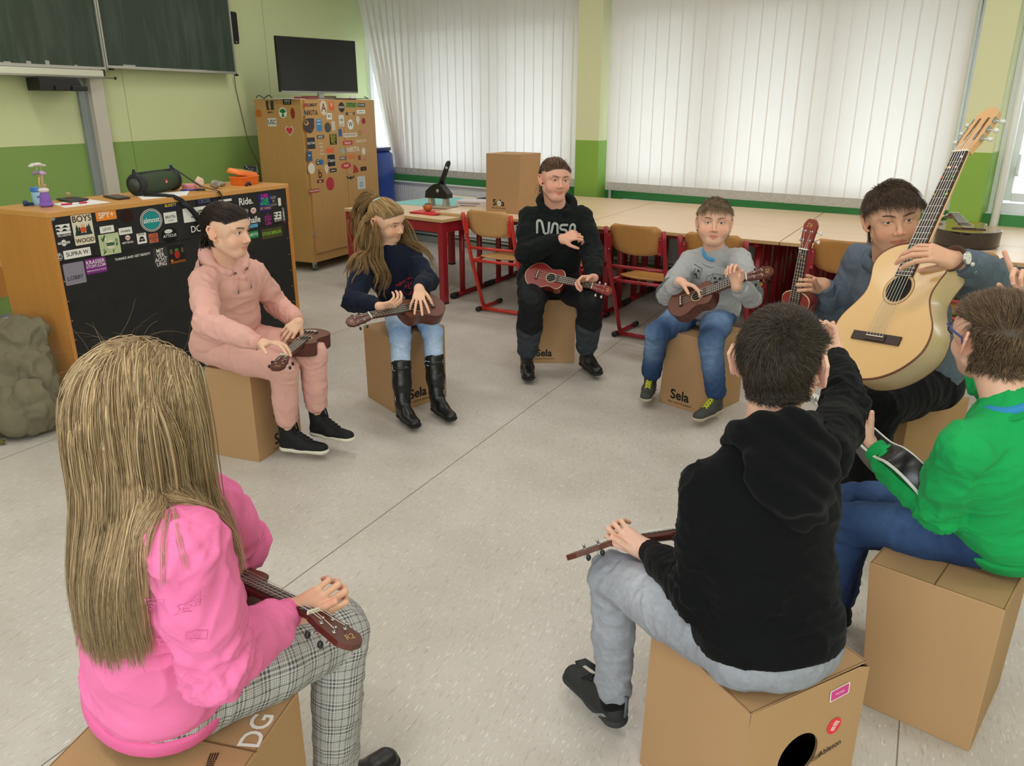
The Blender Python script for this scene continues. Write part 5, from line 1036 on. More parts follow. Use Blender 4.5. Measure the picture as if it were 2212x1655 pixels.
# value noise
_rs = np.random.RandomState(11); _TAB = _rs.rand(64, 64, 64)
def vnoise(P):
    i = np.floor(P).astype(int); f = P - i; f = f * f * (3 - 2 * f); o = 0
    for dx in (0, 1):
        for dy in (0, 1):
            for dz in (0, 1):
                w = (f[..., 0] if dx else 1 - f[..., 0]) * (f[..., 1] if dy else 1 - f[..., 1]) * (f[..., 2] if dz else 1 - f[..., 2])
                o = o + w * _TAB[(i[..., 0] + dx) % 64, (i[..., 1] + dy) % 64, (i[..., 2] + dz) % 64]
    return o
def fbm(P, o=3):
    s, a, t = 0, 1, 0
    for _ in range(o): s = s + a * vnoise(P); t += a; a *= .5; P = P * 2.03 + 7.1
    return s / t
def folds(V, segs, amp, freq=55., joints=(), base=.3, seed=0., calm=()):
    """fabric folds: ridges running round the nearest limb segment, strongest near the given joints"""
    num = np.zeros(len(V)); den = np.zeros(len(V)) + 1e-12; jit = 4.4 * vnoise(V * 9 + seed)
    for (a, b) in segs:
        a, b = V3(a), V3(b); ba = b - a; L = np.linalg.norm(ba); d = ba / L; t = (V - a) @ d; tc = np.clip(t, 0, L); q = V - (a + tc[:, None] * d); w_ = 1 / (np.linalg.norm(q, axis=1) + .02) ** 7; m = w_ > 1e-9
        u = unit(np.cross(d, V3(.3, .2, 1.))); w = np.cross(d, u); ang = np.arctan2(q @ w, q @ u); X = np.stack([t * freq + 1.3 * np.cos(ang + seed) + jit, np.cos(ang) * 1.1 + seed, np.sin(ang) * 1.1 + 3.], -1)
        r = vnoise(X * np.array([.5, 1, 1])); r2 = vnoise(X * np.array([1.05, 1.6, 1.6]) + 19)
        num += w_ * ((1 - np.abs(2 * r - 1)) ** 3 * .95 + (1 - np.abs(2 * r2 - 1)) ** 3 * .5 - .42); den += w_
    rid = num / den
    wgt = np.full(len(V), base)
    for (c, rad, s) in joints: wgt = np.maximum(wgt, s * np.exp(-(np.linalg.norm(V - V3(c), axis=1) / rad) ** 2))
    wgt = np.maximum(wgt, 0); soft = vnoise(V * 11 + seed + 5) - .5
    o = amp * (rid * wgt * 2.6 + soft * .35)
    for c in calm: o = o * (1 - np.exp(-(np.linalg.norm(V - V3(c), axis=1) / .055) ** 2))
    return o
def tubes(paths, r0, r1=None, n=3, seed=0):
    """many thin tubes at once. paths (S,K,3); radius tapers r0->r1"""
    S, K, _ = paths.shape; T = np.gradient(paths, axis=1); T /= np.linalg.norm(T, axis=2, keepdims=True) + 1e-9
    up = np.where(np.abs(T[..., 2:3]) < .9, V3(0, 0, 1.), V3(1., 0, 0)); X = np.cross(up, T); X /= np.linalg.norm(X, axis=2, keepdims=True) + 1e-9; Y = np.cross(T, X)
    r0 = np.broadcast_to(np.asarray(r0), (S,)); r1 = r0 * .15 if r1 is None else np.broadcast_to(np.asarray(r1), (S,)); f = np.linspace(0, 1, K) ** 1.5; R = r0[:, None] + (r1 - r0)[:, None] * f[None]
    a = np.arange(n) * 2 * PI / n; V = paths[:, :, None] + R[..., None, None] * (X[:, :, None] * np.cos(a)[None, None, :, None] + Y[:, :, None] * np.sin(a)[None, None, :, None])
    i = np.arange(S)[:, None, None] * K * n; k = np.arange(K - 1)[None, :, None] * n; j = np.arange(n)[None, None, :]; j2 = (j + 1) % n
    F = np.stack([i + k + j, i + k + j2, i + k + n + j2, i + k + n + j], -1).reshape(-1, 4); return V.reshape(-1, 3), F
def rotm(x, y=None, z=None): return np.stack([unit(x), unit(y), unit(z)], 1)
def basis(fwd, up=(0, 0, 1), roll=0.):
    """columns: right, forward, up"""
    f = unit(fwd); r = unit(np.cross(f, up)); u = np.cross(r, f)
    if roll: c, s = math.cos(math.radians(roll)), math.sin(math.radians(roll)); r, u = r * c + u * s, u * c - r * s
    return np.stack([r, f, u], 1)
# ------------------------------------------------------------------ heads, hands
m_skin = attr_mat('skin', .5, .35, sub=.12, bump=(350, .05)); m_eye = attr_mat('eye', .12, .6)
m_nail = mat('nail', '#E8BFB0', .3)
def head_mesh(C, fwd, S, skin, neck_base, kid=False, up=(0, 0, 1), roll=0., smile=0., brow='#4A3322', iris='#5A4632', fat=1.0, vox=None, vis=True, mouth_w=2.3, eye_open=1.0, stubble=0.0, ear=1.1, browk=.7):
    """C head centre, S cm scale (m per unit, adult 0.01). returns dict of meshes"""
    B = basis(fwd, up, roll); s = S
    def L(x, y, z): return V3(C) + B @ (np.array([x, y, z]) * s)
    b = Blob(.012); E = lambda x, y, z, rx, ry, rz, k, sub=False, R=None: b.ell(L(x, y, z), V3(rx, ry, rz) * s, B if R is None else R, k * s, sub)
    Cn = lambda p, q, ra, rb, k, sub=False: b.cone(L(*p), L(*q), ra * s, rb * s, k * s, sub)
    kf = 1.0 if kid else 0.0
    E(0, -1.4, 3.2, 7.5, 9.3, 8.4, 0)
    E(0, 2.4, -2.2, 6.3 * fat, 6.7, 8.2, 2.5)
    E(0, 4.9, -9.3 + kf * .9, (2.9 - .3 * kf) * fat, 2.6, 2.1, 3.2)
    for x in (-1, 1):
        Cn((x * 4.8 * fat, -.3, -4.6), (x * 1.9, 4.9, -9.2 + kf * .9), 2.0, 1.5, 2.5)
        E(x * 3.9 * fat, 5.4, -3.4, 2.5 * fat, 2.4, 2.5, 2.2)          # cheeks
        Cn((x * 1.3, 8.35, 2.5), (x * 4.4, 7.3, 2.4), 1.0, .9, 1.6)    # brow ridge
        E(x * 6.6, 3.0, 2.4, 1.2, 3.2, 3.0, 2.5)                         # temple
    E(0, 6.0, 5.2, 4.8, 3.3, 3.6, 3)
    for x in (-1, 1): E(x * 3.15, 9.6, .55, 1.75, 1.75, 1.15, 1.1, True)  # sockets
    # nose
    nl = .9 if kid else 1.0
    Cn((0, 8.3, 1.6), (0, 8.3 + 2.2 * nl, -2.6), .62, .95, 1.0)
    E(0, 8.6 + 2.2 * nl, -2.9, 1.0, .9, .85, .5)
    for x in (-1, 1): E(x * 1.25, 9.0 + .6 * nl, -3.25, .80, 1.0, .72, .45); E(x * .62, 9.6 + 1.2 * nl, -3.85, .32, .5, .30, .15, True)
    # mouth
    w = mouth_w; zc = -6.05; up_ = smile * .45
    Cn((-w, 7.3, zc + .05 + up_), (-.35, 8.45, zc + .42), .28, .50, .35); Cn((w, 7.3, zc + .05 + up_), (.35, 8.45, zc + .42), .28, .50, .35)
    Cn((-w * .75, 7.45, zc - .35 + up_ * .5), (0, 8.25, zc - .72), .34, .60, .35); Cn((w * .75, 7.45, zc - .35 + up_ * .5), (0, 8.25, zc - .72), .34, .60, .35)
    Cn((-w * 1.02, 7.7, zc + up_), (0, 9.05, zc - .10), .10, .15, .18, True); Cn((w * 1.02, 7.7, zc + up_), (0, 9.05, zc - .10), .10, .15, .18, True)
    E(0, 9.4, -7.75, 1.7, .9, .55, 1.0, True)
    # eyelids
    for x in (-1, 1):
        ec = (x * 3.15, 7.25, .55); E(*ec, 1.42, 1.42, 1.42, .35)
        ew = V3(1.30 + .14 * kf, .85, (.50 + .08 * kf) * eye_open); b.ell(L(x * 3.15, 8.75, .50), ew * s, B, .12 * s, True)
        Cn((x * 2.0, 8.15, .85), (x * 4.3, 7.7, .90), .20, .20, .35)
    # ears
    n0 = len(b.p)
    for x in (-1, 1):
        v_ = B[:, 2] * .96 - B[:, 1] * .25; w_ = unit(-B[:, 1] * .80 + x * B[:, 0] * (.42 + .5 * (ear - 1))); a_ = L(x * 7.0, -.1, -.2); e_ = ear * s
        b.ell(a_ + (w_ * 1.45 + v_ * .1) * e_ + x * B[:, 0] * .12 * s, V3(.32, 1.55, 2.5) * e_, np.stack([unit(np.cross(w_, v_)), w_, v_], 1), .3 * s)
        b.chain([a_ + (w_ * p + v_ * r_) * e_ + x * B[:, 0] * .25 * s for p, r_ in ((.2, 1.3), (.9, 2.7), (2.2, 2.9), (3.0, 1.6), (2.8, 0), (2.0, -1.5), (1.3, -2.5), (.5, -2.6))], [.40 * s, .42 * s, .42 * s, .42 * s, .38 * s, .36 * s, .55 * s, .5 * s], .18 * s)
        b.cone(a_ + (w_ * .1 + v_ * -.2) * e_ + x * B[:, 0] * .5 * s, a_ + (w_ * .2 + v_ * -1.0) * e_ + x * B[:, 0] * .5 * s, .4 * s, .4 * s, .25 * s)
    # neck
    nb = V3(neck_base); nr = 5.0 if kid else 5.9
    b.cone(L(0, -2.2, -5.0), nb, nr * s, nr * 1.08 * s, 1.8 * s)
    hb = Blob(); hb.p = b.p[:n0] + b.p[-1:]; vox = vox or (.0024 if vis else .004)
    V, F = b.mesh(vox); V = smooth_mesh(V, F, 1, .4)
    q = (V - V3(C)) @ B / s; x, y, z = q.T; base = np.array(lin(skin)[:3]); col = np.tile(base, (len(V), 1))
    def blend(mask, c): col[:] = col * (1 - mask[:, None]) + np.array(c)[None] * mask[:, None]
    red = base * np.array([1.06, .70, .66])
    ch = np.exp(-(((np.abs(x) - 4.3) / 2.0) ** 2 + ((z + 3.2) / 2.2) ** 2)) * (y > 2); blend(ch * .55, red)
    blend(np.exp(-((x / 1.4) ** 2 + ((z + 3.0) / 1.3) ** 2)) * (y > 8) * .45, red)
    ears = np.clip(1.6 * np.exp(-(((np.abs(x) - 8.4) / 1.3) ** 2 + ((y + 1.2) / 2.6) ** 2 + ((z + .4) / 3.6) ** 4)), 0, 1); blend(ears * .45, red)
    lip = base * np.array([.92, .50, .50]); zz = zc + up_ * (np.abs(x) / w) ** 1.5
    lm = np.clip(1.15 - ((x / (w * .95)) ** 2 + ((z - (zz - .15)) / .95) ** 2) ** 1.0, 0, 1) * (y > 6.2); blend(np.clip(lm * 2.2, 0, 1) * .85, lip)
    ln = np.exp(-((z - (zz - .08)) / .16) ** 2) * (np.abs(x) < w * 1.02) * (y > 6.8); blend(ln * .55, base * np.array([.45, .22, .2]))
    for sx in (-1, 1):   # lid crease and lashes line
        r_ = np.sqrt(((x - sx * 3.15) / 1.45) ** 2 + ((z - .5) / .62) ** 2); blend(np.exp(-((r_ - 1.0) / .22) ** 2) * (y > 6.3) * (z > .35) * .6, base * np.array([.35, .25, .22])); blend(np.exp(-((r_ - 1.35) / .25) ** 2) * (y > 6.3) * .18, base * np.array([.7, .5, .45]))
    for sx in (-1, 1):   # eyebrow pigment
        t_ = np.clip((x * sx - 1.2) / 3.6, 0, 1); zb = 2.25 + 1.1 * np.sin(t_ * 2.2) * .55; m_ = np.exp(-((z - zb) / (.42 - .15 * t_)) ** 2) * ((x * sx > 1.0) & (x * sx < 5.0)) * (y > 4.5); blend(np.clip(m_ * 1.1, 0, 1) * browk, np.array(lin(brow)[:3]))
    if stubble: m_ = np.clip((-z - 4.2) / 2, 0, 1) * (y > .5) * (z > -11.5); blend(m_ * stubble, base * .5)
    if stubble or kid is not None:
        pass
    # eyes
    ev, ef, ecol = [], [], []
    for sx in (-1, 1):
        c = L(sx * 3.15, 7.25, .55); n2 = 20; r = 1.32 * s
        th = np.array([0.001, .2, .22, .46, .49, .8, 1.2, 1.6, 2.2, PI - .001]); n1 = len(th); ph = np.arange(n2) * 2 * PI / n2
        look = np.array([0.0, 1.0, 0.0]); P = []; Cc = []
        for t in th:
            for p in ph:
                d = np.array([math.sin(t) * math.cos(p), math.cos(t), math.sin(t) * math.sin(p)]); P.append(c + B @ d * r); Cc.append(lin('#0C0A0A')[:3] if t < .21 else lin(iris)[:3] if t < .47 else lin('#E4DCD6')[:3])
        k = len(P); o_ = sum(len(v) for v in ev); ev.append(np.array(P)); ecol.append(np.array(Cc)); ef.append(np.array([(o_ + i * n2 + j, o_ + i * n2 + (j + 1) % n2, o_ + (i + 1) * n2 + (j + 1) % n2, o_ + (i + 1) * n2 + j) for i in range(n1 - 1) for j in range(n2)]))
    # eyebrows and lashes as short hairs
    rr = np.random.RandomState(3); pth = []
    for sx in (-1, 1):
        for i in range(46):
            t_ = rr.rand(); x0 = sx * (1.35 + 3.5 * t_); z0 = 2.25 + .6 * math.sin(t_ * 2.2) + rr.uniform(-.28, .28) * (1.1 - .6 * t_); p0 = L(x0, 9.6, z0); pth.append((p0, B @ V3(sx * .62, -.08, .20 - .30 * t_) * s))
        for i in range(14):
            t_ = (i + .5) / 14; x0 = sx * (3.15) + (t_ - .5) * 2.5; p0 = L(x0, 9.0, .98 - .75 * (t_ - .5) ** 2 * 2); pth.append((p0, B @ V3((t_ - .5) * .3, .25, .12) * s))
    P0 = np.array([p for p, _ in pth]); D0 = np.array([d for _, d in pth]); f_ = b.ev(P0)
    for _ in range(14): P0 = P0 - b.grad(P0, .001) * np.clip(b.ev(P0), -.004, .004)[:, None] * .9
    N0 = b.grad(P0, .001); ks = np.linspace(0, 1, 3)[None, :, None]; paths = P0[:, None] + D0[:, None] * ks + N0[:, None] * (.0004 + .0006 * ks * (1 - ks))
    return dict(V=V, F=F, col=col, eyes=(np.concatenate(ev), np.concatenate(ef), np.concatenate(ecol)), brow=tubes(paths, .00042 * s / .01, .0002), blob=b, hblob=hb, B=B, L=L, C=V3(C), s=s)

def hand_blob(W, d, n, side, s=1.0, curl=(.5, .5, .55, .6), thumb=.5, spread=.10, curls=None, thumb_dir=None):
    """W wrist, d direction of the metacarpals, n palm normal (the way the fingers curl), side +1 right hand / -1 left hand; s adult 1.0
    curl: per finger 0 straight .. 1 fist (index..little)"""
    W, d = V3(W), unit(d); n = unit(np.array(n) - d * (np.array(n) @ d)); a = np.cross(n, d) * side   # a points to the thumb side
    b = Blob(.006 * s); cm = .01 * s
    kn = [W + (d * 8.3 + a * 2.7) * cm, W + (d * 8.8 + a * .8) * cm, W + (d * 8.3 - a * 1.1) * cm, W + (d * 7.5 - a * 2.8) * cm]
    b.cone(W, W + d * 2 * cm, 2.3 * cm, 2.2 * cm)
    for i, k in enumerate(kn): b.flat(W + (d * 1.2 + a * (1.2 - .8 * i)) * cm, k, 1.45 * cm, .98 * cm, n, .82, .9 * cm)
    b.flat(W + (d * 2.2 + a * 1.6 + n * .5) * cm, W + (d * 4.8 + a * 2.4 + n * .6) * cm, 1.5 * cm, 1.1 * cm, n, .9, .8 * cm)
    lens = [(4.2, 2.6, 2.1), (4.7, 2.9, 2.2), (4.3, 2.7, 2.1), (3.4, 2.0, 1.9)]; rad = [.86, .88, .82, .74]; tips = []
    for i in range(4):
        c = (curls[i] if curls else curl[i]); base_ang = c * 1.15; sp = spread * (1.5 - i); p = kn[i]; f = unit(d + a * sp); segd = f
        angs = [base_ang, base_ang + c * 1.45, base_ang + c * 1.45 + c * .9]; r = rad[i]
        for j, (l, an) in enumerate(zip(lens[i], angs)):
            dd = f * math.cos(an) + n * math.sin(an); q = p + dd * l * cm; b.cone(p, q, (r - .05 * j) * cm, (r - .05 * j - .07) * cm, .18 * cm); p = q
        tips.append((p, dd, unit(f * -math.sin(an) + n * math.cos(an)), r - .2))
    # thumb: leaves the side of the palm near its base
    td = unit(thumb_dir) if thumb_dir is not None else unit(d * .62 + a * .75 + n * (.25 + .3 * thumb)); p0 = W + (d * 1.9 + a * 2.1 + n * .3) * cm; p1 = p0 + td * 3.6 * cm
    t2 = unit(td * (1 - .3 * thumb) + (n * .5 + d * .5 - a * .35) * thumb); p2 = p1 + t2 * 3.1 * cm; t3 = unit(t2 + (n * .3 - a * .4) * thumb); p3 = p2 + t3 * 2.3 * cm
    b.cone(p0, p1, 1.45 * cm, 1.12 * cm, 1.0 * cm); b.cone(p1, p2, 1.05 * cm, .92 * cm, .2 * cm); b.cone(p2, p3, .92 * cm, .74 * cm, .2 * cm)
    tips.append((p3, t3, unit(n * .3 + a * -.5 - t3 * ((n * .3 + a * -.5) @ t3)), .74))
    return b, tips
def hand_mesh(W, E_, d, n, side, s, skin, vox=.0022, nails=True, **kw):
    b, tips = hand_blob(W, d, n, side, s, **kw); W = V3(W); E_ = V3(E_)
    fd = unit(E_ - W); b.cone(W + fd * .0, W + fd * .10 * s, .0225 * s, .031 * s, .012 * s); b.p[-1] = (sd_flat, (W, W + fd * .10 * s, .027 * s, .034 * s, unit(n), .8), .012 * s, W - .12 * s, W + .12 * s, False)
    V, F = b.mesh(vox * max(s, .8)); V = smooth_mesh(V, F, 1, .4); base = np.array(lin(skin)[:3]); col = np.tile(base, (len(V), 1)); red = base * np.array([1.05, .70, .64])
    for p, dd, nn, r in tips:
        m = np.exp(-(np.linalg.norm(V - p, axis=1) / (.012 * s)) ** 2)[:, None] * .55; col = col * (1 - m) + red * m
        nc = p - nn * r * .01 * s * .9 + dd * .002 * s; q = V - nc; dn = np.abs(q @ -nn); dist = np.linalg.norm(q, axis=1); m = ((dist < .0062 * s) & ((V - p) @ -nn > r * .01 * s * .45))[:, None] * .6; col = col * (1 - m) + np.array(lin('#EBC9BC')[:3]) * m
    return V, F, col
POSES = {'girl1': {'pel': [-3.178, 1.872, 0.535], 'neck': [-3.02, 1.831, 0.933], 'head': [-2.945, 1.801, 1.062], 'rs': [-2.984, 1.684, 0.881], 're': [-2.801, 1.58, 0.737], 'rw': [-2.63, 1.694, 0.663], 'rh': [-3.157, 1.792, 0.525], 'rk': [-2.83, 1.925, 0.458], 'ra': [-2.905, 1.961, 0.116], 'rt': [-2.779, 2.02, 0.03], 'ls': [-3.043, 1.978, 0.866], 'le': [-3.108, 2.118, 0.662], 'lw': [-2.894, 2.072, 0.629], 'lh': [-3.137, 1.943, 0.534], 'lk': [-2.799, 2.061, 0.498], 'la': [-2.861, 2.103, 0.155], 'lt': [-2.736, 2.134, 0.05], 's': 0.9}, 'girl2': {'pel': [-3.112, 2.953, 0.51], 'neck': [-3.008, 2.736, 0.847], 'head': [-3.013, 2.747, 0.994], 'rs': [-3.047, 2.6, 0.796], 're': [-2.947, 2.435, 0.648], 'rw': [-2.738, 2.417, 0.657], 'rh': [-3.107, 2.876, 0.505], 'rk': [-2.857, 2.652, 0.426], 'ra': [-2.797, 2.592, 0.098], 'rt': [-2.674, 2.544, 0.035], 'ls': [-2.994, 2.885, 0.815], 'le': [-2.792, 2.797, 0.709], 'lw': [-2.675, 2.623, 0.718], 'lh': [-3.066, 3.016, 0.505], 'lk': [-2.793, 2.821, 0.428], 'la': [-2.724, 2.772, 0.096], 'lt': [-2.599, 2.728, 0.038], 's': 0.86}, 'woman': {'pel': [-2.862, 3.934, 0.508], 'neck': [-2.79, 3.918, 0.98], 'head': [-2.761, 3.855, 1.135], 'rs': [-2.933, 3.826, 0.925], 're': [-2.816, 3.666, 0.722], 'rw': [-2.597, 3.696, 0.826], 'rh': [-2.895, 3.848, 0.51], 'rk': [-2.67, 3.517, 0.478], 'ra': [-2.762, 3.595, 0.11], 'rt': [-2.663, 3.481, 0.03], 'ls': [-2.684, 4.051, 0.928], 'le': [-2.539, 3.944, 0.709], 'lw': [-2.407, 3.76, 0.617], 'lh': [-2.777, 3.968, 0.51], 'lk': [-2.43, 3.77, 0.474], 'la': [-2.522, 3.882, 0.114], 'lt': [-2.397, 3.797, 0.031], 's': 1.0}, 'gray': {'pel': [-1.753, 3.921, 0.509], 'neck': [-1.66, 3.707, 0.858], 'head': [-1.66, 3.672, 1.002], 'rs': [-1.8, 3.705, 0.8], 're': [-1.92, 3.785, 0.601], 'rw': [-1.803, 3.634, 0.698], 'rh': [-1.829, 3.914, 0.501], 'rk': [-1.886, 3.582, 0.417], 'ra': [-1.973, 3.704, 0.112], 'rt': [-1.928, 3.586, 0.03], 'ls': [-1.51, 3.687, 0.85], 'le': [-1.383, 3.538, 0.701], 'lw': [-1.377, 3.342, 0.783], 'lh': [-1.683, 3.889, 0.501], 'lk': [-1.575, 3.565, 0.439], 'la': [-1.552, 3.643, 0.108], 'lt': [-1.567, 3.515, 0.032], 's': 0.87}, 'man': {'pel': [-0.59, 3.323, 0.532], 'neck': [-0.722, 3.181, 1.001], 'head': [-0.716, 3.105, 1.164], 'rs': [-0.867, 3.296, 0.987], 're': [-0.93, 3.327, 0.699], 'rw': [-0.993, 3.146, 0.871], 'rh': [-0.681, 3.332, 0.504], 'rk': [-0.689, 2.913, 0.483], 'ra': [-0.868, 2.969, 0.118], 'rt': [-0.997, 2.877, 0.035], 'ls': [-0.541, 3.158, 0.997], 'le': [-0.327, 2.954, 1.001], 'lw': [-0.44, 2.755, 1.112], 'lh': [-0.532, 3.247, 0.534], 'lk': [-0.604, 2.835, 0.531], 'la': [-0.628, 2.847, 0.12], 'lt': [-0.728, 2.727, 0.035], 's': 1.05}, 'black': {'pel': [-0.433, 1.399, 0.512], 'neck': [-0.504, 1.45, 0.927], 'head': [-0.518, 1.524, 1.056], 'rs': [-0.417, 1.574, 0.885], 're': [-0.458, 1.819, 0.88], 'rw': [-0.543, 2.001, 0.951], 'rh': [-0.397, 1.467, 0.507], 'rk': [-0.627, 1.722, 0.432], 'ra': [-0.704, 1.674, 0.104], 'rt': [-0.801, 1.748, 0.025], 'ls': [-0.585, 1.339, 0.84], 'le': [-0.569, 1.335, 0.586], 'lw': [-0.752, 1.453, 0.564], 'lh': [-0.489, 1.348, 0.495], 'lk': [-0.835, 1.439, 0.466], 'la': [-0.817, 1.441, 0.115], 'lt': [-0.932, 1.48, 0.031], 's': 0.88}, 'green': {'pel': [-0.116, 2.196, 0.52], 'neck': [-0.154, 2.026, 0.904], 'head': [-0.216, 2.068, 1.034], 'rs': [-0.139, 2.183, 0.906], 're': [-0.24, 2.404, 0.846], 'rw': [-0.199, 2.46, 1.051], 'rh': [-0.154, 2.265, 0.517], 'rk': [-0.498, 2.25, 0.442], 'ra': [-0.497, 2.252, 0.098], 'rt': [-0.631, 2.272, 0.035], 'ls': [-0.221, 1.91, 0.825], 'le': [-0.251, 2.027, 0.604], 'lw': [-0.441, 2.098, 0.688], 'lh': [-0.13, 2.118, 0.517], 'lk': [-0.473, 2.118, 0.438], 'la': [-0.505, 2.06, 0.1], 'lt': [-0.632, 2.015, 0.035], 's': 0.88}, 'pink': {'pel': [-1.296, 0.539, 0.513], 'neck': [-1.197, 0.542, 0.934], 'head': [-1.267, 0.574, 1.067], 'rs': [-1.033, 0.508, 0.926], 're': [-1.056, 0.532, 0.668], 'rw': [-1.141, 0.733, 0.62], 'rh': [-1.215, 0.542, 0.509], 'rk': [-1.204, 0.895, 0.441], 'ra': [-1.178, 0.816, 0.1], 'rt': [-1.172, 0.955, 0.035], 'ls': [-1.268, 0.675, 0.858], 'le': [-1.385, 0.788, 0.661], 'lw': [-1.513, 0.853, 0.494], 'lh': [-1.362, 0.587, 0.509], 'lk': [-1.248, 0.92, 0.434], 'la': [-1.185, 0.846, 0.098], 'lt': [-1.295, 0.934, 0.035], 's': 0.9}}
# ------------------------------------------------------------------ ukuleles and guitars
OUT = [(0, 0), (.012, .20), (.05, .46), (.12, .72), (.22, .93), (.31, 1.0), (.42, .96), (.52, .80), (.60, .685), (.665, .66), (.74, .70), (.81, .755), (.88, .74), (.94, .60), (.98, .36), (1, .0)]
def cr(pts, n):
    o = []; P = [pts[0]] + list(pts) + [pts[-1]]
    for i in range(1, len(P) - 2):
        for k in range(n):
            t = k / n; o.append(tuple(.5 * ((2 * P[i][d]) + (-P[i - 1][d] + P[i + 1][d]) * t + (2 * P[i - 1][d] - 5 * P[i][d] + 4 * P[i + 1][d] - P[i + 2][d]) * t * t + (-P[i - 1][d] + 3 * P[i][d] - 3 * P[i + 1][d] + P[i + 2][d]) * t ** 3) for d in (0, 1)))
    o.append(pts[-1]); return o
def guitar(name, bot, tip, nrm, label, cat, K):
    """bot: bottom end of the body, tip: head end, nrm: direction the top faces"""
    bot, tip = V3(bot), V3(tip); ax = unit(tip - bot); n = unit(V3(nrm) - ax * (V3(nrm) @ ax)); y = np.cross(n, ax); LT = np.linalg.norm(tip - bot)
    M = Matrix(((ax[0], y[0], n[0], bot[0]), (ax[1], y[1], n[1], bot[1]), (ax[2], y[2], n[2], bot[2]), (0, 0, 0, 1)))
    t = empty(name, tuple(bot), label=label, cat=cat, group=K.get('group'))
    bl, hw, dp = K['bl'], K['hw'], K['dp']; hl = K['hl']; nx = LT - hl                      # nut position
    half = [(x * bl, w * hw) for x, w in cr(OUT, 3)]; loop = half + [(x, -w) for x, w in half[::-1][1:-1]]; N = len(loop)
    mb = MB(); cx = bl * .5
    def ring(k, z): return [tuple(M @ Vector((cx + (x - cx) * k, w * k, z))) for x, w in loop]
    mb.rings([ring(.97, -dp), ring(1, -dp + .004), ring(1, -.003)], 0, True, False); mb.add([tuple(M @ Vector((x * .97 + cx * .03, w * .97, -dp))) for x, w in loop], [tuple(range(N - 1, -1, -1))], 0)
    mb.build('body', K['side'], t)
    mb = MB(); mb.add(ring(.985, 0), [tuple(range(N))], 0); mb.build('soundboard', K['top'], t)
    mb = MB(); mb.rings([ring(1.0, -.004), ring(1.004, -.003), ring(1.004, -.0005), ring(.985, .0003), ring(.975, .0001)], 0, True, False); mb.build('binding', K['bind'], t)
    if K.get('bind_back'): mb = MB(); mb.rings([ring(1.002, -dp + .006), ring(1.004, -dp + .004), ring(.975, -dp - .0008)], 0, True, False); mb.build('binding', K['bind_back'], t)
    hx = bl * .655; hr = K['hr']
    mb = MB()
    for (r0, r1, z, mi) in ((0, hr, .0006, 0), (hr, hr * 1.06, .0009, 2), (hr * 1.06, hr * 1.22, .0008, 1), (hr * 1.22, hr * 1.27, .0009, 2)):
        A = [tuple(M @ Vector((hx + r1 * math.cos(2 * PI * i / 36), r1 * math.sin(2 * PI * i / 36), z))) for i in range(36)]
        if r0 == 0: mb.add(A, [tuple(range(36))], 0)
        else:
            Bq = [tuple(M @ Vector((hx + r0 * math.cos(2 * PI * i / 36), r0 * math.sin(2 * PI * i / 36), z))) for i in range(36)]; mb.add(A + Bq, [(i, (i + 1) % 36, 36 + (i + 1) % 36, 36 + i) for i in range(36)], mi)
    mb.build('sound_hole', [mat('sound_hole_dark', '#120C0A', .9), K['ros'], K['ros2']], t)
    bx = bl * .30; sw = K['sw']; fb = K['fb']
    mb = MB(); mb.box((bx, 0, .003), (K['brl'], K['brw'], .006), 0, M); mb.box((bx - .001, 0, .006), (K['brl'] * .7, K['brw'] * .42, .008), 0, M); mb.build('bridge', K['dark'], t, bevel=.001)
    mb = MB(); mb.box((bx + .003, 0, .0105), (.0025, sw * 1.25, .005), 0, M); mb.build('saddle', K['bone'], t)
    # neck (rounded) and fretboard
    mb = MB(); rs = []
    for x, w, d in ((bl - .004, fb * .60, .022 + fb * .2), (bl + .010, fb * .56, .014 + fb * .2), (nx, fb * .46, .012 + fb * .12), (nx + .008, fb * .46, .010 + fb * .1)): rs.append([tuple(M @ Vector((x, w * math.cos(a), .001 - d * max(0, math.sin(a)) ** .8))) for a in [PI * i / 10 for i in range(11)]])
    mb.rings(rs); mb.build('neck', K['neck'], t)
    ft = K['ft']; x0 = hx + hr * 1.15 if not K.get('long') else hx + hr * 1.0
    mb = MB(); mb.add([tuple(M @ Vector(p)) for p in ((x0, -fb * .56, .0005), (nx, -fb * .46, .0005), (nx, fb * .46, .0005), (x0, fb * .56, .0005), (x0, -fb * .56, ft), (nx, -fb * .46, ft), (nx, fb * .46, ft), (x0, fb * .56, ft))], [(0, 3, 2, 1), (4, 5, 6, 7), (0, 1, 5, 4), (1, 2, 6, 5), (2, 3, 7, 6), (3, 0, 4, 7)]); mb.build('fretboard', K['dark'], t)
    sc_ = nx - bx; mb = MB()
    for i in range(1, K['nf'] + 1):
        x = nx - sc_ * (1 - 2 ** (-i / 12))
        if x < x0: break
        mb.box((x, 0, ft + .0004), (.0013, fb * (.93 + .15 * (nx - x) / (nx - x0)), .0009), 0, M)
    mb.build('frets', mat('fret_metal', '#C9C7BC', .3, metal=.8), t)
    if K.get('dots'):
        cols = ['#E9E5DC', '#D8B83A', '#C0342E', '#3A9A4A', '#3A7AC0']; ms = [mat('dot_' + c[1:], c, .4) for c in cols]
        for (i, yy, c) in K['dots']:
            mb = MB(); x = nx - sc_ * (1 - 2 ** (-(i - .45) / 12)); o_ = [tuple(M @ Vector((x + fb * .07 * math.cos(a), yy * fb + fb * .07 * math.sin(a), ft + .0012))) for a in [2 * PI * k / 12 for k in range(12)]]; mb.add(o_, [tuple(range(12))]); mb.build('note_sticker', ms[c], t)
    mb = MB(); mb.box((nx + .001, 0, ft * .5 + .002), (.004, fb * .94, ft + .004), 0, M); mb.build('nut', K['bone'], t)
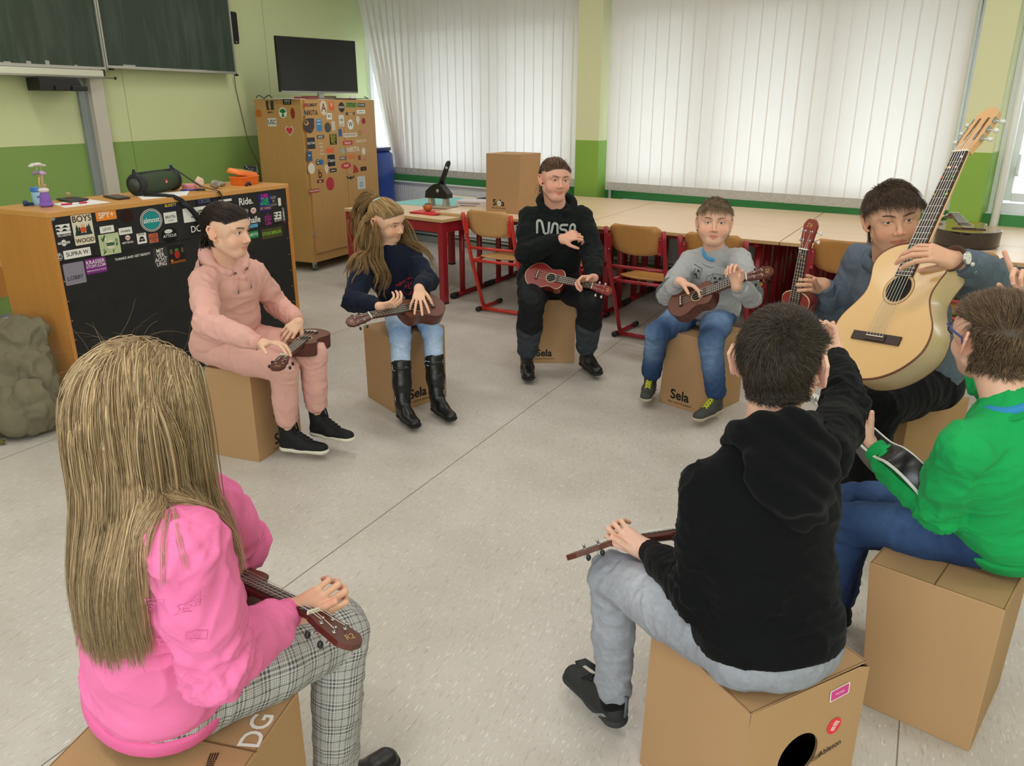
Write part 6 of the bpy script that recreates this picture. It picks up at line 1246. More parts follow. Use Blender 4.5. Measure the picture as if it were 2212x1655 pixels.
    # head, tilted back
    ta = math.radians(K.get('tilt', 10)); HM = M @ Matrix.Translation((nx + .003, 0, .001)) @ Matrix.Rotation(ta, 4, 'Y'); hw0 = fb * .47; hh = K['hh']; L2 = hl * 1.0
    if K.get('slots'):
        prof = [(0, hw0), (.10 * L2, hw0 * 1.05), (.25 * L2, hh * .92), (.80 * L2, hh), (.90 * L2, hh * .90), (.93 * L2, hh * .62), (.985 * L2, hh * .45), (L2, 0)]
    else: prof = [(0, hw0), (.12 * L2, hw0 * 1.1), (.30 * L2, hh * .86), (.80 * L2, hh), (.92 * L2, hh * .74), (L2, hh * .42), (L2 * 1.0, 0)]
    poly = [(x, -w) for x, w in prof] + [(x, w) for x, w in prof[::-1][1:]]; th_ = K.get('ht', .012); mb = MB()
    if K.get('slots'):
        mb.prism(poly, -th_, 0, 0, HM)
        for sg in (-1, 1):
            sl = [(x + .50 * L2, y_ + sg * hh * .40) for x, y_ in rrect(.52 * L2, hh * .26, hh * .12, 5)]; mb.add([tuple(HM @ Vector((x, y_, .0008))) for x, y_ in sl], [tuple(range(len(sl)))], 1)
    else: mb.prism(poly, -th_, 0, 0, HM)
    mb.build('headstock', [K['head'], mat('slot_shadow_wood', '#6B4A2C', .8)], t, bevel=.0012)
    if not K.get('slots'):
        vs, fs = text2d('R2', .022, .004, shear=.3); mb = MB(); mb.add([tuple(HM @ Vector((L2 * .80 + x * .0 - yy, x, .0006))) for x, yy in vs], fs); mb.build('headstock_logo', mat('logo_gold', '#B99A5A', .4), t)
    ns = K['ns']; posts = []
    for i in range(ns):
        sg = -1 if i < ns // 2 else 1; j = i if i < ns // 2 else ns - 1 - i; f = (.28, .58) if ns == 4 else (.30, .50, .70); px_ = L2 * f[j]; py = sg * hh * (.50 if ns == 4 else .40)
        posts.append((px_, py, sg)); mb = MB()
        if K.get('slots'):
            mb.tube([HM @ Vector((px_, py - sg * hh * .14, -.004)), HM @ Vector((px_, py + sg * hh * .2, -.004))], .0042, 10, 1); mb.tube([HM @ Vector((px_, sg * hh * .95, -.008)), HM @ Vector((px_, sg * (hh * 1.0 + .014), -.012))], .0028, 8, 0); q = HM @ Vector((px_, sg * (hh + .022), -.014)); mb.ball(tuple(q), .0095, 10, 1, (1, .7, .8)); mb.box((px_, sg * hh * .98, -.006), (.022, .006, .012), 0, HM)
        else:
            mb.tube([HM @ Vector((px_, py, -.010)), HM @ Vector((px_, py, .010)), HM @ Vector((px_, py, .012))], [.0025, .0025, .0035], 8, 0); mb.tube([HM @ Vector((px_, py, -.0005)), HM @ Vector((px_, py, .0012))], .0048, 12, 0)
            if K.get('geared', True): mb.box((px_, py, -.018), (.012, .010, .010), 0, HM); mb.tube([HM @ Vector((px_, py, -.019)), HM @ Vector((px_, py + sg * (hh * .5 + .008), -.019))], .0016, 6, 0); q = HM @ Vector((px_, py + sg * (hh * .5 + .013), -.019)); mb.ball(tuple(q), .0082, 10, 1, (.75, .75, 1.05))
        mb.build('tuning_peg', [K['metal'], K['button']], t)
    for i, (px_, py, sg) in enumerate(posts):
        y_ = (-1 + 2 * i / (ns - 1)) * sw * .5; a = M @ Vector((bx, y_ * 1.15, .0125)); b_ = M @ Vector((nx + .001, y_ * fb / sw * .0 + (-1 + 2 * i / (ns - 1)) * fb * .36, ft + .0035)); c = HM @ Vector((px_, py, .006 if not K.get('slots') else -.002))
        mb = MB(); mb.tube([a, b_, c], K.get('sr', .0006), 5); mb.build('string', K['string'], t)
    return t
m_mah = mat('ukulele_mahogany', '#5A281D', .32, .5, var=(7, .35), var_col='#3D1812', stretch=(1, 1, .3)); m_mahr = mat('ukulele_red', '#7E2522', .25, .5, coat=.3); m_mahb = mat('ukulele_brown', '#683A2A', .4, .4, var=(8, .3), var_col='#552C20')
m_rosew = mat('rosewood', '#35221D', .45); m_bone = mat('bone', '#E9E3CE', .4); m_peg = mat('peg_metal', '#C8C8C6', .25, metal=.9); m_pegb = mat('peg_black', '#19191A', .3); m_pegw = mat('peg_white', '#DEDDD8', .3); m_str = mat('string_nylon', '#DCDAD2', .3)
m_bindc = mat('binding_cream', '#C9B48C', .5); m_bindd = mat('binding_dark', '#3E1A14', .4); m_spruce = mat('guitar_spruce', '#DDB477', .32, .5, coat=.15, var=(5, .12), var_col='#D0A263', stretch=(5, 5, .4)); m_maple = mat('guitar_maple_side', '#DCC094', .3, .5, coat=.2, var=(3, .15), var_col='#CFA769'); m_neckw = mat('neck_wood', '#D5A777', .4)
UD = [(1, .3, 0), (1, -.3, 4), (2, .0, 1), (2, -.32, 2), (3, .3, 3), (2, .3, 2)]
UK = dict(bl=.245, hw=.086, dp=.062, hl=.115, hr=.026, sw=.040, fb=.042, ft=.004, brl=.016, brw=.058, nf=15, hh=.030, ns=4, side=m_mah, top=m_mahb, bind=m_bindd, ros=m_bindc, ros2=m_rosew, dark=m_rosew, bone=m_bone, neck=m_mah, head=m_mah, metal=m_peg, button=m_pegb, string=m_str, dots=UD)
UKR = dict(UK, side=m_mahr, top=m_mahr, bind=m_bindc, neck=m_mahr, head=m_mahr, button=m_pegw)
guitar('ukulele', (-2.899, 2.171, .575), (-2.600, 1.730, .575), (.15, -.15, 1), 'dark brown ukulele on the lap of the girl in the pink tracksuit', 'ukulele', UK)
guitar('ukulele', (-2.644, 2.757, .630), (-2.752, 2.238, .628), (.50, -.10, .86), 'brown ukulele lying on the lap of the girl in the navy sweatshirt', 'ukulele', UK)
guitar('ukulele', (-2.790, 3.612, .622), (-2.296, 3.775, .560), (.42, -.62, .66), 'dark red ukulele with cream edging held by the woman in the black hoodie', 'ukulele', UKR)
guitar('ukulele', (-1.715, 3.345, .635), (-1.250, 3.390, .875), (.18, -.62, .76), 'brown ukulele played by the boy in the grey sweatshirt', 'ukulele', UK)
guitar('ukulele', (-1.042, 3.115, .605), (-1.022, 3.125, 1.132), (-.30, -.95, .05), 'red ukulele held upright in the man\'s hand', 'ukulele', UKR)
guitar('ukulele', (-.545, 1.690, .625), (-.925, 1.360, .549), (-.30, .38, .87), 'ukulele in the lap of the boy in the black hoodie, neck to the left', 'ukulele', UK)
UKK = dict(UK, side=mat('ukulele_black', '#121113', .3, .5), top=mat('ukulele_black', '#121113'), bind=mat('binding_white', '#CFCDC6', .4), bind_back=mat('binding_white', '#CFCDC6'), neck=mat('ukulele_plum', '#3A2228', .3), head=mat('headstock_pale', '#C9C7C2', .4), button=m_peg, bl=.29, hw=.10, hl=.12)
guitar('ukulele', (-.236, 2.034, .640), (-.672, 2.326, .727), (-.10, .80, .60), 'glossy black ukulele of the boy in the green sweatshirt', 'ukulele', UKK)
guitar('ukulele', (-1.50, .706, .640), (-.973, .765, .632), (.10, .35, .93), 'brown ukulele of the blond girl in the pink sweatshirt, neck over her knee', 'ukulele', UK)
GD = [(1, -.05, 4), (1, -.25, 0), (2, .36, 1), (2, .18, 0), (2, 0, 2), (2, -.2, 0), (3, .36, 2), (3, .1, 3), (3, -.3, 3), (5, .4, 1), (5, -.25, 3), (5, -.4, 1)]
_T = V3(-.481, 3.021, 1.568); _Bt = V3(-.613, 2.532, .725); _ax = unit(_T - _Bt); _cd = unit(V3(0, 0, 1.55) - (_T + _Bt) / 2); _n0 = unit(_cd - _ax * (_cd @ _ax)); _lf = unit(np.cross(_ax, _n0)); _lf = _lf if _lf @ V3(-.78, -.62, 0) > 0 else -_lf
GN = _n0 * math.cos(math.radians(42)) + _lf * math.sin(math.radians(42))
GK = dict(bl=.485, hw=.184, dp=.098, hl=.185, hr=.043, sw=.052, fb=.058, ft=.006, brl=.03, brw=.185, nf=19, hh=.037, ns=6, side=m_maple, top=m_spruce, bind=mat('binding_walnut', '#6A3A22', .35), bind_back=mat('binding_walnut', '#6A3A22'), ros=mat('rosette_cream', '#D9B886', .5), ros2=mat('rosette_brown', '#7A4E2C', .5), dark=m_rosew, bone=m_bone, neck=m_neckw, head=m_neckw, metal=m_peg, button=mat('pearl_button', '#D5D3CC', .25), string=m_str, dots=GD, slots=True, tilt=14, ht=.02, sr=.0009, long=True)
guitar('classical_guitar', tuple(_Bt), tuple(_T), tuple(GN), 'pale classical guitar held upright in front of the man, head towards the ceiling', 'guitar', GK)
DG = dict(GK, side=mat('guitar_black', '#150E10', .08, .6, coat=.6), top=mat('guitar_amber', '#8F6420', .12, .6, coat=.5), bind=mat('guitar_black', '#150E10'), bind_back=mat('guitar_black', '#150E10'), head=mat('headstock_brown', '#4A2E1C', .4), neck=m_rosew, dots=None)
guitar('classical_guitar', (-.80, 5.44, .825), (-1.10, 6.38, .850), (.0, 0, 1), 'dark glossy guitar lying on its back on the table', 'guitar', DG)
# ------------------------------------------------------------------ people
def torso_frame(J):
    up = unit(V3(J['neck']) - V3(J['pel'])); r = V3(J['rs']) - V3(J['ls']); r = unit(r - up * (r @ up)); f = np.cross(up, r); return r, f, up
def top_blob(J, s, fit=1.0, belly=0.0, hem=.0, sleeve=1.0, r_arm=True, l_arm=True, cuff=True, rolled=None):
    r, f, up = torso_frame(J); P = {k: V3(v) for k, v in J.items() if k != 's'}; b = Blob(.028 * s); R3 = np.stack([r, f, up], 1)
    pel, nk = P['pel'], P['neck']; sp = nk - pel; hr = unit(V3(J['rh']) - V3(J['lh'])); hf = np.cross(V3(0, 0, 1), hr); H3 = np.stack([hr, hf, np.cross(hr, hf)], 1)
    b.ell(pel + up * (.03 - hem) * s, V3(.172, .128 + belly * .5, .10) * s * fit, H3 * 1.0)
    b.ell(pel + sp * .30 + f * (.006 + belly * .5) * s, V3(.160, .122 + belly, .15) * s * fit, R3)
    b.ell(pel + sp * .62 + f * .004 * s, V3(.166, .112, .175) * s * fit, R3)
    for k in 'rl':
        sh = P[k + 's']; sh = sh - up * .022 * s - (sh - nk) * .06; b.cone(pel + sp * .92 - f * .006 * s, sh + up * .004 * s, .056 * s, .046 * s * fit)
        if (k == 'r' and r_arm) or (k == 'l' and l_arm):
            e, w = P[k + 'e'], P[k + 'w']; g = sleeve * fit; b.cone(sh - up * .008 * s, sh + (e - sh) * .5, .056 * s * g, .055 * s * g, .03 * s); b.cone(sh + (e - sh) * .5, e, .055 * s * g, .049 * s * g, .02 * s)
            end = w - unit(w - e) * .032 * s if not (rolled and k in rolled) else e + (w - e) * .18
            b.cone(e, e + (end - e) * .78, .051 * s * g, .045 * s * g, .018 * s); b.cone(e + (end - e) * .78, end, .041 * s * g, .035 * s, .008 * s)
    b.cone(nk - up * .05 * s, nk - up * .012 * s, .075 * s, .062 * s, .02 * s)
    return b
def trouser_blob(J, s, fit=1.0, cuff=.052, end=.93, loose_bottom=1.0):
    P = {k: V3(v) for k, v in J.items() if k != 's'}; b = Blob(.022 * s); r = unit(P['rh'] - P['lh']); f = np.cross(V3(0, 0, 1), r); H = np.stack([r, f, V3(0, 0, 1)], 1)
    b.ell(P['pel'] - V3(0, 0, .012 * s) - f * .012 * s, V3(.168, .128, .105) * s * fit, H)
    for k in 'rl':
        h, kn, a = P[k + 'h'], P[k + 'k'], P[k + 'a']
        b.cone(h - f * .03 * s, h + (kn - h) * .5, .088 * s * fit, .083 * s * fit); b.cone(h + (kn - h) * .5, kn, .083 * s * fit, .066 * s * fit)
        d = a - kn; b.cone(kn, kn + d * .45, .066 * s * fit, .060 * s * fit * loose_bottom, .015 * s); b.cone(kn + d * .45, kn + d * end, .060 * s * fit * loose_bottom, cuff * s, .012 * s)
    return b
def limb_segs(J, legs=False):
    P = J; return [(P['rs'], P['re']), (P['re'], P['rw']), (P['ls'], P['le']), (P['le'], P['lw']), (P['pel'], P['neck'])] if not legs else [(P['rh'], P['rk']), (P['rk'], P['ra']), (P['lh'], P['lk']), (P['lk'], P['la'])]
def buv_limbs(V, segs):
    best = np.full(len(V), 9.); o = np.zeros((len(V), 3)); acc = 0
    for i, (a, b) in enumerate(segs):
        a, b = V3(a), V3(b); d = b - a; L = np.linalg.norm(d); d /= L; t = (V - a) @ d; tc = np.clip(t, 0, L); q = V - (a + tc[:, None] * d); ds = np.linalg.norm(q, axis=1); m = ds < best; best[m] = ds[m]
        u = unit(np.cross(d, V3(.31, .22, 1.))); w = np.cross(d, u); an = np.arctan2(q @ w, q @ u); o[m] = np.stack([t + i * 2.0, an * .065, np.zeros(len(V))], -1)[m]
    return o
def garment(name, b, vox, mats, parent, J, legs, amp, joints, s, clip=None, smooth=1, freq=55., base=.25, seed=0., colf=None, extra=None, mi_f=None, uv=False):
    V, F = b.mesh(vox, clip=clip); V = smooth_mesh(V, F, smooth, .5); N = vnormals(V, F)
    if (F.shape[0] and (np.einsum('ij,ij->i', b.grad(V[:50]), N[:50]).mean() < 0)): N = -N; F = F[:, ::-1]
    V = smooth_mesh(V + N * folds(V, limb_segs(J, legs), amp * s, freq / s, joints, base, seed, calm=[J[k + ('a' if legs else 'w')] for k in 'rl'])[:, None], F, 1, .35)
    if extra is not None: V = extra(V, N)
    col = colf(V) if colf else None; uvv = buv_limbs(V, limb_segs(J, legs)) if uv else None
    return np_obj(name, V, F, mats, parent, col=col, buv=uvv, mi=(mi_f(V[F].mean(1)) if mi_f else None))
def ring_band(c, ax, r, th, n=28, sq=None, w=None, wob=0):
    """torus-like band around axis ax: returns tube path"""
    ax = unit(ax); u = unit(np.cross(ax, V3(.2, .1, 1.)) if abs(ax[2]) < .95 else np.cross(ax, V3(0, 1., 0))); v = np.cross(ax, u)
    return [V3(c) + (u * math.cos(a) + v * math.sin(a)) * r for a in [2 * PI * i / n for i in range(n)]]
def hood_blob(J, s, open_=.0, size=1.0):
    r, f, up = torso_frame(J); nk = V3(J['neck']); b = Blob(.018 * s); pts = []; rad = []
    for i in range(17):
        a = math.radians(-150 + 300 * i / 16); back = (1 - math.cos(a)) / 2        # a=0 is the back
        k = math.cos(a); c = nk + r * math.sin(a) * .088 * s * size - f * (k * .078 + .006) * s * size + up * (.012 + .022 * max(0, k)) * s - up * .045 * s * max(0, -k)
        pts.append(c); rad.append((.020 + .016 * max(0, k)) * s * size)
    for i in range(16): b.cone(pts[i], pts[i + 1], rad[i], rad[i + 1], .012 * s)
    for i in range(7):
        a = math.radians(-62 + 124 * i / 6); b.cone(nk + r * math.sin(a) * .085 * s * size - f * (math.cos(a) * .082) * s * size + up * .02 * s, nk + r * math.sin(a) * .055 * s * size - f * (math.cos(a) * .055 + .085) * s * size - up * .115 * s * size, .024 * s, .026 * s, .03 * s)
    return b
def torso_surface(J, s, fit, mesh_obj):
    pass
def bvh_of(o):
    me = o.data; M = world_mat(o); vs = [M @ v.co for v in me.vertices]; return BVHTree.FromPolygons(vs, [tuple(p.vertices) for p in me.polygons])
def decal(name, bvh, origin, ex, n, layers, parent, lift=.0022, sub=.008, start=.05):
    """flat print projected on a fabric surface along -n"""
    ex = Vector(ex).normalized(); n = Vector(n); n = (n - ex * n.dot(ex)).normalized(); ey = n.cross(ex); o = Vector(origin); mb = MB(); mats = []; z = 0
    for L in layers:
        m = pmat(L[2] if L[0] == 'p' else L[3]); 
        if m not in mats: mats.append(m)
        mi = mats.index(m)
        if L[0] == 'p': dx, dy, rot = (list(L[3:]) + [0, 0, 0])[:3]; vs = L[1]; fs = [tuple(range(len(vs)))]
        else: dx, dy, rot, bold, sx = (list(L[4:]) + [0] * 5)[:5]; vs, fs = text2d(L[1], L[2], bold, sx or 1)
        cr_, sr_ = math.cos(math.radians(rot)), math.sin(math.radians(rot)); bm = bmesh.new(); bv = [bm.verts.new((dx + x * cr_ - y * sr_, dy + x * sr_ + y * cr_, 0)) for x, y in vs]
        for f_ in fs:
            try: bm.faces.new([bv[i] for i in f_])
            except ValueError: pass
        bmesh.ops.triangulate(bm, faces=bm.faces)
        for _ in range(3):
            es = [e for e in bm.edges if e.calc_length() > sub]
            if not es: break
            bmesh.ops.subdivide_edges(bm, edges=es, cuts=1); bmesh.ops.triangulate(bm, faces=[f_ for f_ in bm.faces if len(f_.verts) > 3])
        P = []; bad = set()
        for v in bm.verts:
            q = o + ex * v.co.x + ey * v.co.y; h = bvh.ray_cast(q + n * start, -n, .3)
            if h[0] is None or h[3] > start + .11 or h[1].dot(n) < .25: bad.add(len(P))
            P.append(tuple((h[0] if h[0] is not None else q) + n * (lift + z)))
        bm.verts.index_update(); mb.add(P, [tuple(v.index for v in f_.verts) for f_ in bm.faces if not any(v.index in bad for v in f_.verts)], mi, True); bm.free(); z += .0005
    return mb.build(name, mats, parent)
def tree_shoe(parent, side, ankle, toe, s, style, roll=0.):
    a, t = V3(ankle), V3(toe); C = style; f = t - (a - V3(0, 0, a[2] - t[2])); f = unit(f * V3(1, 1, C.get('pitch', 0))); up = V3(0, 0, 1.) if not C.get('pitch') else unit(np.cross(np.cross(f, V3(0, 0, 1.)), f)); rr = np.cross(f, up)
    fl = C.get('len', .27) * s; hz = a - up * (C.get('drop', .085) * s); heel = hz - f * .050 * s; B = np.stack([rr, f, up], 1)
    def L(x, y, z): return heel + rr * x * s * C.get('w', 1) + f * y * fl + up * z * s
    b = Blob(.014 * s); x = .006
    b.flat(L(0, .14, .035), L(0, .45, .038), .036 * s, .040 * s, up, .95); b.flat(L(0, .45, .036), L(.0, .82, .028), .042 * s, .036 * s, up, .75); b.cone(L(0, .16, .045), a + up * C.get('shaft', .015) * s + f * .0 * s, .034 * s, C.get('cr', .040) * s, .02 * s); b.cone(L(0, .50, .045), a + f * .015 * s, .030 * s, .036 * s, .02 * s)
    if C.get('calf') is not None:
        cp = V3(C['calf']); b.cone(a, a + (cp - a) * .5, .044 * s, .056 * s, .02 * s); b.cone(a + (cp - a) * .5, cp, .056 * s, .060 * s, .02 * s)
    z0 = L(0, 0, .016)
    o = empty('x') if False else None
    V, F = b.mesh(.0045 * max(s, .8), clip=[(z0, -up)]); V = smooth_mesh(V, F, 1); N = vnormals(V, F); V = V + N * (fbm(V * 45, 2) - .5)[:, None] * .003
    sh = np_obj('shoe', V, F, C['upper'], parent)
    # sole
    sb = Blob(.02 * s); sb.flat(L(0, .14, .012), L(0, .40, .012), .040 * s, .036 * s, up, .55); sb.flat(L(0, .40, .012), L(0, .82, .014), .036 * s, .041 * s, up, .5)
    V, F = sb.mesh(.004, clip=[(L(0, 0, C.get('soleh', .020)), up), (L(0, 0, .0), -up)]); np_obj('sole', V, F, C['sole'], sh)
    mb = MB()
    def sf(x, y):
        p = L(x, y, .24)
        for _ in range(60):
            e_ = float(b.ev(p[None])[0])
            if e_ < .0006: break
            p = p - up * min(e_, .02)
        return p + up * .002
    for i in range(6 if C.get('laces') else 0):
        f0 = .24 + .065 * i
        for sg in (-1, 1): mb.tube([tuple(sf(-.017 * sg, f0)), tuple(sf(0, f0 + .03) + up * .002), tuple(sf(.017 * sg, f0 + .06))], C.get('lr', .0028), 6)
    if C.get('laces') is not None: mb.build('laces', C['laces'], sh)
    if C.get('cuffm') is not None:
        mb = MB(); c_ = a + up * (C.get('shaft', .015) + .004) * s; mb.tube([tuple(p) for p in ring_band(c_, up, C.get('cr', .04) * s * 1.0, .01)], C.get('cuffr', .013) * s, 10, closed=True); mb.build('padded_collar', C['cuffm'], sh)
    return sh, L
def put_head(t, J, cfg):
    S = .0100 * J['s'] * cfg.get('hs', 1.0) if not cfg.get('kid') else .0100 * cfg.get('hs', .93)
    C = V3(J['head']) + V3(cfg.get('hoff', (0, 0, 0)))
    nb = V3(J['neck']) - torso_frame(J)[2] * .03 * J['s']
    h = head_mesh(C, cfg['look'], S, cfg['skin'], nb, kid=cfg.get('kid', False), roll=cfg.get('roll', 0), smile=cfg.get('smile', 0), brow=cfg['brow'], iris=cfg.get('iris', '#5A4632'), fat=cfg.get('fat', 1.0), vis=cfg.get('vis', True), mouth_w=cfg.get('mouth', 2.3), eye_open=cfg.get('eye', 1.0), stubble=cfg.get('stubble', 0), ear=cfg.get('ear', 1.1), browk=cfg.get('browk', .5))
    return h
def person(key, label, cfg):
    J = dict(POSES[key]); J.update(cfg.get('J', {})); s = J['s']; POSES[key] = J; pel = J['pel']
    t = empty('person', (pel[0], pel[1], 0), label=label, cat='person'); h = put_head(t, J, cfg); parts = [(h['V'], h['F'], h['col'])]
    base = np.array(lin(cfg['skin'])[:3])
    for k, sd in (('r', 1), ('l', -1)):
        hc = cfg.get(k + 'hand')
        if hc: V, F, c = hand_mesh(J[k + 'w'], J[k + 'e'], hc['d'], hc['n'], sd, s * cfg.get('handk', .98), cfg['skin'], curl=hc.get('curl', (.5,) * 4), thumb=hc.get('thumb', .5), spread=hc.get('spread', .1), vox=hc.get('vox', .0024), thumb_dir=hc.get('td')); parts.append((V, F, c))
    # body under the clothes, one coarse continuous surface
    bb = Blob(.02 * s); P = {k: V3(v) for k, v in J.items() if k != 's'}; r, f, up = torso_frame(J); R3 = np.stack([r, f, up], 1); sp = P['neck'] - P['pel']
    bb.ell(P['pel'], V3(.13, .09, .08) * s, R3); bb.ell(P['pel'] + sp * .35, V3(.12, .085, .13) * s, R3); bb.ell(P['pel'] + sp * .65, V3(.13, .085, .14) * s, R3); bb.cone(P['pel'] + sp * .85, P['neck'], .05 * s, .045 * s)
    for k in 'rl': s_ = P[k + 's'] - up * .022 * s - (P[k + 's'] - P['neck']) * .08; bb.cone(P['neck'] - up * .04 * s, s_, .036 * s, .034 * s); bb.cone(s_, P[k + 'e'], .034 * s, .030 * s); bb.cone(P[k + 'e'], P[k + 'w'], .030 * s, .024 * s); bb.cone(P[k + 'h'], P[k + 'k'], .062 * s, .045 * s); bb.cone(P[k + 'k'], P[k + 'a'], .045 * s, .032 * s); bb.cone(P[k + 'a'], P[k + 'a'] + (P[k + 't'] - P[k + 'a']) * .5, .03 * s, .024 * s)
    V, F = bb.mesh(.012); parts.append((V, F, base)); V, F, c = join(parts); np_obj('body', V, F, m_skin, t, col=c)
    ev, ef, ec = h['eyes']; np_obj('eyes', ev, ef, m_eye, t, col=ec); np_obj('eyebrows', h['brow'][0], h['brow'][1], mat('brow_' + cfg['brow'][1:], cfg['brow'], .6), t)
    return t, J, h
# hair -------------------------------------------------------------
m_hair = attr_mat('hair', .5, .35)
def hair_col(n, cols, seed, K, nn, dark=.0):
    r = np.random.RandomState(seed); C = np.array([lin(c)[:3] for c in cols]); i = r.randint(0, len(C), n); c = C[i] * (1 + r.uniform(-.11, .11, n))[:, None]; c = np.repeat(c[:, None], K, 1); return np.repeat(c.reshape(-1, 3), nn, 0)
def scalp_pts(h, n, seed, cond):
    """random points on the head surface where cond(local xyz) holds"""
    r = np.random.RandomState(seed); V = h['V']; q = (V - h['C']) @ h['B'] / h['s']; ok = cond(q) & (np.linalg.norm(q, axis=1) < 13) & ~((np.abs(q[:, 0]) > 7.45) & (q[:, 1] > -6) & (q[:, 2] < 5)); idx = np.where(ok)[0]
    pick = r.choice(idx, n); P = V[pick] + r.uniform(-.0015, .0015, (n, 3)); return P, (P - h['C']) @ h['B'] / h['s']
def short_hair(t, h, n, length, cols, seed, cond, flow, lift=.35, thick=.0011, K=5, cap=None, capcol=None, nn=3, lenf=None, name='hair', nz=.14, reflow=False):
    """strands lying along flow(q) (local direction) over the skull, plus a thin dense underlayer"""
    s = h['s']; B = h['B']; r = np.random.RandomState(seed + 5)
    P, q = scalp_pts(h, n, seed, cond); D = flow(q) @ B.T; N = h['hblob'].grad(P, .003)
    D = D - N * np.einsum('ij,ij->i', D, N)[:, None]; D = unit_rows(unit_rows(D) + r.normal(0, nz, D.shape)); fl_ = flow
    L = length * s * 100 * .01 * r.uniform(.7, 1.15, n) * (lenf(q) if lenf else 1); lay_ = r.uniform(0, .003 + .010 * lift, n); pts = [P.copy()]; cur = P; d = unit_rows(D + N * lift)
    for k in range(K - 1):
        cur = cur + d * (L / (K - 1))[:, None]; f = h['hblob'].ev(cur); g = h['hblob'].grad(cur, .003); tgt = (cap or .0022) * .8 + .0015 + lay_; push = np.clip(tgt - f, 0, .02); cur = cur + g * push[:, None]; pull = np.clip(f - .012 - .02 * lift, 0, .02); cur = cur - g * pull[:, None] * .5; d = unit_rows(d + r.normal(0, .06, d.shape) - g * .12)
        if reflow: w_ = flow((cur - h['C']) @ B / s) @ B.T; w_ = unit_rows(w_ - g * np.einsum('ij,ij->i', w_, g)[:, None]); d = unit_rows(d * .45 + w_ * .55)
        pts.append(cur)
    V, F = tubes(np.stack(pts, 1), thick * (.8 + .4 * r.rand(n)), n=nn); col = hair_col(n, cols, seed, K, nn)
    parts = [(V, F, col)]
    ql = (h['V'] - h['C']) @ h['B'] / h['s']; m = cond(ql) & ~((np.abs(ql[:, 0]) > 7.45) & (ql[:, 1] > -6) & (ql[:, 2] < 5)); Nn = vnormals(h['V'], h['F']); g = h['blob'].grad(h['V'][:40], .003); sg = 1 if np.einsum('ij,ij->i', g, Nn[:40]).mean() > 0 else -1
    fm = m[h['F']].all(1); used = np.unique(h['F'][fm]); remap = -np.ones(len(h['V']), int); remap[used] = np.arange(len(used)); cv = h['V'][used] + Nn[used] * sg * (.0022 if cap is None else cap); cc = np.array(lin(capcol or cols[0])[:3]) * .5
    parts.append((cv, remap[h['F'][fm]], cc)); V, F, c = join(parts); return np_obj(name, V, F, m_hair, t, col=c)
def unit_rows(v): return v / (np.linalg.norm(v, axis=1, keepdims=True) + 1e-9)
def drape(P0, D0, length, coll, K, seed, stiff=.75, grav=1.0, sway=.04, off=.004, wave=0., wfreq=40., jitter=.02, pull=None):
    """strands that leave the scalp along D0 and fall, sliding over the collision surface"""
    r = np.random.RandomState(seed); n = len(P0); pts = [P0.copy()]; cur = P0.copy(); d = unit_rows(D0); L = np.broadcast_to(length, (n,)); st = (L / (K - 1))[:, None]; ph = P0[:, 0] * 60 + P0[:, 1] * 50 + r.uniform(-.5, .5, n); offs = off * r.uniform(.3, 2.2, n)
    for k in range(K - 1):
        g = V3(0, 0, -1.) * grav; d = unit_rows(d * stiff + g * (1 - stiff) + r.normal(0, jitter, d.shape)); cur = cur + d * st
        for _ in range(2):
            f = coll.ev(cur); push = np.clip(offs - f, 0, .05)
            if push.max() > 0: g_ = coll.grad(cur, .004); cur = cur + g_ * push[:, None]; dn = np.einsum('ij,ij->i', d, g_); m = (push > 0) & (dn < 0); d[m] -= g_[m] * dn[m][:, None]; d = unit_rows(d)
        pts.append(cur.copy())
    Q = np.stack(pts, 1)
    if wave:
        tt = np.linspace(0, 1, K)[None, :] * L[:, None] * wfreq; am = wave * np.clip(np.linspace(-.3, 1.2, K), 0, 1)[None, :]; lat = unit_rows(np.cross(Q[:, -1] - Q[:, 0], V3(0, 0, 1.) + .01)); lat2 = np.cross(unit_rows(Q[:, -1] - Q[:, 0]), lat); Q = Q + lat[:, None] * (np.sin(tt + ph[:, None]) * am)[..., None] + lat2[:, None] * (np.cos(tt * .9 + ph[:, None]) * am * .6)[..., None]
    return Q
def clump(Q, per, spread0, spread1, seed):
    """multiply guides into locks that close towards the tips"""
    r = np.random.RandomState(seed); n, K, _ = Q.shape; o = r.normal(0, 1, (n, per, 1, 3)); w = (spread0 + (spread1 - spread0) * np.linspace(0, 1, K))[None, None, :, None]; return (Q[:, None] + o * w).reshape(n * per, K, 3)
def cloth(name, c, rough=.85, b=(420, .12), sheen=.04): return mat(name, c, rough, .1, bump=b, sheen=sheen)
RT = V3(.781, .625, 0); UPc = V3(-.209, .261, .942); FWc = V3(-.589, .736, -.334)
def img(x, y, z=0): return RT * x + UPc * y - FWc * z      # direction given as image right / up / towards the viewer
def joints_of(J, s, arms=1.0, waist=.9, knees=1.0):
    a = [(J['re'], .085 * s, arms), (J['le'], .085 * s, arms), (J['rw'], .07 * s, arms * .8), (J['lw'], .07 * s, arms * .8), (J['rs'], .06 * s, .1), (J['ls'], .06 * s, .1)]
    p = V3(J['pel']); k = V3(J['neck']); a += [(p + (k - p) * .25, .15 * s, waist), (p + (k - p) * .1, .12 * s, waist)]; return a
def leg_joints(J, s, k=1.0): return [(J['rk'], .09 * s, k), (J['lk'], .09 * s, k), (J['rh'], .10 * s, .8), (J['lh'], .10 * s, .8), (J['ra'], .11 * s, .9 * k), (J['la'], .11 * s, .9 * k)]
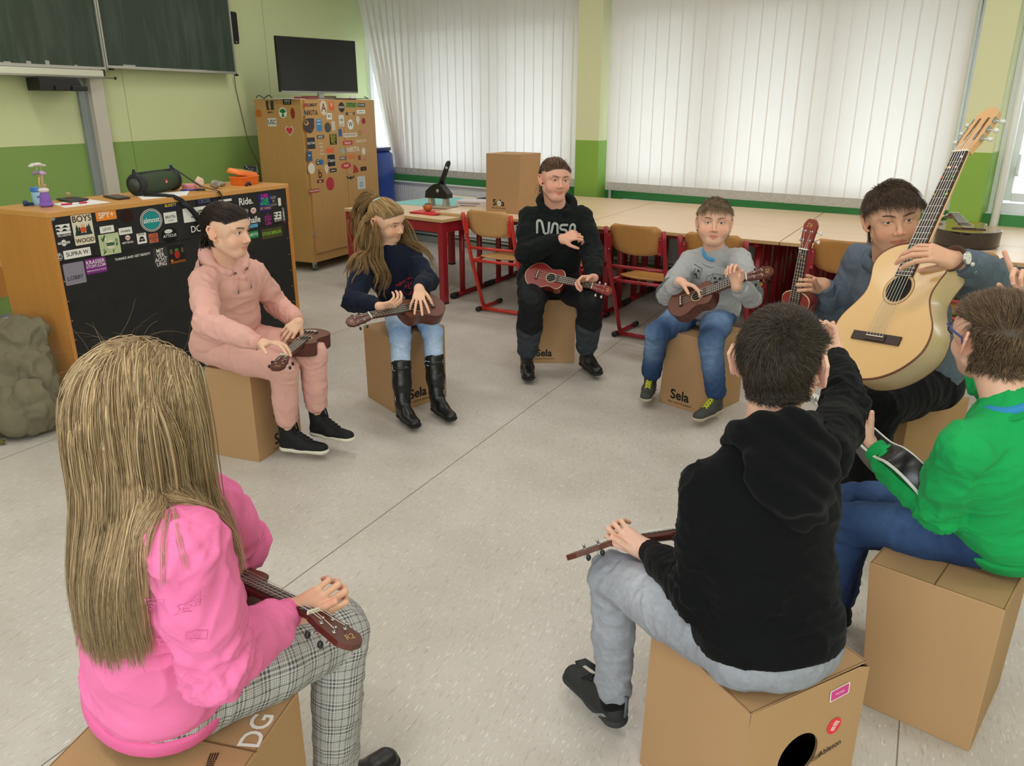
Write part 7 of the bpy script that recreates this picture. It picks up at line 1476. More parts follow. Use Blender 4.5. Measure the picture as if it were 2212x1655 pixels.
def neck_band(t, J, s, m, r=.062, th=.008, name='collar', dz=-.018, tilt=0):
    rr, f, up = torso_frame(J); ax = unit(up + f * .22 + f * tilt); mb = MB(); c = V3(J['neck']) + up * dz * s + f * .004
    mb.tube([tuple(p) for p in ring_band(c, ax, r * s, 0)], th * s, 8, closed=True); mb.build(name, m, t)
def cuffs(t, J, s, m, which='rl', r=.034, ln=.045, name='cuff'):
    for k in which:
        w, e = V3(J[k + 'w']), V3(J[k + 'e']); d = unit(w - e); b = Blob(.004); b.cone(w - d * (ln * s), w - d * .006 * s, (r + .005) * s, r * s); V, F = b.mesh(.004, clip=[(w - d * .002, d), (w - d * ln * s * 1.1, -d)]); np_obj(name, V, F, m, t)
def hem(t, J, s, m, fit=1.0, belly=0.0, dz=-.045, h=.045, vox=.006, name='waistband'):
    P = V3(J['pel']); r, f, up = torso_frame(J); hr = unit(V3(J['rh']) - V3(J['lh'])); hf = np.cross(V3(0, 0, 1), hr); H3 = np.stack([hr, hf, V3(0, 0, 1)], 1); c = P + up * (.03 + dz) * s
    b = Blob(.01); b.ell(c, V3(.174, .134 + belly * .6, .12) * s * fit, H3); V, F = b.mesh(vox, clip=[(c + up * h * .5 * s, up), (c - up * h * .5 * s, -up)]); np_obj(name, V, F, m, t)

# ---- girl in the pink tracksuit
C1 = dict(skin='#E3B89E', look=unit(V3(.93, .36, -.06)), kid=True, hs=.96, brow='#2A1E18', iris='#2E2018', fat=1.0, mouth=2.1, eye=.92,
          rhand=dict(d=img(.92, .05, .3), n=img(.1, -.95, -.1), curl=(.3, .35, .4, .45), thumb=.3), lhand=dict(d=img(-.25, -.55, .75), n=img(-.5, -.7, -.3), curl=(.45, .5, .55, .6), thumb=.5))
t, J, h = person('girl1', 'person in a dusty pink hooded tracksuit seated on a box, ukulele on lap, looking right', C1); s = J['s']
m_tp = cloth('tracksuit_pink', '#DEABA1'); m_tp2 = cloth('tracksuit_pink_rib', '#D69F95')
garment('hoodie', top_blob(J, s, 1.06, belly=.01), .0065, m_tp, t, J, False, .011, joints_of(J, s, 1.1), s, seed=1.)
V, F = hood_blob(J, s, size=1.05).mesh(.006); V = smooth_mesh(V, F, 2); N = vnormals(V, F); V = V + N * (fbm(V * 22, 2) - .5)[:, None] * .010; np_obj('hood', V, F, m_tp, t)
hem(t, J, s, m_tp2, 1.02, .01); cuffs(t, J, s, m_tp2)
garment('trousers', trouser_blob(J, s, 1.05, .056, end=.74), .0065, m_tp, t, J, True, .007, leg_joints(J, s), s, seed=4., base=.2)
rr, f, up = torso_frame(J); nk = V3(J['neck'])
for sg in (-1, 1):
    mb = MB(); p = nk + f * .088 * s + rr * sg * .035 * s - up * .02 * s; q = p + f * .03 - up * .075 * s + rr * .004 * sg; mb.tube([tuple(p), tuple(p + f * .018 - up * .03 * s), tuple(q)], .0035, 6, 0); mb.tube([tuple(q), tuple(q - up * .018)], .0028, 6, 1); mb.build('drawstring', [m_tp2, mat('aglet', '#6B5F58', .4)], t)
    mb = MB(); mb.tube([tuple(c_) for c_ in ring_band(p + f * .004, f, .006, 0, 12)], .0018, 6, closed=True); mb.build('eyelet', mat('eyelet_dark', '#3A3430', .3, metal=.6), t)
EAR = lambda q: ~((np.abs(q[:, 0]) > 5.6) & (q[:, 2] < 3.0) & (q[:, 1] > -4.0))
hcond = lambda q: ((q[:, 2] > 2.0 + .44 * np.maximum(q[:, 1], -2.5)) | ((q[:, 1] < -2.2) & (q[:, 2] > -6.5))) & EAR(q)
def flow_back(q): return unit_rows(np.stack([0 * q[:, 0], -10.5 + 0 * q[:, 0], np.where(q[:, 1] > -2, 6.5, -3.5)], 1) - q)
DK1 = ['#2A201B', '#382B24', '#1F1815', '#453428']
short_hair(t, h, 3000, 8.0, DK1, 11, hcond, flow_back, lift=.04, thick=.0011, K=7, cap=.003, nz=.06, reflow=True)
L = h['L']; mb = MB(); mb.tube([tuple(L(0, -9.8, -3.0)), tuple(L(0, -10.6, -3.4)), tuple(L(0, -11.0, -3.8))], .016, 10); mb.build('hair_tie', mat('hair_tie_black', '#121212', .6), t)
P0 = L(0, -10, -3.0) + np.random.RandomState(2).normal(0, .009, (260, 3)); coll = Blob(); coll.p = h['blob'].p + top_blob(J, s, 1.05).p
Q = drape(P0, np.tile(h['B'] @ V3(0, -.6, -.8), (260, 1)), .17, coll, 9, 3, off=.004, wave=.004, wfreq=60); V, F = tubes(Q, .0016); np_obj('ponytail', V, F, m_hair, t, col=hair_col(260, DK1, 3, 9, 3))
m_blk = mat('nubuck_black', '#1B1B1D', .75, .3); m_lea = mat('boot_leather', '#151515', .35, .5); m_wsole = mat('sole_cream', '#D9D3C4', .7); m_lace = mat('lace_black', '#1A1A1A', .8); m_rub2 = mat('sole_black', '#1A1A1B', .8)
SH1 = dict(upper=m_blk, sole=m_wsole, laces=m_lace, cuffm=cloth('knit_collar', '#141416'), shaft=.10, cr=.047, soleh=.028, drop=.092, lr=.0042, w=1.12, len=.285)
for sd in 'rl': tree_shoe(t, sd, J[sd + 'a'], J[sd + 't'], s, dict(SH1, pitch=(.2 if sd == 'l' else 0)))

# ---- girl in the navy sweatshirt
C2 = dict(skin='#E3B598', look=unit(V3(.97, .10, -.22)), roll=-8, kid=True, hs=.93, brow='#7A5C40', iris='#5A4A3C', mouth=2.1, eye=.85,
          rhand=dict(d=img(.9, .12, .2), n=img(.0, .9, -.35), curl=(.55, .55, .6, .6), thumb=.4), lhand=dict(d=img(.05, -.75, .55), n=img(-.1, -.55, -.8), curl=(.15, .12, .2, .3), thumb=.3, spread=.28))
t, J, h = person('girl2', 'person with long wavy fair hair in a navy sweatshirt, pale jeans and tall black boots', C2); s = J['s']
m_nv = cloth('sweatshirt_navy', '#181E2E'); m_nv2 = cloth('sweatshirt_navy_rib', '#171C29')
ob = garment('sweatshirt', top_blob(J, s, 1.04, sleeve=1.12), .0065, m_nv, t, J, False, .010, joints_of(J, s, 1.0), s, seed=2.)
neck_band(t, J, s, m_nv2); cuffs(t, J, s, m_nv2, r=.031); hem(t, J, s, m_nv2, 1.0, 0, dz=-.03)
rr, f, up = torso_frame(J); pc = V3(J['pel']) + (V3(J['neck']) - V3(J['pel'])) * .50 + rr * -.01; bv = bvh_of(ob)
CR, CW = '#B3333B', '#D9D7CF'
decal('chest_print', bv, pc + f * .1, -rr, f, [('t', 'NEW YORK', .026, CR, 0, .062, 0, .01, 0), ('t', 'N', .034, CR, -.012, .022, 0, .02, 0), ('t', 'Y', .034, CR, .012, .022, 0, .02, 0), ('t', 'C', .030, CR, 0, .002, 0, .02, 0), ('t', 'LIMITED', .013, CR, 0, -.030, 0, .01, 0), ('t', '1624', .018, CW, .060, .058, 0, .01, 0), ('t', 'LIVING', .018, CW, .062, -.010, 75, .01, 0), ('t', 'CENTER', .018, CW, -.062, -.010, -75, .01, 0), ('t', 'NATURAL', .017, CW, .006, -.068, 0, .01, 0)] +
      [('p', rrect(.010, .0022), CR, .045 * math.sin(a), .016 + .048 * math.cos(a), -math.degrees(a)) for a in [2 * PI * i / 26 for i in range(26)]], t)
def jeans_col(J, base, light, dark=None):
    P = {k: V3(v) for k, v in J.items() if k != 's'}; b, l = np.array(lin(base)[:3]), np.array(lin(light)[:3])
    def f_(V):
        w = np.zeros(len(V))
        for k in 'rl':
            h_, kn, a = P[k + 'h'], P[k + 'k'], P[k + 'a']; c = h_ + (kn - h_) * .62 + V3(0, 0, .07); w = np.maximum(w, np.exp(-(np.linalg.norm(V - c, axis=1) / .10) ** 2)); fr = unit((kn - h_) * V3(1, 1, 0)); c = kn + (a - kn) * .22 + fr * .06; w = np.maximum(w, .8 * np.exp(-(np.linalg.norm((V - c) * V3(1, 1, .6), axis=1) / .075) ** 2))
        w = np.clip(w * (.75 + .5 * vnoise(V * 40)), 0, 1)[:, None]; n = (.88 + .24 * vnoise(V * 160))[:, None]; return (b * (1 - w) + l * w) * n
    return f_
m_jean = attr_mat('denim', .8, .2, bump=(700, .15))
jb = trouser_blob(J, s, .92, .044)
garment('jeans', jb, .006, m_jean, t, J, True, .006, leg_joints(J, s), s, seed=5., colf=jeans_col(J, '#7C9CC8', '#C3D8F0'))
for sd in 'rl':
    a, k_ = V3(J[sd + 'a']), V3(J[sd + 'k']); sh, Lf = tree_shoe(t, sd, a, J[sd + 't'], s, dict(upper=m_lea, sole=m_rub2, calf=a + (k_ - a) * .62, shaft=.03, cr=.042, soleh=.018, drop=.088))
    for zf in (.08, .55):
        c_ = a + (k_ - a) * zf; ax = unit(k_ - a); mb = MB(); mb.tube([tuple(p) for p in ring_band(c_, ax, (.048 + .010 * (zf > .3)) * s, 0)], .010, 6, flat=(.35, 1), closed=True); mb.build('boot_strap', m_lea, sh)
        o_ = c_ + unit(img(-.8, 0, .5)) * (.052 + .010 * (zf > .3)) * s if sd == 'r' else c_ + unit(img(.9, 0, .3)) * (.052 + .010 * (zf > .3)) * s
        e1 = unit(np.cross(ax, unit(o_ - c_))); mb = MB(); mb.tube([tuple(o_ + e1 * x_ * .010 + ax * y_ * .012) for x_, y_ in ((-1, -1), (1, -1), (1, 1), (-1, 1))], .002, 6, closed=True); mb.build('buckle', m_peg, sh)
coll = Blob(); coll.p = h['blob'].p + top_blob(J, s, 1.07, sleeve=1.1).p
BL = ['#9C7B50', '#86663F', '#B59364', '#6F5334', '#A98858']
hc2 = lambda q: ((q[:, 2] > 2.0 + .48 * np.maximum(q[:, 1], -2.5)) | ((q[:, 1] < -1.5) & (q[:, 2] > -4.5))) & ~((np.abs(q[:, 0]) > 6.9) & (q[:, 2] < 2.6) & (q[:, 1] > -3.0))
def flow_up(q): d = V3(0, -7.5, 8.5) - q; return unit_rows(d)
short_hair(t, h, 2400, 7.5, BL[:3] + ['#C6A878'], 12, lambda q: hc2(q) & (q[:, 2] > .0), flow_up, lift=.10, thick=.0011, K=7, cap=.003, nz=.07, reflow=True)
L = h['L']; mb = MB(); mb.tube([tuple(p) for p in ring_band(L(0, -7.2, 9.6), h['B'] @ V3(0, -.6, .8), .021, 0, 16)], .011, 8, closed=True); mb.build('scrunchie', mat('scrunchie_mint', '#A6D6D0', .8), t)
r_ = np.random.RandomState(5); n_ = 70; P0 = L(0, -7.6, 10.0) + r_.normal(0, .007, (n_, 3)); D0 = (np.stack([r_.normal(0, .3, n_), -.8 + r_.normal(0, .2, n_), .35 + r_.normal(0, .2, n_)], 1)) @ h['B'].T
Q1 = drape(P0, D0, r_.uniform(.26, .34, n_), coll, 16, 6, off=.008, wave=.014, wfreq=38)
n_ = 300; P0, q_ = scalp_pts(h, n_, 8, lambda q: (q[:, 1] < -1.0) & (q[:, 2] < 3.5) & (q[:, 2] > -5) & (np.abs(q[:, 0]) > 2.5)); D0 = (np.stack([np.sign(q_[:, 0]) * .5, r_.uniform(-.2, 1.3, n_), -.7 + 0 * q_[:, 0]], 1)) @ h['B'].T
Q2 = drape(P0, D0, r_.uniform(.24, .36, n_), coll, 16, 7, off=.012, wave=.019, wfreq=32, stiff=.84)
Q3 = clump(np.concatenate([Q1, Q2]), 14, .005, .0028, 3); V, F = tubes(Q3, .0010, n=3); np_obj('long_hair', V, F, m_hair, t, col=hair_col(len(Q3), BL, 5, 16, 3))

# ---- woman in the black hoodie
C3 = dict(skin='#E0A992', look=unit(V3(.82, -.57, .02)), roll=3, hs=1.03, brow='#6B4C3A', iris='#4A4038', fat=1.04, smile=.9, mouth=2.7, eye=.75,
          rhand=dict(d=img(.85, .25, .2), n=img(.1, -.35, -.9), curl=(.6, .75, .8, .85), thumb=.5), lhand=dict(d=img(-.85, -.10, .25), n=img(-.1, -.85, .35), curl=(.6, .62, .65, .7), thumb=.4))
t, J, h = person('woman', 'person in a black lettered hoodie and black trousers with curly hair tied back', C3); s = J['s']
m_bh = cloth('hoodie_black', '#171B1B'); m_bh2 = cloth('hoodie_black_rib', '#171A1A')
ob = garment('hoodie', top_blob(J, s, 1.16, belly=.025, sleeve=1.08), .0075, m_bh, t, J, False, .013, joints_of(J, s, 1.1), s, seed=3.)
V, F = hood_blob(J, s, size=1.12).mesh(.007); V = smooth_mesh(V, F, 2); N = vnormals(V, F); V = V + N * (fbm(V * 20, 2) - .5)[:, None] * .012; np_obj('hood', V, F, m_bh, t)
cuffs(t, J, s, m_bh2, r=.036); hem(t, J, s, m_bh2, 1.12, .02)
rr, f, up = torso_frame(J); bv = bvh_of(ob); pc = V3(J['pel']) + (V3(J['neck']) - V3(J['pel'])) * .78
G = '#A9ADA9'
def stroke(pts, w, dx=0, dy=0):
    """a thick rounded line as a list of quads"""
    o = []; 
    for (a, b_) in zip(pts[:-1], pts[1:]):
        d = np.array(b_) - np.array(a); l = np.linalg.norm(d) + 1e-9; nrm = np.array([-d[1], d[0]]) / l * w / 2; e = d / l * w * .12; a_, c_ = np.array(a) - e, np.array(b_) + e; o.append(('p', [tuple(a_ - nrm), tuple(c_ - nrm), tuple(c_ + nrm), tuple(a_ + nrm)], G, dx, dy, 0))
    return o
def arc(cx, cy, r, a0, a1, n=7): return [(cx + r * math.cos(math.radians(a0 + (a1 - a0) * i / n)), cy + r * math.sin(math.radians(a0 + (a1 - a0) * i / n))) for i in range(n + 1)]
H_ = .034; W_ = .013; lay = []
lay += stroke([(-.118, -H_ + .004)] + arc(-.104, H_ - .016, .014, 180, 20) + [(-.078, -H_ + .016)] + arc(-.064, -H_ + .014, .014, 200, 360) + [(-.050, H_)], W_)
lay += stroke([(-.034, -H_)] + arc(-.014, H_ - .016, .014, 160, 20) + [(.006, -H_)], W_)
lay += stroke([(.062, H_ - .007), (.030, H_ - .007)] + arc(.030, H_ - .020, .013, 90, 270) + [(.046, H_ - .033)] + arc(.046, -H_ + .020, .013, 90, -90) + [(.012, -H_ + .007)], W_)
lay += stroke([(.072, -H_)] + arc(.092, H_ - .016, .014, 160, 20) + [(.112, -H_)], W_)
lay.append(('t', 'National Aeronautics and Space', .016, G, 0, -H_ - .016, 0, .004, 0))
decal('chest_print', bv, pc + f * .12, -rr, f, lay, t)
def pcol(V):
    P_ = {k: V3(v) for k, v in J.items() if k != 's'}; o = np.tile(np.array(lin('#17181B')[:3]), (len(V), 1))
    for k in 'rl':
        z0 = P_[k + 'a'][2] + .17 + .45 * np.abs((V - P_[k + 'a']) @ rr); m = (V[:, 2] < z0) & (np.linalg.norm((V - P_[k + 'a'])[:, :2], axis=1) < .16); o[m] = lin('#3A4045')[:3]
    return o
garment('trousers', trouser_blob(J, s, 1.10, .062, end=.86, loose_bottom=1.12), .007, attr_mat('trouser_cloth', .75, .25, bump=(300, .1)), t, J, True, .009, leg_joints(J, s), s, seed=7., colf=pcol)
bv = None
for sd in 'rl': tree_shoe(t, sd, J[sd + 'a'], J[sd + 't'], s, dict(upper=m_lea, sole=m_rub2, laces=m_lace, shaft=.04, cr=.042, cuffm=m_lea, cuffr=.009, soleh=.018))
BR = ['#5C4030', '#6E4F3B', '#48321F', '#7D5B44']
hc3 = lambda q: ((q[:, 2] > 2.0 + .50 * np.maximum(q[:, 1], -2.5)) | ((q[:, 1] < -2.2) & (q[:, 2] > -6.0))) & ~((np.abs(q[:, 0]) > 6.9) & (q[:, 2] < 2.4) & (q[:, 1] > -3.5))
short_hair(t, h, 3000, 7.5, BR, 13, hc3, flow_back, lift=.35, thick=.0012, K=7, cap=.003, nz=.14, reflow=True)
r_ = np.random.RandomState(9); n_ = 300; P0, q_ = scalp_pts(h, n_, 9, lambda q: (q[:, 2] > 1.5) & (q[:, 1] < 6.5) & hc3(q)); D0 = h['blob'].grad(P0, .003) * .6 + r_.normal(0, .4, (n_, 3)); coll = h['blob']
Q = drape(P0, D0, .035, coll, 8, 4, stiff=.9, wave=.004, wfreq=200, jitter=.2); V, F = tubes(Q, .00045, n=3); np_obj('flyaway_hair', V, F, m_hair, t, col=hair_col(n_, BR, 2, 8, 3))
n_ = 420; P0 = h['L'](0, -9.5, -4.5) + r_.normal(0, .015, (n_, 3)); D0 = r_.normal(0, .7, (n_, 3)) + h['B'] @ V3(.2, -.5, -.2); coll = Blob(); coll.p = h['blob'].p + top_blob(J, s, 1.16).p; Q = drape(P0, D0, .10, coll, 12, 5, off=.004, wave=.009, wfreq=150, jitter=.1); V, F = tubes(Q, .0010); np_obj('curly_bun', V, F, m_hair, t, col=hair_col(n_, BR, 4, 12, 3))
mb = MB(); mb.ball(tuple(h['L'](-7.9, .0, -3.3)), .0035, 8); mb.build('earring', mat('gold', '#C9A650', .3, metal=.9), t)

# ---- boy in the grey sweatshirt
C4 = dict(skin='#E2B299', look=unit(V3(.42, -.88, .10)), kid=True, hs=1.0, brow='#7C6449', iris='#4E5A60', fat=1.10, mouth=2.3, eye=.62,
          J=dict(rw=[-1.669, 3.361, .762], re=[-1.800, 3.500, .655]),
          rhand=dict(d=img(.75, -.30, .25), n=img(-.1, -.9, -.2), curl=(.35, .38, .42, .5), thumb=.3), lhand=dict(d=img(-.20, .85, .15), n=img(-.55, .15, .65), curl=(.75, .8, .8, .85), thumb=.5))
t, J, h = person('gray', 'person with short light brown hair in a grey sweatshirt and blue jeans, playing a ukulele', C4); s = J['s']
rr, f, up = torso_frame(J)
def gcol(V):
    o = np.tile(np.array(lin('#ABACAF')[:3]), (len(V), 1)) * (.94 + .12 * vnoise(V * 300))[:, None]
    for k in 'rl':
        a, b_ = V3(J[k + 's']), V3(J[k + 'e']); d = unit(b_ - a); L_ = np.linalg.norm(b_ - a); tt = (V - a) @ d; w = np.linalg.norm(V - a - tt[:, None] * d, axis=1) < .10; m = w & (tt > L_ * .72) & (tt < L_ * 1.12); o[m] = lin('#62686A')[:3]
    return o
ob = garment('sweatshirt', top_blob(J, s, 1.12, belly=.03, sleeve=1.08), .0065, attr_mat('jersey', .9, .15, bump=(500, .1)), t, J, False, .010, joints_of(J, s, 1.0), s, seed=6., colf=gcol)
neck_band(t, J, s, mat('tshirt_blue', '#4F9AD0', .8), r=.057, th=.015, dz=.008, name='undershirt_collar'); neck_band(t, J, s, mat('jersey_rib', '#A3A4A7', .9), r=.080, th=.010, dz=-.022)
cuffs(t, J, s, mat('jersey_rib', '#A3A4A7'), r=.033); hem(t, J, s, mat('jersey_rib', '#A3A4A7'), 1.08, .03, dz=-.04)
bv = bvh_of(ob); pc = V3(J['pel']) + (V3(J['neck']) - V3(J['pel'])) * .74; D_ = '#3F4347'; G = D_
def block_print(dx, dy, k):
    """plain cube-like outline figure"""
    a = []; q = [(-.026, -.020), (.014, -.024), (.020, .020), (-.020, .024), (-.026, -.020)]; a += stroke([(x * k + dx, y * k + dy) for x, y in q], .0022); a += stroke([(x * k + dx, y * k + dy) for x, y in ((-.020, .024), (-.040, .008), (-.044, -.030), (-.026, -.020))], .0022)
    for x, y, w, hh_ in ((-.010, .010, .010, .009), (.008, .010, .010, .009), (-.002, -.004, .012, .010), (-.008, -.012, .006, .012), (.005, -.012, .006, .012)): a.append(('p', rrect(w * k, hh_ * k), D_, x * k + dx, y * k + dy, 0))
    return a
decal('chest_print', bv, pc + f * .12, -rr, f, block_print(-.055, .030, 1.35) + block_print(.060, .022, 1.35) + stroke([(.045, -.03), (.085, -.045), (.07, -.06)], .003) + [('t', 'MOJO', .026, D_, .035, -.095, 0, .02, 0)], t)
garment('jeans', trouser_blob(J, s, 1.05, .060, end=.84), .0065, m_jean, t, J, True, .008, leg_joints(J, s, 1.1), s, seed=8., colf=jeans_col(J, '#2C4670', '#7E9CC4'))
m_gs = mat('shoe_grey', '#4A4B48', .7, .3, var=(30, .5)); m_yl = mat('lace_yellow', '#C8CC3A', .6)
for sd in 'rl':
    sh, Lf = tree_shoe(t, sd, J[sd + 'a'], J[sd + 't'], s, dict(upper=m_gs, sole=mat('sole_beige', '#B9B09C', .8), laces=m_yl, shaft=.055, len=.28, cr=.044, cuffm=mat('shoe_collar_black', '#1D1E1F', .8), cuffr=.010, soleh=.022, lr=.004, w=1.05))
HB = ['#7B634A', '#8D7458', '#67523C', '#9A8162']
hc4 = lambda q: ((q[:, 2] > 3.6 + .40 * np.maximum(q[:, 1], -3)) | ((q[:, 1] < -1.5) & (q[:, 2] > -5.5))) & ~((np.abs(q[:, 0]) > 6.9) & (q[:, 2] < 2.6) & (q[:, 1] > -3.5))
def flow_fringe(q): d = np.stack([q[:, 0] * .03 + .15, np.where(q[:, 1] > -5, 1.0, .1) + 0 * q[:, 0], np.where(q[:, 1] > -5, .05, -1) - .12 * np.maximum(q[:, 1], 0) - .0], 1); d[np.abs(q[:, 0]) > 5.5] = V3(0, .3, -1); return unit_rows(d)
short_hair(t, h, 3600, 4.6, HB, 14, hc4, flow_fringe, lift=.22, thick=.0011, K=6, cap=.004, lenf=lambda q: np.where((np.abs(q[:, 0]) > 5.8) | (q[:, 1] < -6), .45, 1.0))

# ---- the man with the guitar
C5 = dict(skin='#D2A286', look=unit(V3(.46, -.88, -.02)), roll=-9, hs=.99, brow='#3A2C22', browk=.7, iris='#4A5248', fat=.94, mouth=2.6, eye=.60, stubble=.22,
          hoff=tuple(V3(.02, -.10, .01)),
          rhand=dict(d=img(-.95, .08, -.05), n=img(.05, -.08, .95), curl=(.92, .94, .95, 1.0), thumb=.6, td=img(-.45, .35, .80)), lhand=dict(d=img(-.93, .25, .10), n=img(-.15, -.45, -.85), curl=(.38, .40, .42, .45), thumb=.3, vox=.0022, td=img(-.6, -.15, -.8)))
POSES['man']['lw'] = [-.425, 2.70, 1.105]; POSES['man']['rw'] = [-.958, 3.205, .868]
t, J, h = person('man', 'person with dark hair in a blue denim shirt holding a guitar upright', C5); s = J['s']
m_dn = mat('denim_shirt', '#566270', .8, .25, var=(60, .35), var_col='#6E7985', bump=(600, .2))
ob = garment('shirt', top_blob(J, s, 1.10, belly=.02, sleeve=1.05), .0075, m_dn, t, J, False, .014, joints_of(J, s, 1.2), s, seed=9.)
rr, f, up = torso_frame(J); nk = V3(J['neck']); cb = Blob(.01)
for i in range(9):
    a0, a1 = math.radians(-165 + 330 * i / 9), math.radians(-165 + 330 * (i + 1) / 9); p = [nk - f * math.cos(a) * .074 * s + rr * math.sin(a) * .078 * s + up * (.022 + .014 * math.cos(a)) * s for a in (a0, a1)]; cb.flat(p[0], p[1], .026 * s, .026 * s, unit(p[0] - nk), .45)
V, F = cb.mesh(.005); np_obj('shirt_collar', V, F, m_dn, t)
w, e = V3(J['lw']), V3(J['le']); d = unit(w - e); b = Blob(.004); b.cone(w - d * .085, w - d * .022, .046, .042); V, F = b.mesh(.004, clip=[(w - d * .02, d), (w - d * .09, -d)]); co = np_obj('cuff', V, F, m_dn, t)
for k in range(2): o_ = w - d * (.038 + .028 * k) + unit(img(.1, -.2 - .5 * k, 1)) * .045; mb = MB(); q = unit(o_ - (w - d * .05)); mb.tube([tuple(o_), tuple(o_ + q * .003)], .0065, 14); mb.build('button', mat('shirt_button', '#D6D4C8', .3), co)
cuffs(t, J, s, m_dn, which='r', r=.038, ln=.05)
wc = w + d * .018; q = unit(img(-.05, .05, 1) - d * (img(-.05, .05, 1) @ d)); wt = empty('x'); bpy.data.objects.remove(wt)
mb = MB(); mb.tube([tuple(p) for p in ring_band(wc, d, .0335, 0)], .009, 8, flat=(.25, 1), closed=True); wo = mb.build('watch', mat('watch_strap', '#4A3026', .5), t)
pw = wc + q * .039; mb = MB(); mb.tube([tuple(pw - q * .004), tuple(pw + q * .004)], .0185, 28, 0); mb.tube([tuple(p) for p in ring_band(pw + q * .004, q, .0178, 0, 28)], .0016, 8, 0, closed=True); e1 = unit(np.cross(q, V3(0, 0, 1))); mb.tube([tuple(pw + e1 * .019), tuple(pw + e1 * .023)], .0022, 8); mb.build('watch_case', m_peg, wo)
Mw = frame(tuple(pw + q * .0046), tuple(e1), tuple(q)); L_ = [('p', ellipse(.034, .034, 32), '#E4E2D6')] + [('p', rrect(.0007, .003), '#55534C', .0145 * math.sin(a), .0145 * math.cos(a), -math.degrees(a)) for a in [PI * i / 6 for i in range(12)]] + [('p', rrect(.0009, .012), '#3A3833', .0015, .005, -20), ('p', rrect(.0011, .009), '#3A3833', -.004, -.001, 80)]
sticker('watch_dial', Mw, L_, wo)
garment('trousers', trouser_blob(J, s, 1.05, .058), .008, cloth('trousers_black', '#121316'), t, J, True, .010, leg_joints(J, s), s, seed=2.)
for sd in 'rl': tree_shoe(t, sd, J[sd + 'a'], J[sd + 't'], s, dict(upper=m_lea, sole=m_rub2, laces=m_lace, shaft=.02))
HM_ = ['#4A3A2E', '#5A4738', '#3A2E26', '#6A5543']
hc5 = lambda q: ((q[:, 2] > 4.4 + .33 * np.maximum(q[:, 1], -3)) | ((q[:, 1] < 1.2) & (q[:, 2] > .2)) | ((q[:, 1] < -2.5) & (q[:, 2] > -6))) & ~((np.abs(q[:, 0]) > 7.0) & (q[:, 2] < 1.0) & (q[:, 1] > -3.5))
def flow_side(q):
    c = V3(1.0, -6.0, 9.5); return unit_rows(q - c + V3(-1.5, 0, 0))
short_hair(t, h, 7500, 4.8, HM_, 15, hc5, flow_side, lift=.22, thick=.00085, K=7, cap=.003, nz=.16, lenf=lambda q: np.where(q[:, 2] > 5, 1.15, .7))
# ---- boy in the black hoodie, seen from behind
C6 = dict(skin='#DDB09A', look=unit(V3(-.10, .99, .02)), kid=True, hs=1.0, brow='#2C231C', vis=True, roll=2, ear=1.35,
          rhand=dict(d=img(-.05, .80, -.45), n=img(-.75, .15, .1), curl=(.8, .85, .85, .85), thumb=.1, td=img(.12, .95, .0)), lhand=dict(d=img(-.80, .38, -.1), n=img(.12, .25, -1), curl=(.72, .75, .75, .75), thumb=.1, td=img(-.85, .50, .25), vox=.002))
t, J, h = person('black', 'person in a black hoodie and grey jeans seen from behind, raising the right hand', C6); s = J['s']
m_b2 = cloth('hoodie_jet', '#0C0D0F', b=(500, .15)); m_b2r = cloth('hoodie_jet_rib', '#0B0C0E')
garment('hoodie', top_blob(J, s, 1.06, belly=.01, sleeve=1.02), .005, m_b2, t, J, False, .011, joints_of(J, s, 1.1, waist=1.0), s, seed=12.)
b = hood_blob(J, s, size=1.0); rr, f, up = torso_frame(J); nk = V3(J['neck'])
b.flat(nk - f * .100 * s - up * .05 * s - rr * .055 * s, nk - f * .105 * s - up * .15 * s - rr * .01, .062 * s, .040 * s, f, .55, .03 * s); b.flat(nk - f * .100 * s - up * .05 * s + rr * .055 * s, nk - f * .105 * s - up * .15 * s + rr * .03, .062 * s, .050 * s, f, .55, .03 * s)
V, F = b.mesh(.005); V = smooth_mesh(V, F, 2); N = vnormals(V, F); q = V - nk; V = V + N * ((fbm(V * 16, 2) - .5) * .014 + .004 * np.sin((q @ up) * 110 + 5 * (q @ rr) * 20))[:, None]; np_obj('hood', V, F, m_b2, t)
cuffs(t, J, s, m_b2r, r=.033); hem(t, J, s, m_b2r, 1.04, .005, dz=-.025, h=.05)
garment('jeans', trouser_blob(J, s, .98, .050), .0055, m_jean, t, J, True, .008, leg_joints(J, s), s, seed=13., colf=jeans_col(J, '#90939C', '#B0B3BC'))
jo = [o for o in t.children if o.name.startswith('jeans')][0]; bv = bvh_of(jo)
hr = unit(V3(J['rh']) - V3(J['lh'])); hf = np.cross(V3(0, 0, 1), hr)
SHB = dict(upper=mat('trainer_black', '#1B1D1F', .7), sole=mat('trainer_sole', '#2A2C2D', .8), laces=m_lace, shaft=.01, cr=.036, cuffm=cloth('sock_black', '#121214'), cuffr=.008, soleh=.028, w=1.1, len=.285)
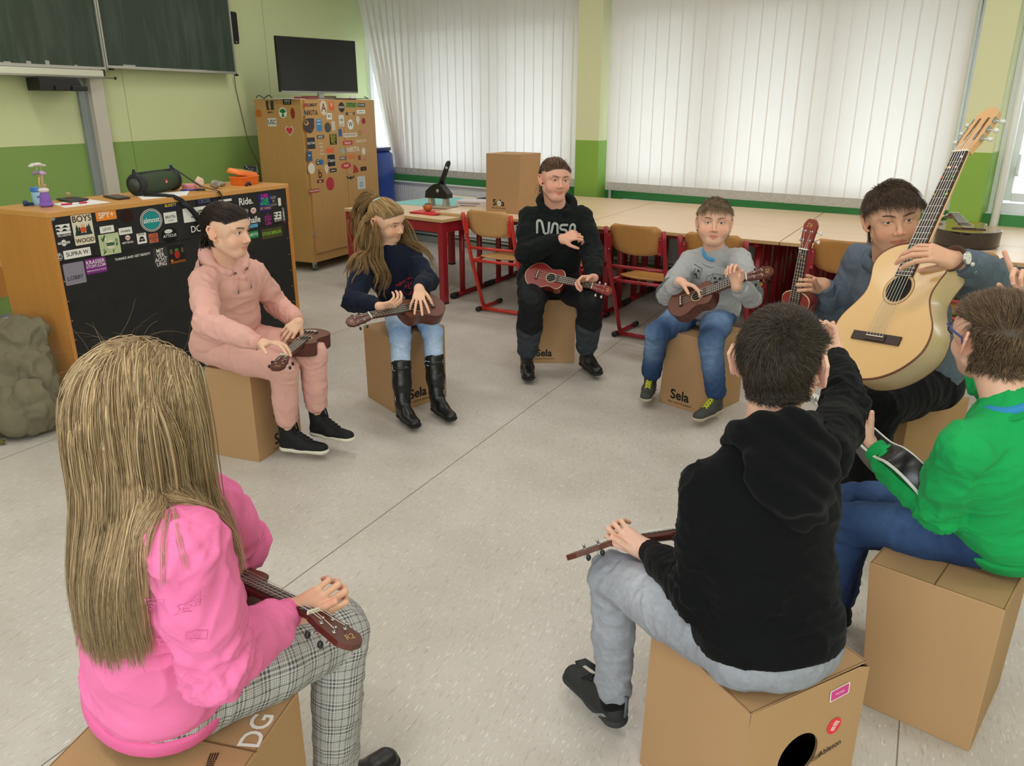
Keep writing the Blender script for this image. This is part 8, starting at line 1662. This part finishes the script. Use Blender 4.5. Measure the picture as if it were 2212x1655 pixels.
for sd in 'rl':
    sh, Lf = tree_shoe(t, sd, J[sd + 'a'], J[sd + 't'], s, SHB)
    a = V3(J[sd + 'a']); b = Blob(.01); b.cone(a - V3(0, 0, .02), a + V3(0, 0, .09), .036, .040); V, F = b.mesh(.004); np_obj('sock', V, F, cloth('sock_black', '#121214'), t)
    mb = MB(); p = Lf(0, -.02, .05); p2 = Lf(0, -.03, .115); p3 = Lf(0, .10, .12); mb.tube([tuple(p), tuple(p2), tuple(p3)], .008, 8, flat=(1, .4)); mb.build('pull_tab', mat('tab_grey', '#5C646B', .6), sh)
    if sd == 'l':
        sticker('print', frame(tuple(Lf(-.040 * 1.0, .17, .045)), tuple(-unit(V3(J['lt']) - V3(J['la']))), tuple(unit(img(.1, .0, 1)))), [('t', 'WATER', .016, '#C9CDCF', 0, 0, 0, .006, 0)], sh, lift=.010)
        mb = MB(); p = Lf(0, .46, .12); mb.tube([tuple(p), tuple(p + img(-.03, .02, 0)), tuple(p + img(-.055, .012, 0))], .013, 8, flat=(1, .35)); mb.build('tongue_strap', mat('trainer_black', '#1B1D1F'), sh)
DB = ['#372D25', '#43382E', '#2B241D', '#52463A']
hc6 = lambda q: EAR(q * V3(.9, 1, 1)) & ((q[:, 2] > 3.4 + .45 * np.maximum(q[:, 1], -3)) | ((q[:, 1] < 1.0) & (q[:, 2] > .5)) | ((q[:, 1] < -2.0) & (q[:, 2] > -6.2))) & ~((np.abs(q[:, 0]) > 7.0) & (q[:, 2] < 2.0) & (q[:, 1] > -3.5))
def flow_crown(q):
    c = V3(1.8, -7.0, 8.2); d = q - c; n_ = unit_rows(q); d = d - n_ * np.einsum('ij,ij->i', d, n_)[:, None]; d = unit_rows(d); sw = np.cross(n_, d) * .45; return unit_rows(d + sw)
short_hair(t, h, 11000, 2.9, DB, 16, hc6, flow_crown, lift=.16, thick=.0007, K=5, cap=.002, nz=.2, lenf=lambda q: np.clip((q[:, 2] + 7) / 8, .35, 1.1))

t0_, h0_ = t, h
# ---- boy in the green sweatshirt
C7 = dict(skin='#DDAE96', look=unit(V3(-.62, .78, .05)), kid=True, hs=.98, brow='#5A4534', vis=True,
          rhand=dict(d=img(-.20, .85, .1), n=img(-.75, -.1, .55), curl=(.05, .85, .9, .9), thumb=.8, vox=.002), lhand=dict(d=img(-.15, .85, -.3), n=img(-.65, -.05, -.5), curl=(.6, .65, .7, .75), thumb=.05, td=img(.10, .97, .05), vox=.002))
t, J, h = person('green', 'person in a green sweatshirt with blue glasses seen from behind at the right edge', C7); s = J['s']
m_g = cloth('sweatshirt_green', '#1FA155', b=(500, .12)); m_gr = cloth('sweatshirt_green_rib', '#1C974F')
garment('sweatshirt', top_blob(J, s, 1.12, belly=.015, sleeve=1.10), .0055, m_g, t, J, False, .014, joints_of(J, s, 1.3, waist=.9), s, seed=14.)
neck_band(t, J, s, mat('tshirt_blue2', '#2B84BE', .8), r=.053, th=.014, dz=.014, name='undershirt_collar'); neck_band(t, J, s, m_gr, r=.068, th=.011, dz=.0)
cuffs(t, J, s, m_gr, r=.038, ln=.07); hem(t, J, s, m_gr, 1.12, .015, dz=-.022, h=.06)
garment('jeans', trouser_blob(J, s, 1.0, .052), .006, m_jean, t, J, True, .009, leg_joints(J, s), s, seed=15., colf=jeans_col(J, '#24385E', '#4E6C9C'))
for sd in 'rl': tree_shoe(t, sd, J[sd + 'a'], J[sd + 't'], s, dict(upper=m_blk, sole=m_rub2, laces=m_lace))
HG = ['#5F4A37', '#6F5844', '#4C3B2C', '#856C50']
hc7 = lambda q: EAR(q * V3(.9, 1, 1)) & ((q[:, 2] > 3.6 + .42 * np.maximum(q[:, 1], -3)) | ((q[:, 1] < 1.0) & (q[:, 2] > .5)) | ((q[:, 1] < -2.0) & (q[:, 2] > -6.2))) & ~((np.abs(q[:, 0]) > 7.0) & (q[:, 2] < 2.0) & (q[:, 1] > -3.5))
def tuft(t, h, cols, sd, cx=1.8): short_hair(t, h, 700, 2.4, cols, sd, lambda q: np.linalg.norm(q - V3(cx, -6.5, 7.5), axis=1) < 3.4, lambda q: np.tile(V3(.8, -.6, .1), (len(q), 1)), lift=.25, thick=.0008, K=4, cap=.0022, nz=.5, name='hair_crown')
tuft(t0_, h0_, DB, 41)
def flow_g(q): d = flow_crown(q); m = (q[:, 2] > 5) ; d[m] = unit_rows(d[m] * .4 + V3(.6, .8, .35)); return d
short_hair(t, h, 10500, 3.2, HG, 17, hc7, flow_g, lift=.22, thick=.0007, K=5, cap=.002, nz=.2, lenf=lambda q: np.where(q[:, 2] > 4.5, 1.35, .55)); tuft(t, h, HG, 42)
L = h['L']; m_gb = mat('glasses_blue', '#2B4F9E', .25, .5)
gl = MB(); gl.tube([tuple(L(8.3, -1.4, -.6)), tuple(L(8.2, -.3, .9)), tuple(L(7.9, 4, 1.1)), tuple(L(6.8, 9.2, 1.2))], .0032, 8, flat=(.5, 1)); gl.tube([tuple(L(-8.3, -1.4, -.6)), tuple(L(-8.2, -.3, .9)), tuple(L(-7.9, 4, 1.1)), tuple(L(-6.8, 9.2, 1.2))], .0032, 8, flat=(.5, 1))
go = gl.build('glasses', m_gb, t)
mb = MB()
for sx in (-1, 1): mb.tube([tuple(L(sx * (3.6 + 2.6 * math.cos(a)), 10.0 - .25 * (1 + math.cos(a) * 1), .2 + 1.9 * math.sin(a))) for a in [2 * PI * i / 18 for i in range(18)]], .0016, 6, closed=True)
mb.tube([tuple(L(-1, 10.2, .6)), tuple(L(1, 10.2, .6))], .0016, 6); mb.build('glasses_rim', mat('rim_dark', '#1C1420', .3), go)

# ---- blond girl in the pink sweatshirt
C8 = dict(skin='#E2B096', look=unit(V3(-.02, .98, -.20)), kid=True, hs=.94, brow='#9C7B50', vis=True,
          rhand=dict(d=img(.78, .28, .0), n=img(.02, .18, -1), curl=(.65, .7, .7, .7), thumb=.1, td=img(.86, .42, .25), vox=.002), lhand=dict(d=img(.3, -.8, .1), n=img(-.3, -.4, -.7), curl=(.4,) * 4))
t, J, h = person('pink', 'person with long blond hair in a pink sweatshirt and checked trousers, lower left of photo', C8); s = J['s']
m_pk = cloth('sweatshirt_pink', '#EC78AC', b=(600, .15)); m_pkr = cloth('sweatshirt_pink_rib', '#E86CA4')
tb = top_blob(J, s, 1.10, belly=.02, sleeve=1.10, rolled='l')
ob = garment('sweatshirt', tb, .005, m_pk, t, J, False, .013, joints_of(J, s, 1.2, waist=1.1), s, seed=21.)
neck_band(t, J, s, m_pkr, r=.066, th=.010); cuffs(t, J, s, m_pkr, which='r', r=.034, ln=.06); hem(t, J, s, m_pkr, 1.07, .015, dz=-.04, h=.05)
bv = bvh_of(ob); rr, f, up = torso_frame(J); G = '#DC679E'; rn = random.Random(5)
def star_print(dx, dy, r, rot):
    p = [(dx + (r if i % 2 == 0 else r * .45) * math.sin(math.radians(rot + i * 36)), dy + (r if i % 2 == 0 else r * .45) * math.cos(math.radians(rot + i * 36))) for i in range(11)]; return stroke(p, .0011)
def cam_print(dx, dy, r, rot): return stroke([(dx + x * r, dy + y * r) for x, y in ((-1, -.6), (1, -.6), (1, .6), (.3, .6), (.2, .85), (-.3, .85), (-.4, .6), (-1, .6), (-1, -.6))], .0011) + stroke(arc(dx, dy, r * .4, 0, 360, 12), .0011) + stroke(arc(dx, dy, r * .25, 0, 360, 10), .0011)
for (nn_, ex_, cc_) in ((-f * .75 + rr * .65, None, V3(J['pel']) + (V3(J['neck']) - V3(J['pel'])) * .45), (rr * .9 - f * .4, None, (V3(J['rs']) + V3(J['re'])) / 2)):
    nn_ = unit(nn_); ex_ = unit(np.cross(up, nn_)); lay = []; big = cc_ is not None and abs(nn_ @ rr) < .8
    for i in range(13 if big else 6):
        dx, dy = (rn.uniform(-.02, .12), rn.uniform(-.13, .10)) if big else (rn.uniform(-.03, .03), rn.uniform(-.10, .10)); lay += (star_print if i % 2 else cam_print)(dx, dy, rn.uniform(.010, .02), rn.uniform(0, 72))
    decal('print', bv, cc_ + nn_ * .05, ex_, nn_, lay, t, lift=.0008, sub=.03)
# checked trousers: woven pattern follows each leg
m_pl = bpy.data.materials.new('checked_cloth'); m_pl.use_nodes = True; nt = m_pl.node_tree; b_ = nt.nodes['Principled BSDF']; b_.inputs['Roughness'].default_value = .85; b_.inputs['Specular IOR Level'].default_value = .2
at = nt.nodes.new('ShaderNodeAttribute'); at.attribute_name = 'buv'; sp = nt.nodes.new('ShaderNodeSeparateXYZ'); nt.links.new(at.outputs['Vector'], sp.inputs[0])
def mth(op, a, b=None, c=None):
    n = nt.nodes.new('ShaderNodeMath'); n.operation = op
    for i, v in enumerate((a, b, c)):
        if v is None: continue
        if isinstance(v, (int, float)): n.inputs[i].default_value = v
        else: nt.links.new(v, n.inputs[i])
    return n.outputs[0]
def sq(v, per, duty=.5): return mth('LESS_THAN', mth('FRACT', mth('MULTIPLY', v, 1 / per)), duty)
def chk(v): 
    fine = sq(v, .0042, .5); band = mth('LESS_THAN', mth('FRACT', mth('MULTIPLY', v, 1 / .056)), .42); thin = mth('LESS_THAN', mth('FRACT', mth('ADD', mth('MULTIPLY', v, 1 / .056), .32)), .045)
    wide = sq(v, .0085, .55); return mth('ADD', mth('MULTIPLY', band, mth('MULTIPLY', wide, .60)), mth('ADD', mth('MULTIPLY', mth('SUBTRACT', 1.0, band), mth('MULTIPLY', fine, .35)), mth('MULTIPLY', thin, .5)))
tot = mth('MULTIPLY', mth('ADD', chk(sp.outputs[0]), chk(sp.outputs[1])), .62)
rp = nt.nodes.new('ShaderNodeValToRGB'); rp.color_ramp.elements[0].color = lin('#C4C2C0'); rp.color_ramp.elements[0].position = 0.0; rp.color_ramp.elements[1].color = lin('#2C2B2D'); rp.color_ramp.elements[1].position = .85; nt.links.new(tot, rp.inputs[0]); nt.links.new(rp.outputs[0], b_.inputs['Base Color'])
garment('trousers', trouser_blob(J, s, 1.02, .046), .005, m_pl, t, J, True, .006, leg_joints(J, s, .9), s, seed=22., uv=True)
for sd in 'rl': tree_shoe(t, sd, J[sd + 'a'], J[sd + 't'], s, dict(upper=m_lea, sole=m_rub2))
# long hair: combed from a centre parting, lying on head and back
coll = Blob(); coll.p = h['blob'].p + top_blob(J, s, 1.12, belly=.02, sleeve=1.1).p; coll.cone(h['L'](0, -5, -2), V3(J['neck']) - torso_frame(J)[1] * .05 - torso_frame(J)[2] * .14, .062, .07, .06)
hc8 = lambda q: ((q[:, 2] > 3.4 + .45 * np.maximum(q[:, 1], -3)) | ((q[:, 1] < -1.2) & (q[:, 2] > -6))) & ~((np.abs(q[:, 0]) > 7.0) & (q[:, 2] < 2.0) & (q[:, 1] > -3.5))
BP = ['#AD9372', '#9A805F', '#C0A680', '#8E7556', '#B79C76', '#CDB48C', '#A38A6B']
r_ = np.random.RandomState(31); n_ = 1100; P0, q_ = scalp_pts(h, 700, 32, hc8); P1, q1 = scalp_pts(h, 400, 39, lambda q: q[:, 2] > 6.5); P0, q_ = np.concatenate([P0, P1]), np.concatenate([q_, q1])
bk = q_[:, 1] < -4; D0 = np.stack([np.where(bk, q_[:, 0] * .06, np.sign(q_[:, 0] + r_.uniform(-1.2, 1.2, len(q_))) * .40), np.where(q_[:, 1] > 0, -.9, -.35), np.where(bk, -1.2, -.03 - .10 * (9 - q_[:, 2]))], 1) @ h['B'].T
zr = (h['C'][2] - (-.0)) ; Ls = np.clip((P0[:, 2] - h['C'][2]) * 1.2 + r_.uniform(.31, .40, n_), .22, .56)
Q = drape(P0, D0, Ls, coll, 26, 33, stiff=.66, off=.0030, jitter=.022, wave=.0035, wfreq=26); Q3 = clump(Q, 16, .0030, .0030, 34)
V, F = tubes(Q3, .00075 * (.7 + .6 * r_.rand(len(Q3))), n=3); np_obj('long_hair', V, F, m_hair, t, col=hair_col(len(Q3), BP, 35, 26, 3))
used = hc8((h['V'] - h['C']) @ h['B'] / h['s']); Nn = vnormals(h['V'], h['F']); g_ = h['blob'].grad(h['V'][:40], .003); sg = 1 if np.einsum('ij,ij->i', g_, Nn[:40]).mean() > 0 else -1
fm = used[h['F']].all(1); uu = np.unique(h['F'][fm]); rm = -np.ones(len(h['V']), int); rm[uu] = np.arange(len(uu)); np_obj('hair_underlayer', h['V'][uu] + Nn[uu] * sg * .0035, rm[h['F'][fm]], m_hair, t, col=np.array(lin('#8A7355')[:3]) * np.ones((len(uu), 3)))
n_ = 40; P0, q_ = scalp_pts(h, n_, 36, lambda q: q[:, 2] > 6); D0 = h['blob'].grad(P0, .003) + r_.normal(0, .6, (n_, 3)); Q = drape(P0, D0, r_.uniform(.04, .10, n_), h['blob'], 12, 37, stiff=.92, wave=.002, jitter=.08); V, F = tubes(Q, .00014, .00006, n=3); np_obj('flyaway_hair', V, F, m_hair, t, col=hair_col(n_, BP, 38, 12, 3))

# ------------------------------------------------------------------ backpack against the desk
bp = empty('backpack', (-4.30, 1.34, 0), label='olive canvas backpack with rolled top leaning against the wooden desk side', cat='backpack')
m_ol = mat('canvas_olive', '#7B7560', .85, .2, var=(12, .25), var_col='#5A563F', bump=(500, .2)); m_olp = mat('padding_slate', '#55566A', .85); m_web = mat('webbing_olive', '#6E6C3A', .8)
BB = Blob(.03); BB.cone((-4.24, 1.26, .10), (-4.30, 1.33, .33), .115, .105); BB.cone((-4.15, 1.36, .10), (-4.24, 1.42, .30), .115, .10); BB.cone((-4.27, 1.36, .33), (-4.35, 1.40, .42), .085, .05); BB.flat((-4.41, 1.30, .485), (-4.27, 1.45, .47), .070, .078, (.75, -.6, .3), .5); BB.flat((-4.26, 1.38, .46), (-4.24, 1.44, .38), .05, .045, (.75, -.6, .3), .5); BB.cone((-4.35, 1.38, .40), (-4.35, 1.38, .48), .05, .06); BB.ell((-4.09, 1.33, .15), V3(.085, .09, .13), k=.02)
V, F = BB.mesh(.006, clip=[((0, 0, .004), (0, 0, -1))]); V = smooth_mesh(V, F, 1); N = vnormals(V, F); V = V + N * (((1 - np.abs(2 * fbm(V * np.array([15, 15, 7]), 2) - 1)) ** 2 - .5) * .034 + .006 * np.abs(np.sin(V[:, 2] * 30 + 8 * vnoise(V * 10))))[:, None]; V[:, 2] = np.maximum(V[:, 2], .003); np_obj('bag_body', V, F, m_ol, bp)
PKT = Blob(.015); PKT.flat((-4.10, 1.24, .10), (-4.14, 1.28, .20), .085, .075, (.7, -.7, .1), .6); V, F = PKT.mesh(.006, clip=[((-4.1, 1.25, .255), (.1, -.1, 1)), ((0, 0, .006), (0, 0, -1))]); V = V + vnormals(V, F) * (fbm(V * 18, 2) - .5)[:, None] * .012; np_obj('side_pocket', V, F, m_ol, bp)
for off, top in ((0, (-4.33, 1.28, .42)), (.10, (-4.37, 1.33, .41))):
    pts = [top, (-4.34 - off * .6, 1.17 + off * .2, .36), (-4.36 - off * .9, 1.11 + off * .3, .25), (-4.30 - off * .9, 1.12 + off * .3, .12), (-4.26 - off * .8, 1.15 + off * .4, .055)]; mb = MB(); mb.tube(pts, [.028, .034, .034, .030, .018], 10, 0, flat=(1, .32)); mb.build('shoulder_strap', m_ol, bp)
mb = MB(); mb.tube([(-4.37, 1.22, .36), (-4.40, 1.19, .22), (-4.37, 1.20, .10)], [.05, .06, .05], 10, flat=(1, .3)); mb.build('back_padding', m_olp, bp)
mb = MB(); mb.tube([(-4.26, 1.15, .06), (-4.20, 1.12, .03), (-4.16, 1.10, .012), (-4.13, 1.13, .02), (-4.10, 1.10, .008), (-4.14, 1.05, .006), (-4.18, 1.02, .006)], .013, 8, flat=(1, .14)); mb.tube([(-4.20, 1.17, .10), (-4.16, 1.16, .05), (-4.10, 1.15, .03), (-4.09, 1.18, .012)], .013, 8, flat=(1, .14)); mb.build('webbing', m_web, bp)
for pts in () and ([(-4.13, 1.215, .03), (-4.10, 1.20, .12), (-4.15, 1.215, .26), (-4.24, 1.26, .38)], [(-4.02, 1.30, .04), (-4.03, 1.30, .15), (-4.08, 1.31, .27), (-4.19, 1.35, .40)], [(-4.19, 1.205, .24), (-4.09, 1.215, .262), (-4.045, 1.27, .255)]): mb = MB(); mb.tube([tuple(v) for v in pts], .0035, 6); mb.build('seam_piping', mat('piping_dark', '#57523C', .8), bp)
mb = MB(); mb.box((-4.235, 1.135, .042), (.035, .03, .012)); mb.build('buckle', m_black, bp, bevel=.002)
mb = MB(); mb.tube([(-4.42, 1.32, .545), (-4.36, 1.36, .50), (-4.33, 1.36, .44), (-4.33, 1.34, .40)], .014, 8, flat=(1, .3)); mb.tube([(-4.36, 1.36, .44), (-4.27, 1.34, .42), (-4.22, 1.38, .40)], .012, 8, flat=(1, .3)); mb.build('closing_strap', mat('strap_dark_olive', '#3E4036', .8), bp)
